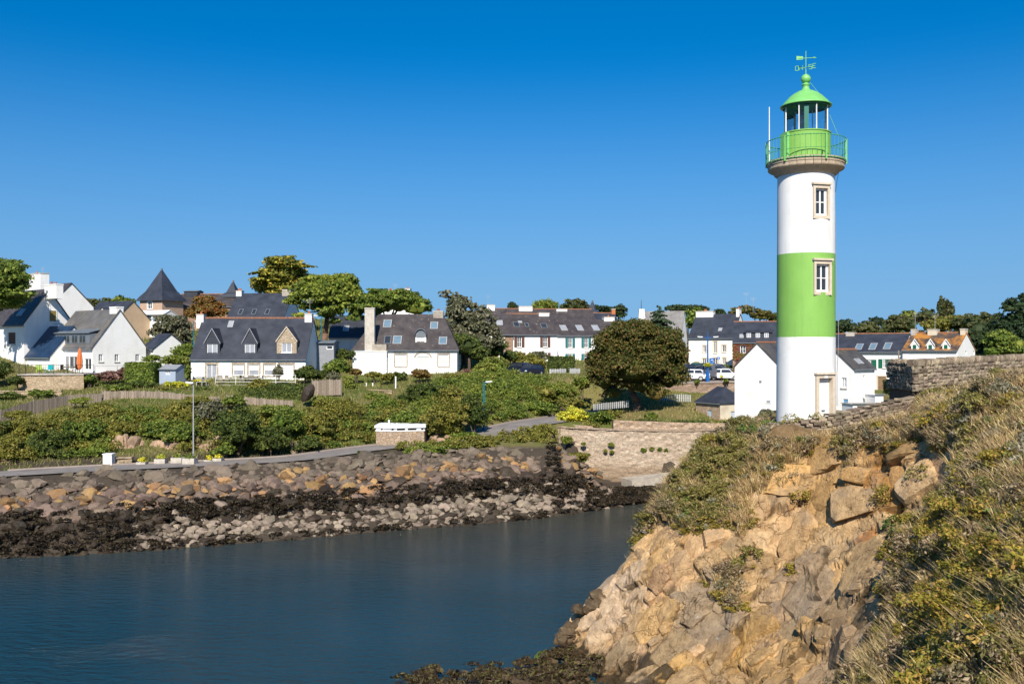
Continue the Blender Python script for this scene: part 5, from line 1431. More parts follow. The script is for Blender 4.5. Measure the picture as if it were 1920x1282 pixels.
for i in range(122):
    for j in range(18):
        t = (i + rr.uniform(.0, 1.0)) / 122; s = (j + rr.uniform(-.1, 1.1)) / 18
        a, b = along(SH, t), along(CR, t)
        p = a + (b - a) * s
        px = 960 + F * p[0] / p[1]
        zone = 'rock_grey' if s > .76 else 'rock_ochre' if s > .60 else 'rock_brown' if s > .43 else 'rock_weed' if s > .25 else 'rock_barnacle'
        s2 = s + rr.gauss(0, .075) + .05 * math.sin(px / 90) - (.03 if px > 700 else 0)
        lim = .26 if px > 330 else (.26 - .34 * (330 - px) / 120 if px > 210 else -1)
        zone = 'rock_grey' if s2 > .76 else 'rock_ochre' if s2 > .61 else 'rock_brown' if s2 > .42 + (.03 if px < 300 else .06) else 'rock_weed' if s2 > lim else 'rock_barnacle'
        if zone == 'rock_ochre' and rr.random() < (.6 if px < 900 else .7): zone = 'rock_brown'
        if zone == 'rock_brown' and rr.random() < .12: zone = 'rock_ochre'
        if s2 < .05 and rr.random() < .6: zone = 'rock_weed'
        r = rr.uniform(.40, .80) * (1.0 if s > .27 else .74) * (.9 if rr.random() < .8 else 1.35)
        hump = .35 * math.sin(math.pi * min(1, max(0, s)))
        rocks.append((p + np.array([0, 0, hump - .18]), r, zone))
for i in range(560):
    t, s = rr.random(), rr.uniform(-.05, .36)
    p = along(SH, t) * (1 - s) + along(CR, t) * s; px = 960 + F * p[0] / p[1]
    pale = px > 300 - 60 * rr.random() and s < .27
    rocks.append((p + np.array([0, 0, .12]), rr.uniform(.26, .55), 'rock_barnacle' if pale and s > .02 and rr.random() < .85 else 'rock_weed'))
# weed covered ledges below the quay wall and along the waterline
for i in range(260):
    px = rr.uniform(1040, 1320); f_ = rr.random()
    base = np.interp(px, [1040, 1110, 1180, 1250, 1330], [962, 957, 948, 941, 936]); top = np.interp(px, [1040, 1100, 1200, 1330], [850, 893, 905, 892])
    py = base + (top - base) * f_
    Zz = np.interp(f_, [0, 1], [np.interp(px, [1040, 1110, 1180, 1250, 1330], [80.5, 82.1, 84.8, 86.9, 88]), 91.5])
    p = P(px, py, Zz); zz = gz(p.x, p.y)
    zone = rr.choice(['rock_weed', 'rock_weed', 'rock_weed', 'rock_brown', 'rock_barnacle']) if f_ < .75 else rr.choice(['rock_brown', 'rock_weed', 'rock_grey', 'rock_barnacle'])
    if px < 1120 and f_ > .6: zone = rr.choice(['rock_brown', 'rock_grey', 'rock_ochre'])
    rocks.append((np.array([p.x, p.y, max(zz, p.z - .3) if px < 1120 else zz + .05]), rr.uniform(.3, .65), zone))
for i in range(90):
    t = rr.random(); e0 = P(1038 + 80 * t + rr.uniform(-14, 10), 842 + 52 * t + rr.uniform(-6, 22), 90 + 2.2 * t)
    rocks.append((np.array(e0), rr.uniform(.3, .6), rr.choice(['rock_brown', 'rock_grey', 'rock_brown', 'rock_weed', 'rock_ochre'])))
protos = {(z_, k): rock_mesh('boulder', MATS[z_ + '_object'], 100 + k * 7, 17, .8) for z_ in zn for k in range(7)}
hp = [rock_mesh('rock', MATS['rubber'], 300 + k, 16, .75, 1) for k in range(6)]
hpv = [(np.array([v.co[:] for v in m_.vertices]), np.array([p.vertices[:] for p in m_.polygons])) for m_ in hp]
order = sorted(range(len(rocks)), key=lambda i: -rocks[i][1] / rocks[i][0][1] * (1 if -20 < 960 + F * rocks[i][0][0] / rocks[i][0][1] else 0))
big = set(order[:300])
VV, FF, MI, nv = [], [], [], 0
for i, (p, r, z_) in enumerate(rocks):
    eu = Matrix.Rotation(rr.uniform(0, 6.28), 3, 'Z') @ Matrix.Rotation(rr.uniform(-.5, .5), 3, 'X') @ Matrix.Rotation(rr.uniform(-.4, .4), 3, 'Y')
    sc = Vector((r * rr.uniform(1, 1.6), r * rr.uniform(.85, 1.2), r * rr.uniform(.75, 1.05)))
    if i in big:
        mw = Matrix.Translation(Vector(p)) @ eu.to_4x4() @ Matrix.Diagonal((*sc, 1))
        link('boulder', protos[(z_, rr.randrange(7))], bank, mw)
    else:
        v, f = hpv[rr.randrange(6)]
        VV.append((v * np.array(sc)) @ np.array(eu).T + p); FF.append(f + nv); nv += len(v); MI += [zn.index(z_)] * len(f)
link('small_boulders', npmesh('small_boulders', np.concatenate(VV), np.concatenate(FF), [MATS[z_ + '_island'] for z_ in zn], False, MI), bank, kind='stuff')

# ---------------------------------------------------------------- leaves
def leaf_quads(c, nrm, size, aspect, r):
    n = len(c)
    nrm = nrm / np.maximum(np.linalg.norm(nrm, axis=1), 1e-6)[:, None]
    t = r.normal(0, 1, (n, 3)); a = np.cross(nrm, t); a /= np.maximum(np.linalg.norm(a, axis=1), 1e-6)[:, None]; b = np.cross(nrm, a)
    s = (size * r.uniform(.6, 1.3, n))[:, None]
    a = a * s * .5; b = b * s * .5 * aspect
    bend = nrm * s * .12
    V = np.stack([c - a * .35 - b, c + a * .9 - b * .1 - bend, c + a * .3 + b, c - a * .9 + b * .1 - bend], 1).reshape(-1, 3)
    return V, np.arange(n * 4).reshape(-1, 4)

def leafcloud(lobes, n, size, seed, clumps=26, crad=.33, aspect=1.0, up=.25, bottom=-.35, core=.0, spread=.28, flatc=1.0):
    r = np.random.RandomState(seed)
    lob = [(np.array(c, float), np.array(q, float)) for c, q in lobes]
    w = np.array([(q[0] * q[1] * q[2]) ** (2 / 3) for _, q in lob]); w = w / w.sum()
    C, Q = [], []
    for (c, q), ww in zip(lob, w):
        k = max(4, int(round(clumps * ww * len(lob) ** .5)))
        d = r.normal(0, 1, (k * 3, 3)); d /= np.linalg.norm(d, axis=1)[:, None]; d = d[d[:, 2] > bottom][:k]
        rad = r.uniform(.62, .88, len(d))[:, None]
        C.append(c + d * q * rad)
        Q.append(np.ones((len(d), 1)) * q * crad * r.uniform(.7, 1.35, (len(d), 1)))
    C = np.concatenate(C); Q = np.concatenate(Q); Q[:, 2] *= flatc
    wt = (Q[:, 0] * Q[:, 2]); wt = wt / wt.sum()
    idx = r.choice(len(C), n, p=wt)
    d = r.normal(0, 1, (n, 3)); d /= np.linalg.norm(d, axis=1)[:, None]
    d[:, 2] = np.where(d[:, 2] < -.3, -d[:, 2] * .8, d[:, 2])
    rad = (1 - spread * r.rand(n) ** 1.5)[:, None] * (1 + .12 * r.normal(0, 1, (n, 1)))
    pos = C[idx] + d * Q[idx] * rad
    nr = d * .9 + r.normal(0, .55, (n, 3)); nr[:, 2] += up
    V, Fq = leaf_quads(pos, nr, size, aspect, r)
    if core:
        cv, cf = [], []; o = 0
        v0, f0 = SPH
        for c, q in lob:
            cv.append(v0 * q * core * (1 + .08 * np.sin(v0[:, :1] * 7 + v0[:, 1:2] * 5)) + c); cf.append(f0 + o + len(V)); o += len(v0)
        V = np.concatenate([V] + cv); Fq = np.concatenate([Fq] + cf)
    return V, Fq
# coarse quad sphere for the dark inside of bushes
def quadsphere(n=8, m=5):
    vs = [(math.cos(2 * math.pi * i / n) * math.sin(math.pi * (j + .25) / (m - .5)), math.sin(2 * math.pi * i / n) * math.sin(math.pi * (j + .25) / (m - .5)), math.cos(math.pi * (j + .25) / (m - .5))) for j in range(m) for i in range(n)]
    fs = [(j * n + i, (j + 1) * n + i, (j + 1) * n + (i + 1) % n, j * n + (i + 1) % n) for j in range(m - 1) for i in range(n)]
    return np.array(vs), np.array(fs)
SPH = quadsphere()

leafmat('leaf_olive', (0.17, 0.165, 0.026), (0.105, 0.112, 0.02), (0.21, 0.18, 0.045))
leafmat('leaf_dark', (0.042, 0.064, 0.014), (0.062, 0.082, 0.02), (0.10, 0.12, 0.024))
leafmat('leaf_green', (0.105, 0.145, 0.022), (0.065, 0.098, 0.018), (0.17, 0.20, 0.035))
leafmat('leaf_lime', (0.17, 0.20, 0.028), (0.10, 0.145, 0.022), (0.20, 0.19, 0.05))
leafmat('leaf_yellow', (0.50, 0.45, 0.03), (0.24, 0.27, 0.03), (0.55, 0.5, 0.08))
leafmat('leaf_grey', (0.125, 0.125, 0.068), (0.085, 0.09, 0.048), (0.17, 0.16, 0.10))
leafmat('leaf_brown_oak', (0.086, 0.085, 0.018), (0.055, 0.070, 0.014), (0.13, 0.085, 0.028), scale=.5)
leafmat('leaf_rust', (0.20, 0.085, 0.022), (0.15, 0.095, 0.028), (0.12, 0.11, 0.03))
leafmat('leaf_purple', (0.16, 0.075, 0.065), (0.10, 0.065, 0.04), (0.22, 0.12, 0.10))
leafmat('leaf_pine', (0.15, 0.19, 0.025), (0.085, 0.12, 0.02), (0.22, 0.23, 0.04))
leafmat('leaf_cypress', (0.21, 0.20, 0.03), (0.075, 0.10, 0.02), (0.36, 0.29, 0.045))
leafmat('leaf_far', (0.052, 0.075, 0.024), (0.080, 0.090, 0.030), (0.10, 0.085, 0.035), scale=.25)
leafmat('leaf_far_dark', (0.025, 0.045, 0.018), (0.042, 0.06, 0.022), scale=.25)
leafmat('leaf_blue_conifer', (0.055, 0.085, 0.04), (0.04, 0.065, 0.03))
leafmat('leaf_ivy_red', (0.24, 0.055, 0.035), (0.15, 0.09, 0.03), (0.10, 0.12, 0.03), scale=1.0)
_seed = [100]
def nseed(): _seed[0] += 1; return _seed[0]

def shrub(px, py, rw, rh, Z, m, label, name='shrub', cat='shrub', k=1.4, lf=1.85, deep=1.0, group=None, nl=5, box=False, stem=False):
    """a bush seen at (px, py) with half width rw and half height rh in photograph pixels"""
    s = Z / F; c = P(px, py, Z); sd = nseed(); r = np.random.RandomState(sd)
    zb = -rh * s
    root = empty(name, (c.x, c.y, c.z + zb), 0, label, cat, group)
    W_, H_ = rw * s, rh * s
    D_ = max(.6 * deep, min(W_, H_ * 1.6) * deep)
    n = int(k * math.pi * rw * rh) + 60
    if box:
        q = r.uniform(-1, 1, (n, 3)); ax = r.choice(3, n, p=[.15, .4, .45]); q[np.arange(n), ax] = np.where(ax == 2, 1, np.where(ax == 1, -1, np.sign(r.rand(n) - .5)))
        q = q + r.normal(0, .03, q.shape)
        bx = np.array([W_, D_, H_])
        nr = np.zeros((n, 3)); nr[np.arange(n), ax] = np.sign(q[np.arange(n), ax]); nr += r.normal(0, .6, nr.shape)
        V, Fq = leaf_quads(q * bx, nr, s * lf * 1.9, 1.0, r)
        b = .93
        cv = np.array([(x, y, z) for z in (-1, 1) for x, y in ((-1, -1), (1, -1), (1, 1), (-1, 1))]) * bx * b
        Fq = np.r_[Fq, np.array(MB.BF) + len(V)]; V = np.r_[V, cv]
        V[:, 2] += H_
    else:
        lobes = [((0, 0, -.1 * H_), (W_ * .62, D_ * .62, H_ * .86))]
        for i in range(nl):
            t = 2 * math.pi * (i + r.rand() * .6) / nl
            lobes.append(((math.cos(t) * W_ * .52, math.sin(t) * D_ * .52, H_ * r.uniform(-.3, .28)), (W_ * r.uniform(.36, .52), D_ * r.uniform(.4, .55), H_ * r.uniform(.46, .66))))
        V, Fq = leafcloud(lobes, n, s * lf * 1.9, sd, 60, .30, up=.35, bottom=-.5, core=.52, spread=.45)
        V[:, 2] += H_
    link('foliage', npmesh('foliage', V, Fq, MATS[m]), root)
    if box is False:
        mb = MB()
        for i in range(3): mb.tube((r.uniform(-.2, .2) * W_, 0, -.5), (r.uniform(-.4, .4) * W_, r.uniform(-.3, .3) * D_, H_ * .9), .06, .03, 5)
        mb.build('stem', MATS['bark'], root)
    return root

def tree(name, label, px, pyb, Z, lobes, m, k=.6, lf=2.4, trunk=None, barkm='bark', aspect=1.0, clumps=40, crad=.32, cat='tree', core=0.0, flatc=1.0, deep=1.0, bottom=-.5, spread=.3, limbs=True, up=.25, group=None):
    """lobes: (px, py, half width, half height, depth offset) in photograph pixels at distance Z"""
    s = Z / F; sd = nseed(); b = P(px, pyb, Z)
    root = empty(name, b, 0, label, cat, group)
    L3, area = [], 0
    for q in lobes:
        c = P(q[0], q[1], Z) - b; dz = q[4] if len(q) > 4 else 0
        L3.append(((c.x, dz, c.z), (q[2] * s, max(.8, q[2] * s * deep), q[3] * s))); area += math.pi * q[2] * q[3]
    V, Fq = leafcloud(L3, int(k * area) + 80, s * lf * 1.9, sd, clumps, crad, aspect, up, bottom, core, spread, flatc)
    link('crown', npmesh('crown', V, Fq, MATS[m]), root)
    tr = trunk or [(px, pyb, .25), (px, lobes[0][1], .12)]
    pts = [P(a, c, Z) - b for a, c, _ in tr]; rad = [t[2] for t in tr]
    pts[0] = pts[0] - Vector((0, 0, .6))
    mb = MB(); mb.path(pts, rad, 9)
    if limbs:
        for i, (c, q) in enumerate(L3):
            a = pts[-1] if i % 2 else pts[max(0, len(pts) - 2)] * .4 + pts[-1] * .6
            e = Vector(c) * .75 + Vector((0, 0, 0)) + a * .25
            mid = (a + e) / 2 + Vector((0, 0, -.1 * (e - a).length))
            mb.path([a, mid, e], [rad[-1] * .8, rad[-1] * .5, rad[-1] * .22], 6)
    mb.build('trunk', MATS[barkm], root, smooth=True)
    return root
# ---------------------------------------------------------------- masonry walls with stones of their own
def block_mesh(name, m, seed):
    r = random.Random(seed)
    v = []
    for z in (-.5, .5):
        for x, y in ((-.5, -.5), (.5, -.5), (.5, .5), (-.5, .5)):
            v.append((x * r.uniform(.78, 1), y * r.uniform(.85, 1.0), z * r.uniform(.74, 1)))
    # a face with a raised middle
    mb = MB(); mb.add(v, MB.BF[:2] + MB.BF[3:])
    c = (r.uniform(-.15, .15), -.62, r.uniform(-.15, .15)); mb.add([v[0], v[1], v[5], v[4], c], [(0, 1, 4), (1, 2, 4), (2, 3, 4), (3, 0, 4)])
    return mb.mesh(name, m)
STM = []
for i, (a_, b_, l_) in enumerate((((0.32, 0.25, 0.175), (0.23, 0.18, 0.13), (0.46, 0.40, 0.31)), ((0.26, 0.195, 0.14), (0.18, 0.14, 0.10), (0.36, 0.29, 0.21)), ((0.38, 0.30, 0.21), (0.27, 0.22, 0.155), (0.30, 0.28, 0.14)))):
    STM.append(mat('wall_stone_%d' % i, a_, b_, 5, .92, .6, 25, jit=.42, dirt=l_, dscale=4, hue=.012))
mat('mortar_dark', (0.12, 0.09, 0.065), (0.08, 0.06, 0.045), 6, .95, .6, 20)
blocks = [block_mesh('stone', STM[i % 3], 40 + i) for i in range(12)]
def stone_run(root, pts, thick, row, lens, seed, coping=None, face=1, limit=300):
    """courses of stones along pts = [(x, y, z_bottom, z_top)]"""
    r = random.Random(seed); count = 0
    core = MB()
    P0 = [Vector((a[0], a[1], 0)) for a in pts]; L = [0]
    for a, b in zip(P0[:-1], P0[1:]): L.append(L[-1] + (b - a).length)
    def at(u):
        u = max(0, min(L[-1] - 1e-4, u))
        for i in range(len(L) - 1):
            if u <= L[i + 1]: break
        t = (u - L[i]) / (L[i + 1] - L[i]); a, b = pts[i], pts[i + 1]
        d = (P0[i + 1] - P0[i]).normalized()
        return Vector((a[0] + (b[0] - a[0]) * t, a[1] + (b[1] - a[1]) * t, 0)), d, a[2] + (b[2] - a[2]) * t, a[3] + (b[3] - a[3]) * t
    rb = root.matrix_basis.translation
    n = max(8, int(L[-1] / .5)); A = []
    for i in range(n + 1):
        p, d, zb, zt = at(L[-1] * i / n); q = Vector((-d.y, d.x, 0)) * 1.0
        A.append([p + q * .05 + Vector((0, 0, zb - 1.0)), p + q * thick + Vector((0, 0, zb - 1.0)), p + q * thick + Vector((0, 0, zt - .03)), p + q * .05 + Vector((0, 0, zt - .03))])
    vs = [v - rb for a in A for v in a]
    core.add(vs, [(i * 4 + k, i * 4 + (k + 1) % 4, (i + 1) * 4 + (k + 1) % 4, (i + 1) * 4 + k) for i in range(n) for k in range(4)] + [(0, 1, 2, 3), (n * 4 + 3, n * 4 + 2, n * 4 + 1, n * 4)])
    core.build('wall_core', MATS['mortar_dark'], root)
    hmax = max(a[3] - a[2] for a in pts); k = 0
    while k * row < hmax + row:
        u = r.uniform(-.2, 0)
        while u < L[-1]:
            ln = r.uniform(*lens); p, d, zb, zt = at(u + ln / 2); h = row * r.uniform(.95, 1.4)
            z = zt - row * (k + .5) - .02 + r.uniform(-.035, .035)
            if z > zb - row and u + ln / 2 < L[-1] and u + ln / 2 > 0 and count < limit:
                q = Vector((-d.y, d.x, 0))
                M_ = Matrix(((d.x, q.x, 0, p.x - rb.x), (d.y, q.y, 0, p.y - rb.y), (0, 0, 1, z - rb.z), (0, 0, 0, 1)))
                M_ = M_ @ Matrix.Translation((0, r.uniform(-.02, .03), 0)) @ Matrix.Rotation(r.uniform(-.06, .06), 4, 'Y') @ Matrix.Diagonal((ln * .98, .24, h * .93, 1))
                link('stone', blocks[r.randrange(12)], root, M_); count += 1
            u += ln
        k += 1
    if coping:
        u = 0; cw, chh = coping
        while u < L[-1]:
            w = r.uniform(*cw); p, d, zb, zt = at(u + w / 2); q = Vector((-d.y, d.x, 0))
            hh = r.uniform(*chh)
            M_ = Matrix(((d.x, q.x, 0, p.x - rb.x), (d.y, q.y, 0, p.y - rb.y), (0, 0, 1, zt + hh / 2 - .02 - rb.z), (0, 0, 0, 1))) @ Matrix.Translation((0, thick * .45, 0)) @ Matrix.Rotation(r.uniform(-.1, .1), 4, 'Y') @ Matrix.Diagonal((w * .92, thick * 1.12, hh, 1))
            link('coping_stone', blocks[r.randrange(12)], root, M_); u += w
    return count

a = P(1716, 690, 50); b = P(1965, 690, 57)
root = empty('stone_wall', (a.x, a.y, 11.4), 0, 'high rubble stone wall with upright coping stones on the right of the headland', 'stone wall')
stone_run(root, [(a.x + .25, a.y + 4.2, 11.2, 12.95), (a.x, a.y + .0, 11.2, 12.98), (P(1830, 690, 53).x, 53, 11.6, 13.12), (b.x, b.y, 12.0, 13.25)], .5, .18, (.22, .52), 5, ((.13, .22), (.30, .42)), limit=299)
root = empty('parapet_wall', (12.5, 43, 10.4), 0, 'low rubble parapet curving past the foot of the lighthouse', 'stone wall')
pp = [(1436, 793, 44.0), (1470, 790, 43.2), (1510, 785, 42.8), (1560, 775.5, 42.8), (1600, 767, 43.2), (1640, 758, 44.2), (1690, 748, 45.8), (1722, 741, 47.6)]
pts = []
for px, py, Z in pp:
    p = P(px, py, Z); pts.append((p.x, p.y, p.z - .75, p.z - .09))
stone_run(root, pts, .4, .15, (.22, .5), 8, ((.5, .9), (.07, .11)), limit=230)

# quay wall
def bumpy_wall(path, zb, zt, n_u, n_v, batter, seed, amp=.06):
    """path: list of (x, y); returns verts, quads for a rough face"""
    pp_ = np.array(path, float); d = np.r_[0, np.cumsum(np.linalg.norm(np.diff(pp_, axis=0), axis=1))]
    u = np.linspace(0, d[-1], n_u); x = np.interp(u, d, pp_[:, 0]); y = np.interp(u, d, pp_[:, 1])
    zb_ = np.interp(u, d, zb); zt_ = np.interp(u, d, zt)
    v = np.linspace(0, 1, n_v)
    Z_ = zb_[None] + (zt_ - zb_)[None] * v[:, None]
    X_ = np.repeat(x[None], n_v, 0); Y_ = np.repeat(y[None], n_v, 0)
    Y_ = Y_ + (Z_ - zb_[None]) * batter - amp * vnoise(X_ * 2.2 + seed, Z_ * 4, X_ * 0) - amp * 1.2 * fbm(X_ * .5, Z_ * .6, X_ * 0 + seed, 3)
    I_ = np.arange(n_u * n_v).reshape(n_v, n_u)
    Q_ = np.c_[I_[:-1, :-1].ravel(), I_[:-1, 1:].ravel(), I_[1:, 1:].ravel(), I_[1:, :-1].ravel()]
    return np.c_[X_.ravel(), Y_.ravel(), Z_.ravel()], Q_
root = empty('quay_wall', (0, 0, 0), 0, 'long pale stone quay wall stained dark towards the water', 'quay wall')
QZ = [(1030, 97), (1052, 94.8), (1150, 94.4), (1280, 93.8), (1440, 93)]
qpath = [(P(a_, 0, b_).x, b_) for a_, b_ in QZ]
V, Q = bumpy_wall(qpath, [.4] * 5, [zat(y_, b_) for y_, (a_, b_) in zip((797, 801, 806, 808, 803), QZ)], 260, 60, .05, 3)
link('wall_face', npmesh('wall_face', V, Q, MATS['quay_stone'], False), root)
mb = MB(); cp = [P(a_, y_, b_ + .25) for y_, (a_, b_) in zip((797, 801, 806, 808, 803), QZ)]
for p, q in zip(cp[:-1], cp[1:]):
    k = max(2, int((q - p).length / 1.1))
    for i in range(k):
        e0, e1 = p.lerp(q, i / k), p.lerp(q, (i + .97) / k); j = rr.uniform(-.02, .02)
        mb.slab([e0 + Vector((0, -.14 + j, -.04)), e1 + Vector((0, -.14 + j, -.04)), e1 + Vector((0, 1.2, -.04)), e0 + Vector((0, 1.2, -.04))], (0, 0, .09 + j))
mb.build('coping', MATS['rubble_warm'], root, kind='stuff')
upath = [(P(1148, 0, 97).x, 97), (P(1150, 0, 95.8).x, 95.8), (P(1280, 0, 95.4).x, 95.4), (P(1440, 0, 94.6).x, 94.6)]
V, Q = bumpy_wall(upath, [zat(812, 95.5)] * 4, [zat(787, 97), zat(787, 95.8), zat(792, 95.4), zat(794, 94.6)], 200, 16, .04, 9, .09)
link('upper_wall', npmesh('upper_wall', V, Q, MATS['rubble_warm'], False), root)
V, Q = bumpy_wall([(P(1038, 0, 97).x, 97.5), (P(1046, 0, 96.2).x, 96.2), (P(1112, 0, 95.6).x, 95.6)], [zat(806, 96)] * 3, [zat(795, 97), zat(793, 96.2), zat(799, 95.6)], 60, 10, .04, 12, .06)
link('end_wall', npmesh('end_wall', V, Q, MATS['rubble_warm'], False), root)
# slipway
q = [P(1185, 902, 91.0), P(1330, 884, 89.6), P(1330, 877, 91.4), P(1165, 896, 92.6)]
mb = MB(); mb.slab([p + Vector((0, 0, -1.2)) for p in q], (0, 0, 1.25)); mb.build('slipway', MATS['concrete'], kind='structure', label='pale concrete slipway sloping along the quay wall')
# walls round gardens and the car park
def prism_wall(name, label, line, zt, back, m, cat='stone wall', low=1.6, cap=None, amp=.05, seed=1):
    """retaining wall: line of (px, Z), top rows zt"""
    root = empty(name, (0, 0, 0), 0, label, cat)
    path = [(P(px, 0, Z).x, Z) for px, Z in line]; tops = [zat(y, Z) for y, (px, Z) in zip(zt, line)]
    V, Q = bumpy_wall(path, [t - low for t in tops], tops, 90, 14, .03, seed, amp)
    link('wall_face', npmesh('wall_face', V, Q, MATS[m], False), root)
    mb = MB()
    fr = [Vector((x, y, t)) for (x, y), t in zip(path, tops)]
    for p, q in zip(fr[:-1], fr[1:]):
        mb.slab([p + Vector((0, -.06, -.04)), q + Vector((0, -.06, -.04)), q + Vector((0, back, -.04)), p + Vector((0, back, -.04))], (0, 0, .1))
    mb.build('coping', MATS[cap or m], root)
    return root
prism_wall('terrace_wall', 'pale stone retaining wall under the terrace with the parasol', [(30, 104), (47, 101.5), (157, 101)], [702.5, 702.5, 702], 7.5, 'rubble_garden', cap='pale_concrete', low=3.0)
prism_wall('garden_wall', 'low broken garden wall on the lawn below the terrace wall', [(-20, 97.5), (60, 97.2), (115, 96.8)], [733, 734, 733], .4, 'rubble_garden', low=.9, seed=4)
prism_wall('car_park_wall', 'stone retaining wall below the parked cars', [(1205, 119.5), (1275, 118), (1392, 117)], [720, 718, 716.5], 9, 'rubble_carpark', cap='kerb_stone', low=3.4, seed=6)
prism_wall('garden_step_wall', 'short low wall of loose stone beside the lawn under the chimney house', [(640, 104), (700, 103.5), (735, 103.5)], [733, 731, 733], .4, 'rubble_garden', low=.7, seed=7)
mb = MB(); q = [P(1255, 700, 120), P(1410, 700, 119), P(1500, 690, 146), P(1240, 690, 146)]
zz_ = zat(717, 119)
mb.poly(*[(p.x, p.y, zz_ + .07 + (.9 if p.y > 130 else 0)) for p in q]); mb.build('car_park', MATS['asphalt'], kind='structure', label='small asphalt car park in front of the tall white house')

# ---------------------------------------------------------------- fences
mat('reed', (0.30, 0.24, 0.185), (0.22, 0.175, 0.135), 9, .95, jit=.28, jsrc='island')
def reed_screen(label, line, seed):
    r = random.Random(seed); root = empty('reed_fence', (0, 0, 0), 0, label, 'fence')
    mb = MB(); posts = []
    for (p0, t0, b0, Z0), (p1, t1, b1, Z1) in zip(line[:-1], line[1:]):
        A, B = P(p0, t0, Z0), P(p1, t1, Z1); A2, B2 = P(p0, b0, Z0), P(p1, b1, Z1)
        n = max(3, int((B - A).length / .09)); posts.append((A, A2))
        for i in range(n):
            t, u = i / n, (i + .94) / n
            a, b = A.lerp(B, t), A.lerp(B, u); c, d = A2.lerp(B2, t), A2.lerp(B2, u); j = r.uniform(-.07, .05); y = r.uniform(-.02, .02)
            c.z -= .5; d.z -= .5
            mb.slab([c + Vector((0, y, 0)), d + Vector((0, y, 0)), b + Vector((0, y, j)), a + Vector((0, y, j))], (0, .03, 0))
    posts.append((B, B2))
    mb.build('reed_panel', MATS['reed'], root, kind='stuff')
    for A, B in posts: MB().tube(B - Vector((0, -.08, .6)), A + Vector((0, .08, .1)), .05, n=6).build('post', MATS['timber_grey'], root)
reed_screen('grey reed fence sloping down along the lawn edge at the far left', [(-60, 778, 800, 83), (0, 770, 791, 84), (62, 751, 769, 87), (125, 741, 757, 90), (189, 737, 752, 92)], 1)
reed_screen('straight pale reed fence below the blue shed', [(191, 733, 752, 92.4), (297, 733, 750, 93.4), (360, 740, 755, 93.6), (410, 744, 760, 93.4)], 2)
reed_screen('reed fence below the clipped hedges of the dormered house', [(425, 741, 757, 93), (490, 747, 761, 92.8), (548, 751, 765, 92.5)], 3)
reed_screen('short brownish reed fence beside the leaning dark boulder', [(585, 713, 733, 98), (640, 711, 731, 99)], 4)
def picket_fence(label, line, seed, sp=.16, w=.085, name='picket_fence'):
    root = empty(name, (0, 0, 0), 0, label, 'fence')
    me = None
    for (p0, t0, b0, Z0), (p1, t1, b1, Z1) in zip(line[:-1], line[1:]):
        A, B, A2, B2 = P(p0, t0, Z0), P(p1, t1, Z1), P(p0, b0, Z0), P(p1, b1, Z1)
        L = (B - A).length; n = int(L / sp); ang = math.atan2(B.y - A.y, B.x - A.x)
        for i in range(n):
            t = (i + .5) / n; p = A.lerp(B, t); q = A2.lerp(B2, t); h = p.z - q.z
            if me is None:
                mb = MB(); mb.slab([(-w / 2, 0, -.3), (w / 2, 0, -.3), (w / 2, 0, .9), (0, 0, 1), (-w / 2, 0, .9)], (0, .025, 0)); me = mb.mesh('picket', MATS['picket'])
            link('picket', me, root, Matrix.Translation(q) @ Matrix.Rotation(ang, 4, 'Z') @ Matrix.Diagonal((1, 1, h * rr.uniform(.94, 1.04), 1)))
        for f_ in (.3, .75): MB().path([A2.lerp(A, f_) + Vector((0, .05, 0)), B2.lerp(B, f_) + Vector((0, .05, 0))], .03, 4).build('rail', MATS['timber_grey'], root)
picket_fence('pale picket fence at the left foot of the round tree', [(1112, 757, 766, 101.5), (1150, 753, 763, 102.5), (1180, 750, 760, 103)], 1, .22, .13)
picket_fence('pale picket fence by the car park wall right of the round tree', [(1236, 741, 751, 112), (1268, 738, 749, 112.5), (1296, 739, 750, 112.5)], 2, .24, .14)
picket_fence('grey board fence panels below the green shuttered house', [(1030, 691, 705, 127), (1062, 690, 705, 127.5)], 3, .3, .29, 'board_fence')
picket_fence('grey board fence panel right of the gap by the hedge', [(1068, 690, 705, 127.6), (1088, 690, 704, 128)], 3, .3, .29, 'board_fence')

# ---------------------------------------------------------------- terrace furniture
s_ = C_
def rail_fence(label, pts, h, m, step=.9, name='railing', rails=(1.0, .1), r_=.02, fine=None):
    root = empty(name, (0, 0, 0), 0, label, 'railing')
    mb = MB()
    for a, b in zip(pts[:-1], pts[1:]):
        a, b = Vector(a), Vector(b)
        for f_ in rails: MB().tube(a + Vector((0, 0, h * f_)), b + Vector((0, 0, h * f_)), r_, n=5).build('rail', MATS[m], root)
        n = max(1, int((b - a).length / step))
        for i in range(n + 1):
            p = a.lerp(b, i / n); MB().tube(p - Vector((0, 0, .1)), p + Vector((0, 0, h)), r_ * 1.2, n=5).build('post', MATS[m], root)
        if fine:
            n = int((b - a).length / fine)
            for i in range(n): p = a.lerp(b, (i + .5) / n); mb.tube(p + Vector((0, 0, h * .1)), p + Vector((0, 0, h)), .009, n=4)
    if fine: mb.build('balusters', MATS[m], root, kind='stuff')
    return root
tz = zat(702, 101) + .06
tp = lambda px, Z: Vector(((px - 960) / F * Z, Z, tz))
rail_fence('thin dark railing along the edge of the parasol terrace', [tp(24, 104), tp(48, 101.9), tp(100, 101.7), tp(155, 101.5), tp(176, 102.5)], .95, 'black_metal', 1.1, fine=.22)
rail_fence('thin grey railing running below the white gable', [tp(178, 102.8), tp(220, 104), tp(262, 106)], .8, 'galvanised', 1.2, rails=(1.0,))
r_ = empty('parasol', tp(149.5, 103), 0, 'closed orange parasol standing on the terrace', 'parasol')
MB().tube((0, 0, 0), (0, 0, 2.75), .025, n=6).build('pole', MATS['galvanised'], r_)
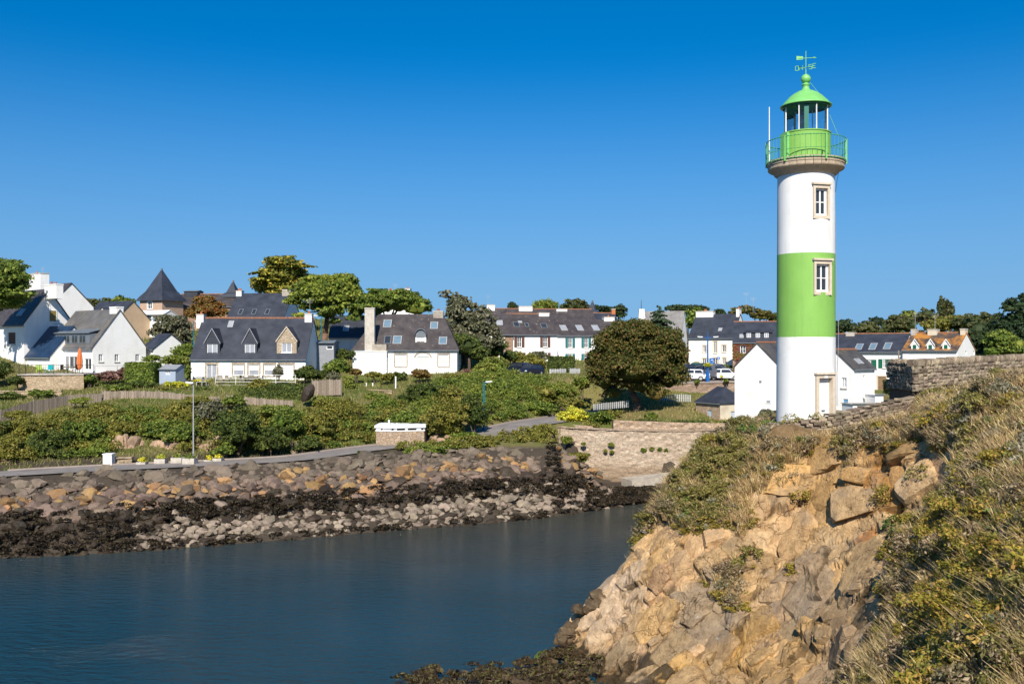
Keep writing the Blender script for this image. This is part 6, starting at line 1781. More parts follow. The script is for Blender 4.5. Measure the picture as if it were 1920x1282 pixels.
MB().box(-.25, .25, -.25, .25, 0, .1).build('base', MATS['concrete'], r_)
mb = MB(); n = 10; pr = [(.10, .45), (.20, .7), (.24, 1.2), (.20, 1.9), (.13, 2.4), (.03, 2.72)]
vs = [((R_ * (1 + .28 * (i % 2))) * math.cos(2 * math.pi * i / (2 * n)), (R_ * (1 + .28 * (i % 2))) * math.sin(2 * math.pi * i / (2 * n)), z) for R_, z in pr for i in range(2 * n)]
mb.add(vs, [(j * 2 * n + i, j * 2 * n + (i + 1) % (2 * n), (j + 1) * 2 * n + (i + 1) % (2 * n), (j + 1) * 2 * n + i) for j in range(len(pr) - 1) for i in range(2 * n)]).build('canopy', MATS['orange_canvas'], r_)
def chair(label, loc, rz, m, w=.56, group=None):
    r = empty('garden_chair', loc, rz, label, 'chair', group)
    MB().box(-w / 2, w / 2, -.25, .25, .40, .45).build('seat', MATS[m], r)
    b_ = MB()
    for k in range(4): b_.box(-w / 2 + k * w / 4 + .01, -w / 2 + (k + 1) * w / 4 - .01, .22, .26, .45, .95)
    b_.box(-w / 2, w / 2, .215, .265, .88, .95); b_.build('backrest', MATS[m], r)
    for sx in (-1, 1):
        for sy in (-1, 1): MB().tube((sx * (w / 2 - .04), sy * .22, 0), (sx * (w / 2 - .04), sy * .22, .42), .025, n=5).build('leg', MATS[m], r)
        MB().box(sx * w / 2 - .03, sx * w / 2 + .03, -.25, .25, .62, .66).build('armrest', MATS[m], r)
    return r
def table(label, loc, rz, m, L=1.6, W_=.85, h=.74):
    r = empty('garden_table', loc, rz, label, 'table')
    t = MB()
    for k in range(6): t.box(-L / 2, L / 2, -W_ / 2 + k * W_ / 6 + .01, -W_ / 2 + (k + 1) * W_ / 6 - .01, h - .04, h)
    t.box(-L / 2 + .1, L / 2 - .1, -W_ / 2 + .08, W_ / 2 - .08, h - .1, h - .042); t.build('tabletop', MATS[m], r)
    for sx in (-1, 1):
        for sy in (-1, 1): MB().tube((sx * (L / 2 - .12), sy * (W_ / 2 - .12), 0), (sx * (L / 2 - .12), sy * (W_ / 2 - .12), h - .05), .035, n=5).build('leg', MATS[m], r)
chair('lime green garden chair at the railing of the parasol terrace', tp(73, 102.5), .6, 'lime_plastic')
chair('lime green garden chair turned sideways beside the turquoise one', tp(82, 103.4), 2.0, 'lime_plastic', .5)
chair('turquoise garden chair on the parasol terrace', tp(92, 102.6), -.3, 'turquoise_plastic', .75)
table('grey garden table beside the orange parasol', tp(132, 103.2), -.4, 'timber_grey')
chair('dark garden chair left of the table by the parasol', tp(120, 103), 1.4, 'black_metal'); chair('dark garden chair right of the table by the parasol', tp(142, 103), -1.8, 'black_metal')
# deck of the dormered house
dz = zat(721, 101)
dk = lambda px, Z, z=0: Vector(((px - 960) / F * Z, Z, dz + z))
r_ = empty('timber_deck', dk(403, 100.8), 0, 'raised timber deck with posts in front of the dormered house', 'deck')
x0_, x1_ = 0, dk(556, 100.8).x - dk(403, 100.8).x
plk = MB().box(x0_, x1_, 0, .138, -.05, 0).mesh('plank', MATS['timber_grey'])
for i in range(30): link('plank', plk, r_, Matrix.Translation((0, .02 + i * .15, rr.uniform(-.004, .004))))
MB().box(x0_, x1_, -.05, .0, -.22, .003).build('fascia', MATS['picket'], r_)
for k in range(6): MB().box(.15 + k * (x1_ - .4) / 5, .33 + k * (x1_ - .4) / 5, .05, .2, -2.2, -.052).build('deck_post', MATS['timber_grey'], r_)
bdm = MB().box(0, .16, 0, .03, -1.5, -.24).mesh('skirt_board', MATS['wood'])
for k in range(int(x1_ / .2)): link('skirt_board', bdm, r_, Matrix.Translation((k * .2 + .02, .22, 0)))
rail_fence('white posted railing with wires on the timber deck', [dk(404, 100.9), dk(480, 100.9), dk(554, 100.9)], 1.0, 'white_paint', 1.5, rails=(1.0, .62, .3), r_=.022)
chair('weathered garden chair nearest the deck steps', dk(412, 102), .3, 'timber_grey'); chair('weathered garden chair facing the glass door', dk(428, 103), 2.6, 'timber_grey')
table('weathered table in the middle of the timber deck', dk(470, 102.6), 0, 'timber_grey'); chair('weathered chair left of the deck table', dk(455, 102.4), 1.5, 'timber_grey'); chair('weathered chair right of the deck table', dk(488, 102.4), -1.5, 'timber_grey')
chair('weathered chair behind the deck table', dk(470, 103.5), 0, 'timber_grey')
for i, (px, lb) in enumerate(((373, 'slatted garden chair among the yellow flowers, nearer the shed'), (385, 'slatted garden chair among the yellow flowers, nearer the deck'))):
    chair(lb, gp(px, 100.5), .4 + i, 'picket')

# ---------------------------------------------------------------- cars
def car(label, px, py, Z, rz, m, L=4.0, van=False, Wd=1.7, H_=1.46, group='cars parked above the quay'):
    c = P(px, py, Z); g_ = gz(c.x, c.y)
    if 1250 < px < 1400: g_ = max(g_, zz_ + .08 + .9 * max(0, (Z - 119.5)) / 26.5)
    c.z = g_ if g_ > c.z - .6 else c.z
    c.z = g_; r = empty('parked_car', c, rz, label, 'van' if van else 'car', group)
    if van: prof = [(-.5, .28), (-.5, .72), (-.49, 1.0), (-.46, 1.30), (-.40, 1.34), (.02, 1.34), (.16, 1.30), (.30, .86), (.46, .74), (.5, .62), (.5, .28)]
    else: prof = [(-.5, .28), (-.5, .66), (-.47, .80), (-.36, 1.22), (-.28, 1.32), (.06, 1.33), (.14, 1.28), (.27, .86), (.44, .74), (.5, .58), (.5, .28)]
    hs = H_ / 1.34; prof = [(x * L, z * hs) for x, z in prof]
    def wd(z): return Wd / 2 * (1 - .20 * max(0, (z - .84 * hs)) / (.5 * hs))
    mb = MB(); n = len(prof)
    vs = [(x, -wd(z), z) for x, z in prof] + [(x, wd(z), z) for x, z in prof]
    mb.add(vs, [tuple(range(n)), tuple(reversed(range(n, 2 * n)))] + [(i, n + i, n + (i + 1) % n, (i + 1) % n) for i in range(n)])
    mb.build('body', MATS[m], r)
    gw = MB()
    zl, zh = .90 * hs, 1.24 * hs
    for sy in (-1, 1):
        xr = -.41 * L if not van else -.44 * L
        for a0, a1, b0, b1 in ((xr + .03 * L, -.12 * L, xr + .1 * L, -.12 * L), (-.09 * L, .23 * L, -.09 * L, .135 * L)):
            q = [(a0, sy * (wd(zl) + .006), zl), (a1, sy * (wd(zl) + .006), zl), (b1, sy * (wd(zh) + .006), zh), (b0, sy * (wd(zh) + .006), zh)]
            gw.poly(*(q if sy < 0 else q[::-1]))
    gw.build('side_windows', MATS['dark_glass'], r)
    i0 = 6 if not van else 6
    (xa, za), (xb, zb_) = prof[i0], prof[i0 + 1]
    o = .012
    MB().poly((xa + (xb - xa) * .1 + o, -wd(za) * .9, za + (zb_ - za) * .1 + o), (xa + (xb - xa) * .9 + o, -wd(zb_) * .88, za + (zb_ - za) * .9 + o), (xa + (xb - xa) * .9 + o, wd(zb_) * .88, za + (zb_ - za) * .9 + o), (xa + (xb - xa) * .1 + o, wd(za) * .9, za + (zb_ - za) * .1 + o)).build('windscreen', MATS['dark_glass'], r)
    (xa, za), (xb, zb_) = prof[2], prof[3]
    MB().poly((xa + (xb - xa) * .15 - o, -wd(za) * .88, za + (zb_ - za) * .15 + .01), (xa + (xb - xa) * .15 - o, wd(za) * .88, za + (zb_ - za) * .15 + .01), (xa + (xb - xa) * .9 - o, wd(zb_) * .86, za + (zb_ - za) * .9 + .01), (xa + (xb - xa) * .9 - o, -wd(zb_) * .86, za + (zb_ - za) * .9 + .01)).build('rear_window', MATS['dark_glass'], r)
    for sx in (-.31, .31):
        for sy in (-1, 1):
            y = sy * Wd / 2
            w = MB().tube((sx * L, y - sy * .19, .31), (sx * L, y + sy * .015, .31), .31, n=14).build('wheel', MATS['rubber'], r)
            MB().tube((sx * L, y + sy * .016, .31), (sx * L, y + sy * .03, .31), .19, n=10).build('rim', MATS['galvanised'], w)
    for sy in (-1, 1):
        MB().box(.485 * L, .5 * L + .01, sy * Wd * .36 - .14, sy * Wd * .36 + .14, .56 * hs, .68 * hs).build('headlight', MATS['lamp_glass'], r)
        MB().box(-.5 * L - .012, -.485 * L, sy * Wd * .42 - .1, sy * Wd * .42 + .1, .56 * hs, .72 * hs).build('tail_light', MATS['ivy_red'], r)
    MB().box(-.505 * L - .02, .505 * L + .02, -Wd * .46, Wd * .46, .27, .42).build('bumper', MATS['black_metal'] if van else MATS[m], r)
    MB().box(.5 * L + .021, .5 * L + .03, -.26, .26, .36, .46).build('number_plate', MATS['white_paint'], r)
    MB().box(-.5 * L - .03, -.5 * L - .021, -.26, .26, .5, .6).build('number_plate', MATS['white_paint'], r)
    return r
car('dark blue car half hidden by the hedge on the slope', 972, 711, 125, 2.4, 'car_dark', 3.9)
car('dark car showing its bright front above the green slope', 995, 713, 123, -2.2, 'car_dark', 3.9)
car('white hatchback parked beside the round tree', 1297, 717.5, 121.5, 2.85, 'car_white', 3.9)
car('dark van parked behind the blue lamp post', 1322, 716.5, 124, 2.3, 'car_grey', 4.4, True, 1.8, 1.85)
car('grey car tucked in between the dark van and a white car', 1343, 717, 125.5, -.55, 'car_grey', 3.9)
car('white estate car at the right end of the car park', 1360, 716.5, 122.5, -.35, 'car_white', 4.2)
car('dark car in the back row by the round tree', 1290, 705, 134, .4, 'car_dark', 3.9)
car('dark green car in the back row below the white house', 1316, 703, 137, .3, 'car_green', 3.9)
car('grey roofed car in the back row behind the white estate', 1344, 704, 135, .25, 'car_grey', 4.0)
car('silver car half hidden by hedges beside the white gabled house', 312, 677, 114, .2, 'car_grey', 4.0, group='cars by the houses')

# ---------------------------------------------------------------- lamps, poles, signs
def lamp_post(label, px, pb, pt, Z, m, arms=((1, 1.0),), name='street_lamp', r0=.075):
    b = P(px, pb, Z); H_ = (pb - pt) * Z / F
    r = empty(name, b, 0, label, 'street lamp')
    MB().tube((0, 0, -.5), (0, 0, H_), r0, r0 * .6, 8).build('pole', MATS[m], r)
    MB().tube((0, 0, 0), (0, 0, .5), r0 * 1.5, r0 * 1.4, 8).build('base_sleeve', MATS[m], r)
    for sx, ln in arms:
        MB().path([(0, 0, H_ - .12), (sx * ln * .55, -.05, H_ - .02), (sx * ln, -.08, H_)], .035, 6).build('arm', MATS[m], r)
        hd = MB(); x = sx * ln; hd.slab([(x - .1 * sx, -.2, H_ - .02), (x + .55 * sx, -.16, H_ + .02), (x + .55 * sx, .04, H_ + .02), (x - .1 * sx, .06, H_ - .02)][::(1 if sx > 0 else -1)], (0, 0, .1))
        hd.slab([(x, -.16, H_ - .06), (x + .45 * sx, -.13, H_ - .03), (x + .45 * sx, .0, H_ - .03), (x, .02, H_ - .06)][::(1 if sx > 0 else -1)], (0, 0, .05))
        hd.build('lamp_head', MATS['lamp_glass'], r)
    return r, H_
lamp_post('slim pale pole lamp standing by the flower boxes of the lane', 362.5, 862, 718, 78.5, 'galvanised', ((-1, .05),), r0=.065)
lamp_post('teal lamp post rising left of the dormered house', 363, 700, 603, 110, 'lamp_teal', ((1, .3),))
lamp_post('teal lamp post behind the right end of the dormered house', 602.5, 690, 592, 113, 'lamp_teal', ((-1, .5),))
lamp_post('teal lamp post standing where the lane bends', 907.5, 812, 716, 93.6, 'lamp_teal', ((1, .25),), r0=.12)
r_, H_ = lamp_post('tall blue lamp post with two heads and a flower basket', 1327, 717, 632, 119.2, 'lamp_blue', ((-1, .75), (1, .75)), r0=.13)
MB().tube((0, 0, 0), (0, 0, 1.4), .22, .2, 10).build('sleeve', MATS['lamp_blue'], r_)
MB().tube((0, 0, H_), (0, 0, H_ + .7), .05, .03, 6).build('finial', MATS['lamp_blue'], r_)
V, Fq = leafcloud([((0, 0, 2.15), (.6, .5, .34))], 240, .13, 77, 12, .4, core=.7)
link('flower_basket', npmesh('flower_basket', V, Fq, MATS['leaf_yellow']), r_)
def sign(label, px, pb, pt, Z, plates):
    b = P(px, pb, Z); H_ = (pb - pt) * Z / F; r = empty('road_sign', b, 0, label, 'sign')
    MB().tube((0, 0, -.3), (0, 0, H_), .04, n=6).build('post', MATS['galvanised'], r)
    for z0, z1, w in plates:
        pn = MB().box(-w, w, -.06, -.04, H_ * z0, H_ * z1).build('sign_panel', MATS['lamp_blue'], r)
        MB().box(-w * .55, w * .55, -.066, -.0605, H_ * (z0 + z1) / 2 - .07, H_ * (z0 + z1) / 2 + .02).build('sign_marking', MATS['white_paint'], pn)
sign('pair of square blue road signs on one post by the tall white house', 1335, 700, 671, 138, [(.52, .75, .3), (.78, 1.0, .3)])
sign('thin post with a small blue sign right of the paired signs', 1347, 700, 669, 139, [(.84, 1.0, .22)])
b = P(1685, 745, 108); r_ = empty('utility_pole', b, 0, 'grey utility pole with a slanting lamp arm before the long white house', 'utility pole')
MB().tube((0, 0, -.5), (0, 0, 5.3), .1, .075, 8).build('pole', MATS['timber_grey'], r_)
MB().tube((0, 0, 4.7), (-1.0, -.1, 3.7), .03, n=5).build('lamp_arm', MATS['galvanised'], r_)
MB().box(-1.35, -.85, -.2, .0, 3.45, 3.62).build('lamp_head', MATS['galvanised'], r_)
MB().path([(0, 0, 5.1), (3, 2, 4.7), (7, 4, 4.75)], .012, 4).build('cable', MATS['black_metal'], r_)
for px in (678, 687, 742):
    pass
# planters beside the lane
def planter(label, px, pb, Z, w, h, m='pale_concrete', flower='leaf_yellow', d=.7, kind='planter', nfl=130):
    b = P(px, pb, Z); b.z = max(b.z, gz(b.x, b.y) - .05); r = empty('flower_planter', b, rr.uniform(-.1, .1), label, kind, 'flower boxes along the lane')
    mb = MB(); t = .08
    mb.box(-w / 2, w / 2, -d / 2, -d / 2 + t, -.2, h); mb.box(-w / 2, w / 2, d / 2 - t, d / 2, -.2, h); mb.box(-w / 2, -w / 2 + t, -d / 2 + t, d / 2 - t, -.2, h - .004); mb.box(w / 2 - t, w / 2, -d / 2 + t, d / 2 - t, -.2, h - .004)
    mb.build('box', MATS[m], r)
    MB().box(-w / 2 + t, w / 2 - t, -d / 2 + t, d / 2 - t, h - .2, h - .08).build('earth', MATS['wood'], r)
    if nfl:
        V, Fq = leafcloud([((0, 0, h + .1), (w * .42, d * .4, .26)), ((w * .2, -d * .2, h + .05), (w * .3, d * .35, .3))], nfl, .13, nseed(), 14, .4, core=.6)
        link('flowers', npmesh('flowers', V, Fq, MATS[flower]), r)
planter('low flower box first along the lane after the white gate block', 266, 876, 77.3, .72, .35)
planter('flower box with trailing yellow blooms beside the lane', 301, 873, 77.8, .85, .55)
planter('square concrete planter left of the pale lamp pole', 332, 870, 78.2, .85, .55, flower='leaf_lime')
planter('large pale concrete planter at the foot of the pale lamp pole', 356, 876, 77.4, 1.0, .65, flower='leaf_green')
planter('small planter first right of the pale lamp pole', 392, 869, 79.2, .65, .3)
planter('last planter in the row, nearest the big dark bush', 409, 868, 79.4, .75, .4)
b = P(204, 876, 77.0); r_ = empty('gate_block', b, 0, 'white rendered block beside a low wall along the lane', 'gate post')
MB().box(-.35, .35, -.3, .4, -.4, 1.05).build('block', MATS['white_render'], r_); MB().box(-.4, .4, -.35, .45, 1.05, 1.12).build('cap', MATS['white_paint'], r_)
prism_wall('lane_wall', 'short low stone wall beside the white gate block', [(214, 77.4), (247, 77.8)], [859, 858], .5, 'rubble_garden', low=1.1, seed=21)
# white stakes on the lawn
for px, py, lb in ((687, 727, 'white stake on the lawn nearer the reed fence'), (699, 727, 'white stake on the lawn in the gap of the shrubs'), (742, 715, 'short white stake beside the round clipped bush')):
    b = P(px, py + 6, 106); r_ = empty('lawn_stake', b, 0, lb, 'stake'); MB().box(-.06, .06, -.06, .06, -.4, .85).build('stake', MATS['white_paint'], r_); MB().box(-.075, .075, -.075, .075, .85, .9).build('cap', MATS['white_paint'], r_)
# dark leaning boulder at the fence end
me = rock_mesh('standing_stone', MATS['rock_weed_object'], 77, 9, 1.0)
link('standing_stone', me, None, Matrix.Translation(P(575, 738, 93.2)) @ Matrix.Rotation(.35, 4, 'Y') @ Matrix.Diagonal((.7, .8, 1.55, 1)), label='dark leaning boulder at the end of the clipped hedge', cat='boulder')
# ---------------------------------------------------------------- trees, left to right
tree('pine_tree', 'dark green pine leaning into view at the far left edge', -20, 680, 108, [(-10, 520, 52, 34, 0), (25, 530, 36, 30, -1), (10, 560, 40, 22, .5), (5, 500, 34, 16, 1), (40, 553, 34, 9, -1.5), (-20, 548, 40, 22, 0), (62, 553, 20, 7, -1), (10, 572, 26, 12, 0)], 'leaf_green', k=.8, trunk=[(-30, 690, .35), (-25, 600, .28), (-10, 540, .18)], aspect=1.5, clumps=90, crad=.34, core=.65, bottom=-.9)
tree('bare_tree', 'thin brownish tree behind the white gabled houses', 130, 610, 140, [(128, 565, 18, 13, 0), (118, 560, 10, 8, 1), (142, 568, 12, 9, 0)], 'leaf_rust', k=.35, trunk=[(130, 612, .12), (129, 575, .08)], spread=.7)
tree('leafy_tree', 'rounded green tree left of the pyramid roofed tower', 230, 612, 160, [(230, 575, 24, 18, 0), (214, 580, 14, 12, 0), (250, 583, 12, 12, -1)], 'leaf_green', k=.7, core=.6, bottom=-.9)
tree('leafy_tree', 'low dark tree on the skyline behind the tan house', 180, 600, 190, [(170, 568, 26, 7, 0), (200, 566, 18, 7, 0), (150, 570, 16, 6, 0)], 'leaf_far', k=.7, core=.6, bottom=-.9)
tree('rust_tree', 'round red brown tree in front of the manor roofs', 388, 620, 140, [(388, 580, 30, 22, 0), (365, 585, 18, 16, 0), (412, 584, 18, 17, 0), (385, 565, 22, 12, 0)], 'leaf_rust', k=.8, core=.6, clumps=50, bottom=-.9)
tree('grey_green_tree', 'loose grey green tree beside the teal lamp post and blue shed', 322, 690, 118, [(322, 612, 32, 24, 0), (300, 625, 20, 18, 0), (345, 622, 18, 20, 0), (322, 640, 34, 18, 0)], 'leaf_grey', k=.75, core=.6, clumps=50)
# the cypress with layered golden sprays
r7 = random.Random(7)
cy = []
for i in range(44):
    t = i / 43; y = 487 + 70 * t; w = 14 + 46 * math.sin(min(1, t * 1.5) * math.pi / 2) * (1 - .2 * t)
    cy.append((530 + r7.uniform(-1, 1) * w * .75, y + r7.uniform(-3, 3), r7.uniform(16, 27), r7.uniform(3.2, 5), r7.uniform(-2.4, 2)))
cy += [(524, 484, 9, 6, 0), (545, 482, 12, 5, 0), (486, 512, 20, 4, -1), (480, 524, 18, 3.5, 0), (578, 500, 18, 5, -1), (530, 522, 40, 30, .6), (530, 505, 26, 22, .6), (500, 535, 26, 16, .4), (562, 535, 26, 16, .4)]
tree('cypress_tree', 'broad cypress with layered golden tipped branches above the dark roofs', 530, 640, 146, cy, 'leaf_cypress', k=1.5, lf=2.0, trunk=[(530, 640, .5), (530, 560, .4), (530, 500, .15)], clumps=120, crad=.4, flatc=.8, deep=.8, limbs=False, spread=.4, up=.6, aspect=1.6, core=.6, bottom=-.9)
tree('umbrella_pine', 'bright green umbrella pine with a bare leaning trunk', 604, 673, 117,
     [(600, 532, 34, 17, 0), (640, 535, 32, 20, 0), (572, 548, 26, 16, -1), (556, 565, 22, 12, -.5), (608, 556, 36, 18, -1.5), (650, 556, 28, 16, -1), (664, 548, 18, 13, 0), (590, 575, 26, 11, -.5), (622, 586, 26, 14, -1.5), (568, 590, 14, 8, -1), (628, 604, 14, 7, -1), (645, 573, 22, 10, -1)],
     'leaf_pine', k=.9, trunk=[(604, 680, .42), (606, 655, .36), (610, 625, .32), (613, 600, .28), (612, 575, .2)], barkm='bark_red', aspect=1.5, clumps=110, crad=.36, core=.6, bottom=-.9)
tree('evergreen_oak', 'wide clipped evergreen spreading behind the tall chimney house', 735, 650, 128, [(700, 572, 42, 26, 0), (745, 565, 44, 24, 0), (780, 575, 32, 20, 0), (670, 575, 24, 24, 0), (712, 552, 34, 12, 0), (760, 552, 26, 9, 1), (665, 600, 22, 18, 0)], 'leaf_green', k=.9, core=.75, clumps=110, crad=.22, trunk=[(730, 660, .4), (730, 600, .3)])
tree('eucalyptus_tree', 'tall grey green eucalyptus between the chimney house and the terrace', 872, 690, 126, [(868, 590, 34, 28, 0), (850, 620, 30, 26, 0), (890, 615, 30, 30, 0), (905, 590, 20, 18, 0), (835, 555, 17, 10, 0), (858, 553, 13, 7, 0), (880, 648, 38, 26, -1), (915, 640, 26, 26, 0), (860, 570, 22, 16, 0), (925, 615, 16, 20, 0)], 'leaf_grey', k=.7, clumps=90, crad=.3, trunk=[(872, 695, .35), (868, 630, .28), (850, 575, .12)], aspect=1.3, spread=.5, core=.4)
tree('broadleaf_tree', 'dark leafy tree at the foot of the eucalyptus', 880, 700, 120, [(868, 650, 34, 22, 0), (895, 662, 26, 20, 0), (850, 640, 22, 14, 0)], 'leaf_dark', k=.8, core=.7)
tree('cordyline_tree', 'spiky yellow green crown above the terrace roofs', 1024, 620, 172, [(1012, 577, 14, 9, 0), (1034, 577, 13, 8, 0), (1024, 572, 12, 7, 0)], 'leaf_lime', k=.9, aspect=4.0, lf=2.2, clumps=40)
tree('dark_conifer', 'small dark tree behind the first white chimney of the terrace', 961, 610, 180, [(961, 576, 10, 9, 0)], 'leaf_far_dark', k=.9, core=.5)
tree('leafy_tree', 'round green tree on the skyline behind the terrace', 1075, 620, 195, [(1075, 574, 24, 14, 0), (1060, 578, 14, 10, 0), (1092, 578, 14, 10, 0)], 'leaf_far', k=.9, core=.65, bottom=-.9)
tree('leafy_tree', 'dark tree behind the brick chimney at the terrace end', 1160, 620, 190, [(1160, 585, 16, 13, 0), (1138, 580, 18, 8, 3), (1118, 577, 12, 6, 3)], 'leaf_far_dark', k=.9, core=.6, bottom=-.9)
tree('conifer_tree', 'blue green conifer rising behind the round tree', 1237, 660, 140, [(1237, 578, 6, 10, 0), (1236, 592, 16, 9, 0), (1238, 606, 24, 10, 0), (1238, 620, 30, 10, 0)], 'leaf_blue_conifer', k=.9, core=.4, flatc=.8, bottom=-.9)
tree('leafy_tree', 'dark spreading tree on the skyline left of the tall white house', 1290, 640, 200, [(1285, 578, 32, 8, 0), (1265, 580, 18, 8, 0), (1312, 580, 16, 8, 0)], 'leaf_far_dark', k=.9, core=.6, bottom=-.9)
tree('leafy_tree', 'bright green rounded tree between the chapel and the tall white house', 1308, 660, 178, [(1306, 592, 20, 15, 0), (1300, 605, 18, 16, -1), (1318, 608, 12, 16, 0)], 'leaf_green', k=.9, core=.65, bottom=-.9)
tree('leafy_tree', 'brownish tree behind the chimney of the tall white house', 1425, 640, 175, [(1400, 582, 26, 8, 0), (1432, 592, 26, 10, 0), (1450, 602, 18, 8, 0), (1375, 588, 14, 6, 0)], 'leaf_brown_oak', k=.8, core=.6, bottom=-.9)
tree('leafy_tree', 'small dark tree against the left chimney of the tall white house', 1352, 640, 190, [(1350, 586, 12, 6, 0)], 'leaf_far_dark', k=.9, core=.6, bottom=-.9)
tree('round_tree', 'huge round dark tree with brownish foliage over the lawn', 1195, 767, 104,
     [(1190, 640, 66, 42, 0), (1140, 665, 42, 46, -.5), (1245, 660, 46, 50, 0), (1185, 690, 62, 42, -2), (1130, 705, 34, 38, -.5), (1250, 705, 42, 34, -.5), (1195, 622, 44, 24, 0), (1225, 735, 26, 22, -2), (1150, 735, 26, 18, .5), (1120, 680, 24, 30, 0), (1270, 690, 24, 30, 0), (1200, 720, 40, 24, -1.5)],
     'leaf_brown_oak', k=.85, lf=2.3, trunk=[(1196, 770, .5), (1194, 752, .42), (1184, 735, .34), (1180, 700, .25)], clumps=240, crad=.24, core=.60, spread=.5)
# wooded rise on the right
far = [('dark tree at the left end of the wood beside the lighthouse', 1585, [(1580, 612, 22, 14), (1600, 616, 20, 12)], 'leaf_far_dark', 200), ('light green tree in the wood behind the slate house', 1625, [(1625, 617, 26, 14), (1610, 625, 20, 12), (1645, 622, 18, 12)], 'leaf_far', 190),
       ('small ragged dark tree on the skyline of the wood', 1643, [(1643, 604, 16, 10), (1658, 608, 12, 8)], 'leaf_far_dark', 205), ('broad green tree in the middle of the wood', 1680, [(1680, 606, 26, 16), (1700, 610, 24, 16), (1665, 615, 20, 12)], 'leaf_far', 195),
       ('yellow green tree with thin upright shoots in the wood', 1705, [(1700, 592, 14, 10), (1713, 590, 8, 10), (1692, 594, 8, 8)], 'leaf_lime', 200), ('open topped tree just left of the poplars', 1740, [(1738, 590, 16, 12), (1730, 598, 18, 12), (1750, 596, 10, 10)], 'leaf_far', 198),
       ('brownish green tree behind the three dormers', 1770, [(1765, 608, 30, 18), (1790, 606, 26, 16), (1745, 612, 22, 14)], 'leaf_olive', 190), ('wide green tree behind the end chimney of the lichen roofed house', 1825, [(1820, 606, 32, 18), (1845, 600, 26, 16)], 'leaf_far', 185),
       ('large dark tree above the stone wall', 1860, [(1855, 632, 34, 28), (1840, 650, 28, 20), (1880, 645, 28, 24), (1835, 620, 20, 18)], 'leaf_far_dark', 150), ('mid green tree at the right end of the wood', 1905, [(1900, 612, 26, 22), (1915, 635, 24, 26), (1885, 625, 22, 20)], 'leaf_far', 145),
       ('low bright tree between the wall and the dark wood', 1885, [(1890, 655, 30, 14), (1920, 655, 26, 16), (1860, 660, 24, 10)], 'leaf_green', 130), ('green tree beyond the right edge of the wood', 1960, [(1955, 610, 34, 30), (1945, 640, 28, 26)], 'leaf_far', 150)]
for lb, px, lo, m, Z in far:
    tree('woodland_tree', lb, px, 668, Z, [q + (0,) for q in lo] + [(lo[0][0] - 8, 640, lo[0][2] * 1.1, 22, 1), (lo[0][0] + 10, 652, lo[0][2] * 1.1, 22, 0)], m, k=1.0, bottom=-.9, core=.72, clumps=70, crad=.26, group='trees of the wood behind the houses')
tree('pine_tree', 'dark pine top rising at the right edge above the wood', 1902, 660, 140, [(1905, 572, 26, 14, 0), (1885, 580, 16, 8, -1), (1915, 588, 20, 12, 0), (1930, 560, 20, 14, 0), (1872, 590, 12, 6, 0), (1905, 615, 40, 26, 0), (1900, 645, 44, 22, .5)], 'leaf_far_dark', k=.9, trunk=[(1905, 662, .35), (1905, 590, .22)], aspect=1.5, clumps=90, core=.6, bottom=-.9)
for px, t, w, lb in ((1765, 557, 7, 'tallest poplar of the close group of three'), (1774, 562, 7, 'middle poplar of the close group of three'), (1783, 567, 6, 'shortest poplar, right of its two taller neighbours')):
    tree('poplar_tree', lb, px, 650, 205, [(px, (t + 606) / 2, w, (606 - t) / 2, 0), (px, 600, w * .9, 16, 0)], 'leaf_far', k=1.1, clumps=50, crad=.3, core=.5, limbs=False)
tree('woodland_tree', 'low dark tree line piece left of the far left chimneys', -40, 640, 150, [(-40, 580, 40, 30, 0)], 'leaf_far', k=.8, core=.7) if False else None

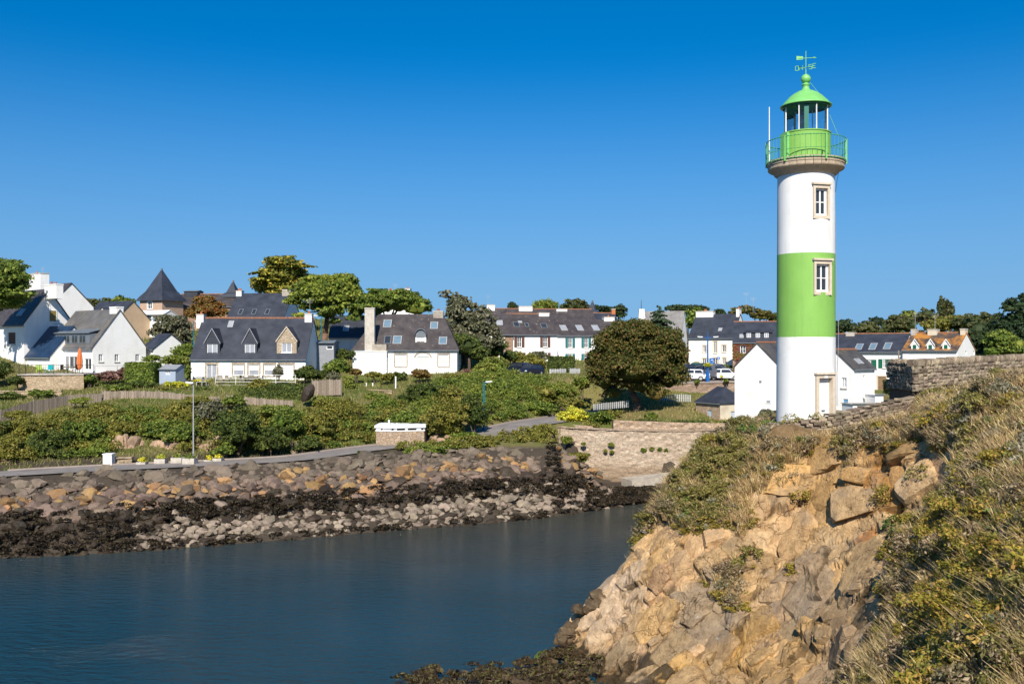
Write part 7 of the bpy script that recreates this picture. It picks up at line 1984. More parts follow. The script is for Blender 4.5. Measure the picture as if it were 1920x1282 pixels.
# ---------------------------------------------------------------- shrubs on the far bank and in the gardens
SH_ = [
 # px, py, rw, rh, Z, material, label, extra
 (-40, 822, 62, 42, 80, 'leaf_dark', 'dark bush at the left edge above the lane', {}),
 (22, 845, 40, 38, 77.5, 'leaf_olive', 'olive scrub bush standing nearest the lane at the left edge', {}),
 (45, 805, 58, 30, 82, 'leaf_olive', 'broad olive shrub sloping down below the reed fence', {}),
 (95, 832, 48, 38, 79, 'leaf_dark', 'dark shrub overhanging the lane with deep shade beneath', {}),
 (120, 793, 62, 30, 85, 'leaf_olive', 'olive shrub on the crest under the curved reed fence', {}),
 (158, 818, 42, 34, 81, 'leaf_green', 'leafy green shrub in the middle of the left bank', {}),
 (120, 855, 26, 18, 78, 'leaf_dark', 'small dark shrub tucked under the overhang by the lane', {}),
 (190, 780, 55, 30, 87, 'leaf_olive', 'smooth olive shrub on the crest between the two reed fences', {}),
 (214, 812, 40, 34, 83, 'leaf_olive', 'olive green shrub above the white gate block', {}),
 (258, 783, 52, 30, 88, 'leaf_green', 'green shrub below the straight reed fence', {}),
 (182, 846, 22, 24, 79, 'leaf_lime', 'pale leafy shrub beside the white gate block', {}),
 (300, 806, 46, 26, 84.5, 'leaf_green', 'bushy green shrub above the bare rock patch', {}),
 (330, 776, 46, 28, 89, 'leaf_olive', 'olive shrub behind the pale lamp pole', {}),
 (345, 815, 36, 30, 83, 'leaf_green', 'leafy shrub directly behind the pale lamp pole', {}),
 (318, 822, 20, 12, 82, 'leaf_lime', 'small yellow green shrub hanging over the bare rock', {}),
 (450, 800, 58, 52, 82, 'leaf_dark', 'big dense bush standing right beside the lane', {}),
 (395, 775, 36, 30, 88, 'leaf_grey', 'greyish shrub between the lamp pole and the big bush', {}),
 (424, 842, 20, 16, 80.5, 'leaf_green', 'low green shrub at the left foot of the big bush', {}),
 (505, 825, 40, 30, 82.5, 'leaf_dark', 'dark shrub at the right foot of the big bush', {}),
 (540, 798, 44, 40, 86, 'leaf_green', 'tall green shrub right of the big dense bush', {}),
 (520, 772, 40, 18, 89, 'leaf_lime', 'yellow green shrub under the third reed fence', {}),
 (590, 795, 44, 34, 88, 'leaf_olive', 'olive shrub below the leaning dark boulder', {}),
 (575, 835, 34, 20, 84.5, 'leaf_dark', 'dark shrub by the lane left of the deep shade', {}),
 (640, 775, 52, 38, 93, 'leaf_olive', 'broad brownish shrub overhanging the shaded hollow', {}),
 (612, 760, 34, 20, 95, 'leaf_lime', 'yellowish shrub in front of the short reed fence', {}),
 (660, 800, 38, 24, 92, 'leaf_dark', 'dark shrub deep in the hollow left of the blockhouse', {}),
 (720, 772, 46, 38, 97, 'leaf_green', 'green shrub above and behind the blockhouse', {}),
 (700, 752, 36, 20, 101, 'leaf_lime', 'light green shrub below the lawn', {}),
 (760, 795, 44, 30, 92, 'leaf_green', 'leafy shrub right above the blockhouse roof', {}),
 (790, 742, 48, 30, 101, 'leaf_dark', 'dark green dome shaped shrub below the chimney house', {}),
 (835, 790, 52, 48, 90, 'leaf_olive', 'large olive shrub right of the blockhouse', {}),
 (850, 748, 46, 34, 98, 'leaf_olive', 'reddish olive shrub on the crest left of the lane lamp', {}),
 (888, 775, 32, 44, 91.8, 'leaf_dark', 'dark upright shrub beside the teal lane lamp', {}),
 (865, 822, 40, 16, 89.5, 'leaf_green', 'low shrub where the lane disappears behind the bank', {}),
 (795, 848, 52, 20, 84, 'leaf_lime', 'spreading yellow green shrub on top of the boulders', {}),
 (842, 838, 34, 16, 86, 'leaf_green', 'mound of green scrub above the boulders in the middle', {}),
 (890, 835, 42, 14, 86.5, 'leaf_olive', 'low olive scrub along the boulder crest before the lane bend', {}),
 (686, 855, 20, 12, 83, 'leaf_dark', 'single small bush between lane and boulders', {}),
 (1000, 820, 40, 26, 92, 'leaf_olive', 'rounded olive bush at the end of the boulder bank', {}),
 (965, 828, 24, 14, 90, 'leaf_green', 'small green bush left of the rounded olive bush', {}),
 (1035, 838, 18, 14, 91, 'leaf_grey', 'dry grey bush against the quay wall end', {}),
 (1073, 782, 32, 26, 98, 'leaf_yellow', 'bright yellow leaved bush by the lane', {}),
 (1120, 785, 34, 20, 99, 'leaf_green', 'green bush right of the bright yellow bush', {}),
 (1090, 796, 40, 12, 97.5, 'leaf_olive', 'low olive scrub under the bright yellow bush', {}),
 (1145, 778, 24, 12, 101, 'leaf_olive', 'small olive bush at the lawn edge by the picket fence', {}),
 (1210, 793, 52, 9, 97.5, 'leaf_dark', 'dark creeper hanging over the left part of the upper quay wall', {}),
 (1290, 795, 52, 10, 97, 'leaf_dark', 'dark creeper below the small stone hut', {}),
 (1370, 797, 44, 10, 96, 'leaf_green', 'green creeper over the right part of the upper quay wall', {}),
 (1222, 780, 14, 10, 100, 'leaf_green', 'small round bush on the lawn edge above the creeper', {}),
 (1085, 858, 26, 12, 92.2, 'leaf_olive', 'low scrub at the left foot of the quay wall', {}),
 (1302, 872, 24, 14, 90, 'leaf_olive', 'scrub at the right end of the slipway', {}),
 (372, 752, 34, 14, 91.5, 'leaf_olive', 'olive shrub overlapping the straight reed fence', {}),
 (440, 752, 26, 14, 91.5, 'leaf_green', 'green shrub overlapping the reed fence above the big bush', {}),
 (30, 778, 30, 12, 82.8, 'leaf_olive', 'olive shrub overlapping the far left reed fence', {}),
 (150, 752, 26, 9, 89, 'leaf_lime', 'light scrub at the foot of the curved reed fence', {}),
 # slope between lane and terrace
 (920, 690, 40, 26, 115, 'leaf_lime', 'yellow green hedge mound right of the chimney house', {}),
 (945, 716, 46, 18, 111, 'leaf_lime', 'bright hedge sloping down in front of the dark cars', {}),
 (900, 722, 30, 22, 110, 'leaf_lime', 'square topped light hedge behind the lane lamp', {'box': True}),
 (945, 735, 50, 30, 106, 'leaf_green', 'leafy bramble mound above the lane', {}),
 (1000, 742, 50, 28, 106, 'leaf_olive', 'olive bramble slope above the lane', {}),
 (1050, 735, 44, 26, 108, 'leaf_lime', 'light weedy slope left of the round tree', {}),
 (945, 765, 40, 22, 101.5, 'leaf_green', 'bright bramble at the lane edge', {}),
 (1010, 765, 44, 18, 103, 'leaf_green', 'low bramble strip just above the lane', {}),
 (1070, 757, 36, 14, 104, 'leaf_olive', 'low scrub between lane and round tree', {}),
 (1090, 720, 24, 20, 112, 'leaf_lime', 'tall weeds close by the left side of the round tree', {}),
 (990, 680, 38, 22, 131, 'leaf_olive', 'loose garden shrub before the stone end of the terrace', {}),
 (1010, 668, 26, 12, 133, 'leaf_grey', 'thin shrub below the brown shutters', {}),
 (1052, 681, 24, 12, 130, 'leaf_dark', 'dense dark clipped hedge before the green shutters', {'box': True}),
 (955, 668, 22, 16, 131, 'leaf_dark', 'dark shrub under the stone end window', {}),
 (930, 655, 24, 26, 128, 'leaf_dark', 'spiky dark shrub at the right of the eucalyptus', {}),
 # gardens
 (205, 706, 34, 15, 102.5, 'leaf_purple', 'wide purple brown hydrangea bush under the white gable', {}),
 (236, 700, 22, 15, 103.5, 'leaf_purple', 'purple brown hydrangea bush nearer the blue shed', {}),
 (168, 712, 14, 12, 101.5, 'leaf_green', 'green shrub at the right end of the terrace wall', {}),
 (270, 700, 26, 20, 103, 'leaf_green', 'clipped green hedge left of the blue shed', {'box': True}),
 (262, 722, 40, 10, 99, 'leaf_dark', 'low clipped hedge running below the blue shed', {}),
 (225, 727, 34, 8, 98, 'leaf_green', 'low hedge end near the reed fences', {}),
 (330, 676, 34, 16, 108, 'leaf_lime', 'bright hedge in front of the silver car', {}),
 (345, 660, 26, 18, 113, 'leaf_green', 'green hedge step behind the silver car', {}),
 (285, 672, 22, 10, 110, 'leaf_green', 'small hedge along the right of the white gable', {}),
 (352, 700, 8, 22, 104, 'leaf_green', 'narrow columnar shrub between shed and dormered house', {}),
 (330, 722, 30, 9, 100, 'leaf_yellow', 'patch of yellow flowers below the blue shed', {}),
 (378, 716, 18, 8, 101, 'leaf_yellow', 'yellow flowering plants by the slatted chairs', {}),
 (375, 733, 32, 10, 98, 'leaf_dark', 'dark low hedge left of the deck posts', {}),
 (318, 731, 30, 9, 97.5, 'leaf_olive', 'low olive hedge above the straight reed fence', {}),
 (484, 722, 26, 16, 98.5, 'leaf_olive', 'reddish shrub in front of the deck railing', {}),
 (483, 737, 30, 9, 96.5, 'leaf_dark', 'dark clipped hedge left of its taller twin', {'box': True}),
 (541, 736, 34, 15, 96.5, 'leaf_dark', 'dark clipped hedge against the leaning boulder', {'box': True}),
 (521, 698, 12, 18, 101.5, 'leaf_grey', 'silvery shrub in front of the garage door', {}),
 (574, 700, 28, 20, 103, 'leaf_dark', 'dark laurel bush at the right corner of the dormered house', {}),
 (598, 704, 16, 12, 104.5, 'leaf_dark', 'small dark bush right of the laurel', {}),
 (632, 690, 30, 22, 107, 'leaf_green', 'loose green bush under the umbrella pine', {}),
 (625, 706, 18, 12, 105, 'leaf_grey', 'greyish rockery plants behind the short reed fence', {}),
 (645, 665, 24, 14, 114, 'leaf_dark', 'dark bush before the garage doors', {}),
 (668, 698, 16, 10, 110, 'leaf_rust', 'clipped reddish bush left of the chimney house lawn', {}),
 (655, 722, 14, 20, 103, 'leaf_lime', 'upright yellow green conifer on the lawn', {}),
 (700, 703, 20, 8, 111, 'leaf_olive', 'low olive bush under the annexe wall', {}),
 (727, 708, 17, 14, 109.5, 'leaf_olive', 'round clipped bush before the first closed window', {}),
 (751, 704, 16, 10, 111, 'leaf_dark', 'dark bush right of the round clipped bush', {}),
 (790, 702, 24, 14, 109, 'leaf_rust', 'copper and green bush before the arched door', {}),
 (842, 710, 22, 12, 107, 'leaf_olive', 'neat bush before the last closed window', {}),
 (872, 702, 16, 12, 110, 'leaf_purple', 'reddish bush at the right corner of the chimney house', {}),
 (20, 745, 34, 14, 96, 'leaf_dark', 'dark shrub in the lawn corner at the far left', {}),
 (78, 738, 30, 10, 96, 'leaf_green', 'row of green plants on the left lawn', {}),
 (-8, 700, 34, 26, 103, 'leaf_dark', 'dark hedge left of the parasol terrace', {}),
 (30, 715, 18, 14, 101, 'leaf_dark', 'dark ivy mound at the left end of the terrace wall', {}),
 # car park, cottage hedges
 (1353, 706, 3, 3, 120, 'leaf_yellow', 'small flower tuft on the car park wall', {}),
 (1306, 716, 6, 5, 117.8, 'leaf_lime', 'yellow green tuft hanging on the wall below the white hatchback', {}),
 (1362, 714, 6, 6, 116.9, 'leaf_lime', 'yellow green tuft hanging on the wall below the white estate', {}),
 (1362, 690, 22, 9, 142, 'leaf_green', 'low shrub along the foot of the tall white house', {}),
 (1305, 683, 10, 6, 146, 'leaf_olive', 'small shrub at the left corner of the tall white house', {}),
 (1682, 726, 20, 13, 100, 'leaf_dark', 'dark clipped hedge before the long white house', {'box': True}),
 (1703, 726, 9, 13, 99.5, 'leaf_lime', 'bright end of the clipped hedge beside the stone wall', {'box': True}),
 (1440, 775, 16, 10, 84, 'leaf_grey', 'tall weeds before the blank gable', {}),
 (1415, 773, 18, 12, 90, 'leaf_green', 'grassy green bush between hut and white cottage', {}),
]
for q in SH_: shrub(*q[:7], **q[7])
# creeper on the ivy house
h = IVY; rI = np.random.RandomState(9); n = 2600
u = rI.rand(n) * 4.6; v = rI.rand(n) * h.h
keep = np.ones(n, bool)
for q in h.holes['front']: keep &= ~((u > q[0] - .45) & (u < q[1] + .45) & (v > q[2]) & (v < q[3]))
c = np.c_[u, -.06 - .12 * rI.rand(n), v][keep]
V, Fq = leaf_quads(c, np.c_[rI.normal(0, .5, len(c)), -np.ones(len(c)), rI.normal(.2, .5, len(c))], .26, 1.0, rI)
link('creeper', npmesh('creeper', V, Fq, MATS['leaf_ivy_red']), h.root, h.mw)
# tufts growing out of the quay wall
for i, (px, py, a, lb) in enumerate(((1063, 826, 13, 'wide wiry tuft at the left end of the quay wall'), (1147, 834, 7, 'upright tuft alone in the middle of the quay wall'), (1147, 847, 5, 'tiny tuft under the upright one on the quay wall'), (1207, 844, 7, 'first tuft of the cluster of four on the quay wall'), (1222, 842, 6, 'second tuft of the cluster of four'), (1237, 843, 7, 'third tuft of the cluster of four'), (1250, 845, 8, 'largest last tuft of the cluster of four'), (1286, 842, 6, 'single round tuft at the right of the quay wall'), (1135, 845, 4, 'dry little tuft left of the upright one'), (1094, 832, 5, 'thin tuft right of the wide wiry one'))):
    shrub(px, py, a, a * .85, 94.2, 'leaf_lime', lb, name='wall_plant', cat='plant', k=1.6, nl=3, deep=.3, box=None)

# bare rock in the bank above the lane
def outcrop(label, px, py, w, hgt, Z, seed, m='bank_rock', n=7):
    r = random.Random(seed); root = empty('rock_outcrop', P(px, py, Z), 0, label, 'rock')
    for i in range(n):
        t = (i + .5) / n * 2 - 1
        me = rock_mesh('rock_block', MATS[m], seed * 31 + i, 6, 1.0, 2)
        s_ = Z / F
        link('rock_block', me, root, Matrix.Translation((t * w * s_, r.uniform(.2, .8), r.uniform(-.6, .4) * hgt * s_)) @ Matrix.Rotation(r.uniform(0, 6), 4, 'Z') @ Matrix.Rotation(r.uniform(-.4, .4), 4, 'X') @ Matrix.Diagonal((w * s_ * 2.2 / n * r.uniform(.8, 1.3), .8, hgt * s_ * r.uniform(.7, 1.1), 1)))
mat('bank_rock', (0.40, 0.275, 0.18), (0.27, 0.18, 0.12), 2.0, .92, .7, 9, jit=.15, dirt=(0.24, 0.16, 0.11), dscale=1.5)
mat('dry_stem', (0.40, 0.31, 0.23), (0.30, 0.23, 0.17), 6, .95, .5, 20)
outcrop('bare pinkish rock face in the bank behind the flower boxes', 278, 843, 54, 26, 82.0, 1, n=13)
outcrop('bare pinkish rock face right of the pale lamp pole', 388, 843, 26, 22, 82.4, 2, n=7)
outcrop('small bare rock face above the white gate block', 228, 838, 20, 24, 81.2, 3, n=6)
outcrop('bare rock at the bank foot at the left edge', 5, 862, 26, 18, 76.8, 4, n=4)
outcrop('small pale rock face beside the blockhouse', 830, 826, 22, 9, 89, 5, n=4)
b = P(558, 852, 83.8); r_ = empty('dry_shrub', b, 0, 'pale dry stump of stems by the lane', 'shrub')
mb = MB(); r7 = random.Random(4)
for i in range(26): x = r7.uniform(-.45, .45); mb.tube((x, r7.uniform(-.2, .2), -.2), (x * 1.5, r7.uniform(-.3, .3), r7.uniform(.7, 1.3)), .045, .02, 5)
mb.build('stems', MATS['dry_stem'], r_)

# low scrub filling the bank between the bushes
def scrub(label, n, px0, px1, zlo, zhi, m, seed, r0, r1, inside):
    r = np.random.RandomState(seed); VV, FF, o = [], [], 0
    while n > 0:
        px, f_ = r.uniform(px0, px1), r.uniform(0, 1)
        a, b = inside(px)
        Z = a + (b - a) * f_; x = (px - 960) / F * Z
        n -= 1
        d, _ = seg_dist(np.array([x]), np.array([Z]), ROAD)
        if d[0] < road_w(Z) + .9: continue
        if f_ < .42 and (222 < px < 340 or 365 < px < 408): continue
        g = gz(x, Z); q = r.uniform(r0, r1)
        V, Fq = leafcloud([((x, Z, g + q * .35), (q, q, q * .75))], int(170 * q * q) + 70, .155, r.randint(1 << 30), 12, .4, bottom=-.1, spread=.5)
        VV.append(V); FF.append(Fq + o); o += len(V)
    link('undergrowth', npmesh('undergrowth', np.concatenate(VV), np.concatenate(FF), MATS[m]), label=label, kind='stuff')
bank_l = lambda px: (np.interp(px, [-80, 0, 400, 620, 760], [74, 76, 81, 86, 89]), np.interp(px, [-80, 0, 190, 430, 560, 640, 760], [80.5, 81.5, 89, 90, 90.5, 95, 99]))
bank_r = lambda px: (np.interp(px, [780, 900, 1000, 1090], [92, 96, 100, 106]), np.interp(px, [780, 900, 960, 1090], [104, 111, 112, 113]))
scrub('tangled olive undergrowth on the bank above the lane', 460, -70, 760, 0, 0, 'leaf_olive', 1, .35, .95, bank_l)
scrub('tangled green undergrowth on the bank above the lane', 170, -70, 760, 0, 0, 'leaf_green', 2, .4, .9, bank_l)
scrub('bright weeds covering the slope between lane and houses', 300, 780, 1100, 0, 0, 'leaf_lime', 3, .45, .95, bank_r)
scrub('green brambles covering the slope between lane and houses', 300, 780, 1100, 0, 0, 'leaf_green', 4, .45, 1.0, bank_r)
crest = lambda px: (np.interp(px, [700, 900, 1040], [83.5, 86, 90]), np.interp(px, [700, 900, 1040], [86.5, 89, 93.5]))
scrub('low scrub between the lane and the boulder crest', 110, 720, 1045, 0, 0, 'leaf_olive', 5, .35, .8, crest)

# loose grass along lane, lawns
def grass_patch(name, label, region, n, m, hgt, seed, wd=.03, on='far'):
    """tufts of blades over a region of (px, Z) polygons"""
    r = np.random.RandomState(seed)
    (p0, p1), (Z0, Z1) = region
    Zs = r.uniform(Z0, Z1, n); px = r.uniform(p0, p1, n); x = (px - 960) / F * Zs
    z = hfar(x, Zs)
    d, _ = seg_dist(x, Zs, ROAD)
    k = (d > road_w(Zs) + .1) & (z > 2.2) & ((Zs > np.interp(x, [p_[0] for p_ in ROAD[:-3]], [p_[1] for p_ in ROAD[:-3]])) | (x > 7)); x, Zs, z = x[k], Zs[k], z[k]; n = len(x)
    a = r.uniform(0, 6.28, n); w = wd * r.uniform(.6, 1.4, n); h_ = hgt * r.uniform(.5, 1.3, n); lx, ly = r.normal(0, .35, n) * h_, r.normal(0, .35, n) * h_
    c, s__ = np.cos(a) * w, np.sin(a) * w
    V = np.stack([np.c_[x - c, Zs - s__, z - .05], np.c_[x + c, Zs + s__, z - .05], np.c_[x + lx, Zs + ly, z + h_]], 1).reshape(-1, 3)
    link(name, npmesh(name, V, np.arange(n * 3).reshape(-1, 3), MATS[m]), label=label, kind='stuff')
leafmat('grass_green', (0.10, 0.14, 0.025), (0.17, 0.16, 0.05), (0.22, 0.19, 0.08), scale=.3)
leafmat('grass_dry', (0.24, 0.19, 0.075), (0.13, 0.14, 0.035), (0.32, 0.25, 0.12), scale=.3)
grass_patch('grass', 'short grass on the gardens and bank of the far shore', ((-60, 1120), (74, 128)), 60000, 'grass_green', .3, 1, .05)
grass_patch('grass', 'lawn around the round tree and stone hut', ((1090, 1470), (93, 122)), 16000, 'grass_dry', .22, 2, .05)
grass_patch('grass', 'grass between the houses higher up the hill', ((-60, 1500), (128, 190)), 26000, 'grass_green', .5, 3, .09)
# ---------------------------------------------------------------- plants on the headland
leafmat('straw', (0.40, 0.29, 0.135), (0.30, 0.215, 0.095), (0.47, 0.37, 0.20), trans=.3, scale=.5)
leafmat('heath_brown', (0.19, 0.14, 0.08), (0.15, 0.125, 0.06), (0.30, 0.23, 0.15), scale=.6)
leafmat('heath_grey', (0.21, 0.195, 0.135), (0.16, 0.165, 0.085), (0.28, 0.26, 0.20), scale=.6)
leafmat('heath_green', (0.20, 0.18, 0.045), (0.14, 0.135, 0.035), (0.25, 0.20, 0.08), scale=.6)
leafmat('samphire', (0.25, 0.215, 0.03), (0.17, 0.15, 0.028), (0.31, 0.20, 0.05), scale=.6)
leafmat('wrack_brown', (0.062, 0.040, 0.018), (0.035, 0.024, 0.012), (0.085, 0.075, 0.025), trans=.1, gain=1.0)
leafmat('fresh_green', (0.10, 0.16, 0.03), (0.07, 0.115, 0.022), (0.15, 0.19, 0.05), scale=.6)
hr_ = np.random.RandomState(21)
NYC, NXC = CLIFF_RK.shape
def tuft_proto(nb, h, wd, spread, lean, seed):
    """a tuft of bent grass blades, returned as quads"""
    r = np.random.RandomState(seed); V = []
    for i in range(nb):
        a = r.uniform(0, 6.28); rr_ = spread * math.sqrt(r.rand()); x, y = rr_ * math.cos(a), rr_ * math.sin(a)
        hh = h * r.uniform(.5, 1.25); la = a + r.normal(0, .7); ln = lean * hh * r.uniform(.2, 1.3); w = wd * r.uniform(.6, 1.3); t = r.uniform(0, 6.28)
        wx, wy = w * math.cos(t), w * math.sin(t)
        m_ = (x + .35 * ln * math.cos(la), y + .35 * ln * math.sin(la), hh * .6); e = (x + ln * math.cos(la), y + ln * math.sin(la), hh)
        V += [(x - wx, y - wy, -.05), (x + wx, y + wy, -.05), (m_[0] + wx * .8, m_[1] + wy * .8, m_[2]), (m_[0] - wx * .8, m_[1] - wy * .8, m_[2])]
        V += [(m_[0] - wx * .8, m_[1] - wy * .8, m_[2]), (m_[0] + wx * .8, m_[1] + wy * .8, m_[2]), (e[0] + wx * .2, e[1] + wy * .2, e[2]), (e[0] - wx * .2, e[1] - wy * .2, e[2])]
    return np.array(V), np.arange(len(V)).reshape(-1, 4)
def cushion_proto(n, rad, hgt, leaf, seed, aspect=1.3, twigs=0):
    V, Fq = leafcloud([((0, 0, hgt * .35), (rad, rad, hgt * .7))], n, leaf, seed, 16, .42, aspect, up=.3, bottom=-.2, spread=.7)
    return V, Fq
def scatter(name, label, m, protos, pos, scale, kind='stuff', tilt=.25):
    r = np.random.RandomState(len(pos)); VV, FF, o = [], [], 0
    which = r.randint(0, len(protos), len(pos))
    for k, (pv, pf) in enumerate(protos):
        P_ = pos[which == k]; s_ = scale[which == k]
        if not len(P_): continue
        a = r.uniform(0, 6.28, len(P_)); c, s__ = np.cos(a), np.sin(a)
        x = pv[None, :, 0] * c[:, None] - pv[None, :, 1] * s__[:, None]; y = pv[None, :, 0] * s__[:, None] + pv[None, :, 1] * c[:, None]
        z = np.repeat(pv[None, :, 2], len(P_), 0)
        tx, ty = r.normal(0, tilt, (2, len(P_)))
        V = np.stack([x + z * tx[:, None], y + z * ty[:, None], z], -1) * s_[:, None, None] + P_[:, None, :]
        n = len(pv)
        FF.append((pf[None] + (np.arange(len(P_)) * n)[:, None, None]).reshape(-1, 4) + o); VV.append(V.reshape(-1, 3)); o += len(P_) * n
    return link(name, npmesh(name, np.concatenate(VV), np.concatenate(FF), MATS[m]), label=label, kind=kind)
# candidates: random cells of the cliff grid that the photograph can see, by kind
flat = CLIFF_V.reshape(-1, 3); RKf = CLIFF_RK.ravel(); NZ = CLIFF_N.reshape(-1, 3)[:, 2]
PX = 960 + F * flat[:, 0] / flat[:, 1]; PY = HY + F * (CH - flat[:, 2]) / flat[:, 1]
vis = (PX > 940) & (PX < 2040) & (PY < 1400) & (flat[:, 2] > .9) & (flat[:, 1] < 48.6)
lh = np.hypot(flat[:, 0] - 13.78, flat[:, 1] - 45) < 1.9
path_ = (flat[:, 1] > 43.2) & (PX > 1440) & (PX < 1720)
para = (PX > 1440) & (PX < 1730) & (PY < np.interp(PX, [1440, 1510, 1560, 1640, 1722], [828, 826, 819, 803, 786]))
vis &= ~lh & ~path_ & ~para
veg = np.clip(1 - RKf, 0, 1)
nA_ = fbm(flat[:, 0] * .35, flat[:, 1] * .35, flat[:, 2] * .35, 3); nB_ = fbm(flat[:, 0] * .9 + 9, flat[:, 1] * .9, flat[:, 2] * .9, 3); nC_ = fbm(flat[:, 0] * .6 + 31, flat[:, 1] * .6, flat[:, 2] * .6, 3)
near_right = smooth01(1640, 1800, PX + 60 * nA_) * smooth01(880, 1010, PY + 40 * nB_)      # the yellow green cushions towards the camera
left_edge = 1 - smooth01(1400, 1520, PX)
up_ = 1 - smooth01(800, 900, PY)
def pick(w, n):
    w = np.where(vis, np.maximum(w, 0), 0)
    # equal density over the sloping surface
    w = w / np.maximum(NZ, .25); p = w / w.sum()
    i = hr_.choice(len(flat), n, p=p)
    return flat[i] + np.c_[hr_.uniform(-.05, .05, (n, 2)), np.zeros(n)]
gr = [tuft_proto(26, .42, .011, .12, .9, i) for i in range(5)]
gs = [tuft_proto(18, .26, .013, .12, 1.0, 10 + i) for i in range(4)]
he = [cushion_proto(150, .22, .26, .05, 30 + i, 1.6) for i in range(5)]
sa = [cushion_proto(130, .24, .22, .055, 40 + i, 1.4) for i in range(5)]
def sc(n, a, b): return hr_.uniform(a, b, n)
v2 = veg ** 1.5
n = 6800; scatter('dry_grass', 'tall straw coloured grass waving over the headland', 'straw', gr, pick(v2 * (.3 + 1.0 * (nC_ > .0)) * (1 - .45 * near_right), n), sc(n, .55, 1.25))
n = 2200; scatter('dry_grass', 'short dry grass between the rocks of the headland', 'straw', gs, pick(veg * .5 + .22 * (RKf < .8) * (nB_ > .1), n), sc(n, .6, 1.2))
n = 1600; scatter('heath', 'brown heath scrub on the headland', 'heath_brown', he, pick(v2 * (.10 + 1.3 * (nA_ > .08)) * (1 - .5 * near_right), n), sc(n, .7, 1.6))
n = 800; scatter('heath', 'silvery grey heath on the headland top', 'heath_grey', he, pick(v2 * (.1 + 1.3 * (nB_ > .12)) * (.5 + up_) * (1 - .6 * near_right), n), sc(n, .7, 1.5))
n = 1400; scatter('heath', 'olive green heath down the left slope of the headland', 'heath_green', he, pick(v2 * (.12 + 1.2 * (nC_ < -.02)) * (.5 + 1.2 * left_edge) * (1 - .3 * near_right), n), sc(n, .7, 1.5))
n = 2700; scatter('samphire', 'yellow green samphire cushions in the lower right of the headland', 'samphire', sa, pick(v2 * (.04 + 1.6 * near_right * (nB_ > -.15)), n), sc(n, .5, 1.3))
n = 520; scatter('samphire', 'samphire growing in the cracks of the cliff', 'samphire', sa, pick(((RKf > .45) & (RKf < .98)) * (nB_ > .22) * 1.0, n), sc(n, .5, 1.1))
n = 420; scatter('ground_cover', 'fresh green leafy plants among the heath', 'fresh_green', sa, pick(v2 * (nB_ < -.28), n), sc(n, .6, 1.3))
big_ = [cushion_proto(700, .46, .5, .055, 80 + i, 1.6) for i in range(4)]
n = 150; scatter('heath', 'rounded brown heath clumps standing out of the grass', 'heath_brown', big_, pick(v2 * (nA_ > .0) * (1 - .5 * near_right), n), sc(n, .6, 1.3))
n = 130; scatter('heath', 'rounded olive clumps on the left slope and crest', 'heath_green', big_, pick(v2 * (.3 + left_edge) * (nC_ < .1), n), sc(n, .6, 1.3))
n = 130; scatter('samphire', 'large yellow green clumps in the lower right corner', 'samphire', big_, pick(v2 * (.05 + near_right) * (nB_ > -.1), n), sc(n, .6, 1.3))
# slabs and blocks of rock standing proud of the cliff face, split along common joints
def slab_mesh(seed):
    import bmesh
    bm = bmesh.new(); bmesh.ops.create_icosphere(bm, subdivisions=3, radius=1.0)
    r = np.random.RandomState(seed)
    nn = [(1, 0, 0), (-1, 0, 0), (0, 1, 0), (0, -1, 0), (0, 0, 1), (0, 0, -1)]; nn = np.array(nn, float) + r.normal(0, .16, (6, 3)); dd = np.full(6, .62) * r.uniform(.9, 1.1, 6)
    ex = r.normal(0, 1, (4, 3)); ex[:, 2] = np.abs(ex[:, 2]); nn = np.r_[nn, ex]; dd = np.r_[dd, r.uniform(.62, .82, 4)]
    nn /= np.linalg.norm(nn, axis=1)[:, None]
    for v in bm.verts:
        u = np.array(v.co); u /= np.linalg.norm(u); t = nn @ u
        k = np.where(t > 1e-3, dd / np.maximum(t, 1e-3), 9).min()
        v.co = Vector(u * (k + r.normal(0, .008)))
    me = bpy.data.meshes.new('rock_slab'); bm.to_mesh(me); bm.free(); me.materials.append(MATS['slab_rock'])
    return me
slabs = [slab_mesh(900 + i) for i in range(14)]
cl = bpy.data.objects['cliff']
ok = np.where((RKf > .62) & vis & (PX < 1800))[0]
wts = 1 / np.maximum(NZ[ok], .3); wts /= wts.sum()
jd = (P(1300, 1010, 42.3) - P(1135, 1205, 42.8)).normalized()
jd2 = Vector((0.75, -0.55, 0.15)).normalized()
placed = []; rsl = random.Random(17)
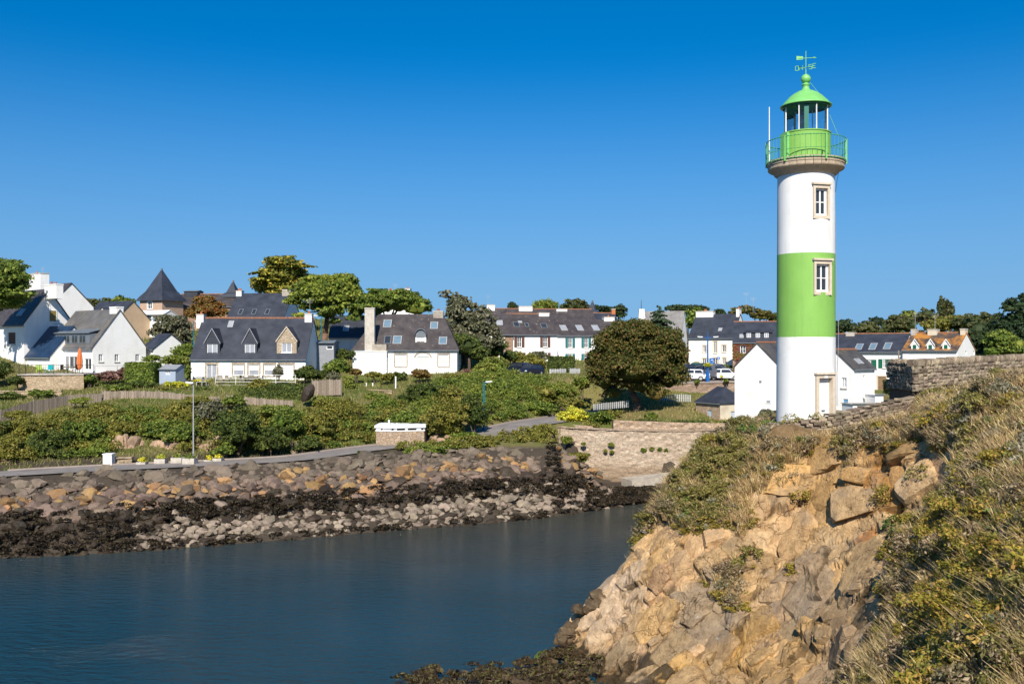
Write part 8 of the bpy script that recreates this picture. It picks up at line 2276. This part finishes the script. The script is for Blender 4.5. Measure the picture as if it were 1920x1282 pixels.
for cnt, lo_, hi_ in ((60, 1.05, 1.7), (110, .62, 1.05), (125, .34, .6)):
    tries = 0; got = 0
    while got < cnt and tries < 2500:
        tries += 1
        i = hr_.choice(ok, p=wts); p = flat[i]; L = rsl.uniform(lo_, hi_)
        if any((p[0] - q[0]) ** 2 + (p[1] - q[1]) ** 2 + (p[2] - q[2]) ** 2 < (.52 * (L + q[3])) ** 2 for q in placed): continue
        placed.append((p[0], p[1], p[2], L)); got += 1
        nz = Vector(CLIFF_N.reshape(-1, 3)[i]); nz = (nz + Vector((rsl.gauss(0, .10), rsl.gauss(0, .10) - .06, rsl.gauss(0, .08)))).normalized()
        ax = jd if p[0] < 11 + rsl.uniform(-2, 2) else jd2
        ax = (ax + Vector((rsl.gauss(0, .15), rsl.gauss(0, .15), rsl.gauss(0, .15)))); ax = (ax - nz * ax.dot(nz)).normalized(); ay = nz.cross(ax)
        th = L * rsl.uniform(.42, .62)
        M_ = Matrix(((ax.x, ay.x, nz.x, 0), (ax.y, ay.y, nz.y, 0), (ax.z, ay.z, nz.z, 0), (0, 0, 0, 1)))
        M_ = Matrix.Translation(Vector(p) - nz * (th * .62 - .01 - rsl.uniform(.0, .15) * min(1, L))) @ M_ @ Matrix.Diagonal((L * rsl.uniform(1.0, 1.35), L * rsl.uniform(.7, .95), th, 1))
        o = link('rock_slab', slabs[rsl.randrange(14)], cl, M_)
        tc_ = CLIFF_TINT[i] * rsl.uniform(.88, 1.18); tc_ = np.maximum(tc_, (.05, .04, .03)); o.color = (*[float(x) for x in tc_], 1)
# bushes one can tell apart
def cliff_bush(label, px, py, rw, m, n=260, leaf=.06, hgt=1.0, aspect=1.3, name='bush'):
    k = np.argmin(np.where(vis | lh | path_, (PX - px) ** 2 + (PY - py) ** 2, 1e12)); p = flat[k]; s_ = p[1] / F * rw
    root = empty(name, p, 0, label, 'bush')
    V, Fq = leafcloud([((0, 0, s_ * .5 * hgt), (s_, s_, s_ * hgt * .8)), ((s_ * .4, -.1, s_ * .35 * hgt), (s_ * .7, s_ * .7, s_ * .6 * hgt)), ((-s_ * .5, 0, s_ * .3 * hgt), (s_ * .6, s_ * .6, s_ * .5 * hgt))], n, leaf, nseed(), 30, .36, aspect, up=.4, bottom=-.3, spread=.6)
    link('foliage', npmesh('foliage', V, Fq, MATS[m]), root)
    mb = MB()
    for i in range(6): a = i * 1.05; mb.tube((0, 0, -.15), (s_ * .7 * math.cos(a), s_ * .7 * math.sin(a), s_ * hgt * .9), .015, .006, 4)
    mb.build('stem', MATS['bark'], root)
cliff_bush('rounded yellow green bush below the left end of the stone wall', 1746, 806, 24, 'samphire', 520, .075, 1.1, 2.0)
cliff_bush('smaller yellow green bush in the straw below the parapet', 1645, 815, 16, 'samphire', 360, .07, 1.1, 2.0)
cliff_bush('dark grey green bush beside the rounded yellow green bush', 1716, 800, 18, 'heath_grey', 380, .06)
cliff_bush('tall straw tinted bush under the stone wall corner', 1795, 765, 22, 'samphire', 420, .06, 1.5, 2.2)
cliff_bush('dense green bush at the top left of the slope near the quay', 1408, 815, 26, 'fresh_green', 620, .07, .9)
cliff_bush('second green bush on the slope crest left of the lighthouse', 1440, 808, 20, 'fresh_green', 420, .07, .9)
cliff_bush('olive shrub directly below the lighthouse foot', 1482, 812, 20, 'heath_green', 420, .07, 1.1)
cliff_bush('green shrub below the lighthouse door', 1535, 805, 22, 'heath_green', 420, .07, 1.0)
cliff_bush('bright green samphire bush growing out of the dark cleft', 1662, 950, 28, 'samphire', 640, .07, 1.2)
cliff_bush('leafy bush lower down in the cleft of the cliff', 1680, 1000, 24, 'fresh_green', 520, .07, 1.1)
cliff_bush('bush hanging in the upper crack right of the ochre face', 1725, 905, 24, 'heath_green', 480, .07, 1.1)
cliff_bush('yellowish bush on the ledge above the ochre face', 1505, 940, 22, 'samphire', 480, .07, .8)
cliff_bush('yellow green bush at the right edge of the headland', 1895, 770, 24, 'samphire', 480, .07, 1.0)
cliff_bush('silver grey bush high on the right slope', 1880, 745, 26, 'heath_grey', 480, .06)
cliff_bush('yellow green cushion plant on the ledge of the grey rock face', 1345, 1120, 20, 'samphire', 300, .06, .6)

# ---------------------------------------------------------------- weed covered rocks at the foot of the cliff
shelf = empty('tidal_rocks', (0, 0, 0)); shelf['kind'] = 'structure'; shelf['label'] = 'low weed covered rocks at the foot of the cliff'
weedm = {}
mat('weed_rock', (0.075, 0.05, 0.03), (0.11, 0.075, 0.035), 2.2, .75, .9, 9, jit=.3, dirt=(0.20, 0.16, 0.11), dscale=2.5)
mat('weed_green', (0.12, 0.17, 0.02), (0.08, 0.12, 0.015), 3, .7, .6, 15)
mat('pale_boulder', (0.55, 0.48, 0.40), (0.44, 0.37, 0.30), 3, .9, .5, 12)
rp = [rock_mesh('rock', MATS['weed_rock'], 500 + k, 16, .75) for k in range(6)]
for i in range(120):
    t = rr.random(); px = 735 + 350 * t + rr.uniform(-15, 15); top = np.interp(px, [730, 800, 900, 1000, 1050, 1110], [1284, 1262, 1250, 1236, 1222, 1200])
    py = top + rr.random() ** 1.3 * (120 if px < 1000 else 80) + 8
    Z = CH * F / (py - HY + 6); p = P(px, py, Z)
    r = rr.uniform(.22, .55) * (.8 if py < top + 20 else 1.0)
    link('rock', rp[rr.randrange(6)], shelf, Matrix.Translation(p + Vector((0, 0, .02))) @ Matrix.Rotation(rr.uniform(0, 6.3), 4, 'Z') @ Matrix.Diagonal((r * rr.uniform(1, 1.7), r, r * rr.uniform(.4, .75), 1)))
for i in range(26):
    t = i / 25; px = np.interp(t, [0, .45, 1], [1045, 1090, 1140]) + rr.uniform(-10, 8); py = np.interp(t, [0, .45, 1], [1215, 1150, 1108]) + rr.uniform(-10, 22)
    Z = np.interp(t, [0, 1], [43.6, 44.6]); r = rr.uniform(.3, .62); p = P(px, py, Z)
    link('rock', rp[rr.randrange(6)], shelf, Matrix.Translation(p) @ Matrix.Rotation(rr.uniform(0, 6.3), 4, 'Z') @ Matrix.Rotation(rr.uniform(-.5, .5), 4, 'X') @ Matrix.Diagonal((r, r * .9, r * rr.uniform(.8, 1.2), 1)))
link('mossy_boulder', rock_mesh('mossy_boulder', MATS['weed_green'], 611, 8, .8), None, Matrix.Translation(P(1018, 1234, 42.6)) @ Matrix.Diagonal((.62, .5, .5, 1)), label='bright green mossy boulder at the foot of the cliff', cat='boulder')
link('round_boulder', rock_mesh('round_boulder', MATS['weed_rock'], 613, 14, 1.0), None, Matrix.Translation(P(818, 1255, 41.5)) @ Matrix.Diagonal((.42, .4, .42, 1)), label='round dark boulder standing out of the water by the rock shelf', cat='boulder')
for px, py, lb in ((766, 1268, 'small pale stone at the water edge, leftmost of three'), (784, 1264, 'small pale stone between its two pale neighbours by the round boulder'), (795, 1274, 'small pale stone nearest the round boulder, lying lower')):
    link('pale_stone', rock_mesh('pale_stone', MATS['pale_boulder'], 700 + px, 12, .8), None, Matrix.Translation(P(px, py, CH * F / (py - HY + 8))) @ Matrix.Diagonal((.2, .17, .16, 1)), label=lb, cat='stone', group='pale stones by the water')
# wrack draped over the lower boulders of the far bank and the shelf
leafmat('wrack', (0.022, 0.015, 0.008), (0.014, 0.010, 0.006), (0.055, 0.04, 0.018), trans=.1, gain=1.0)
wp = [cushion_proto(80, .42, .16, .095, 60 + i, 2.0) for i in range(4)]
pos = []
for i in range(470):
    t = rr.random(); a, b = along(SH, t), along(CR, t); px = 960 + F * a[0] / a[1]
    s = rr.uniform(.24, .45) if px > 300 else rr.uniform(-.02, .45)
    if rr.random() < .14: s = rr.uniform(-.03, .02)
    p = a + (b - a) * s; pos.append(p + np.array([0, 0, .35 * math.sin(math.pi * max(0, s)) + .28]))
scatter('seaweed', 'dark bladder wrack draped over the boulders above the waterline', 'wrack', wp, np.array(pos), hr_.uniform(.7, 1.3, len(pos)))
pos = []
for i in range(420):
    px = rr.uniform(1030, 1310); f_ = rr.random() * .75
    base = np.interp(px, [1040, 1110, 1180, 1250, 1330], [962, 957, 948, 941, 936]); top = np.interp(px, [1040, 1100, 1200, 1330], [890, 893, 905, 900])
    Zz = np.interp(f_, [0, 1], [np.interp(px, [1040, 1110, 1180, 1250, 1330], [80.5, 82.1, 84.8, 86.9, 88]), 91.5])
    x = (px - 960) / F * Zz; pos.append((x, Zz, max(.0, gz(x, Zz)) + .25))
scatter('seaweed', 'dark wrack on the flat rocks below the quay wall', 'wrack', wp, np.array(pos), hr_.uniform(.7, 1.3, len(pos)))
pos = []
for i in range(230):
    px = rr.uniform(740, 1120); top = np.interp(px, [730, 800, 900, 1000, 1050, 1130], [1284, 1262, 1250, 1236, 1222, 1190]); py = top + 4 + rr.random() * 90
    Z = CH * F / (py - HY + 6); p = P(px, py, Z); pos.append((p.x, p.y, p.z + .18))
scatter('seaweed', 'brown wrack covering the rock shelf at the cliff foot', 'wrack_brown', [cushion_proto(60, .3, .16, .09, 70 + i, 2.2) for i in range(4)], np.array(pos), hr_.uniform(.7, 1.4, len(pos)))
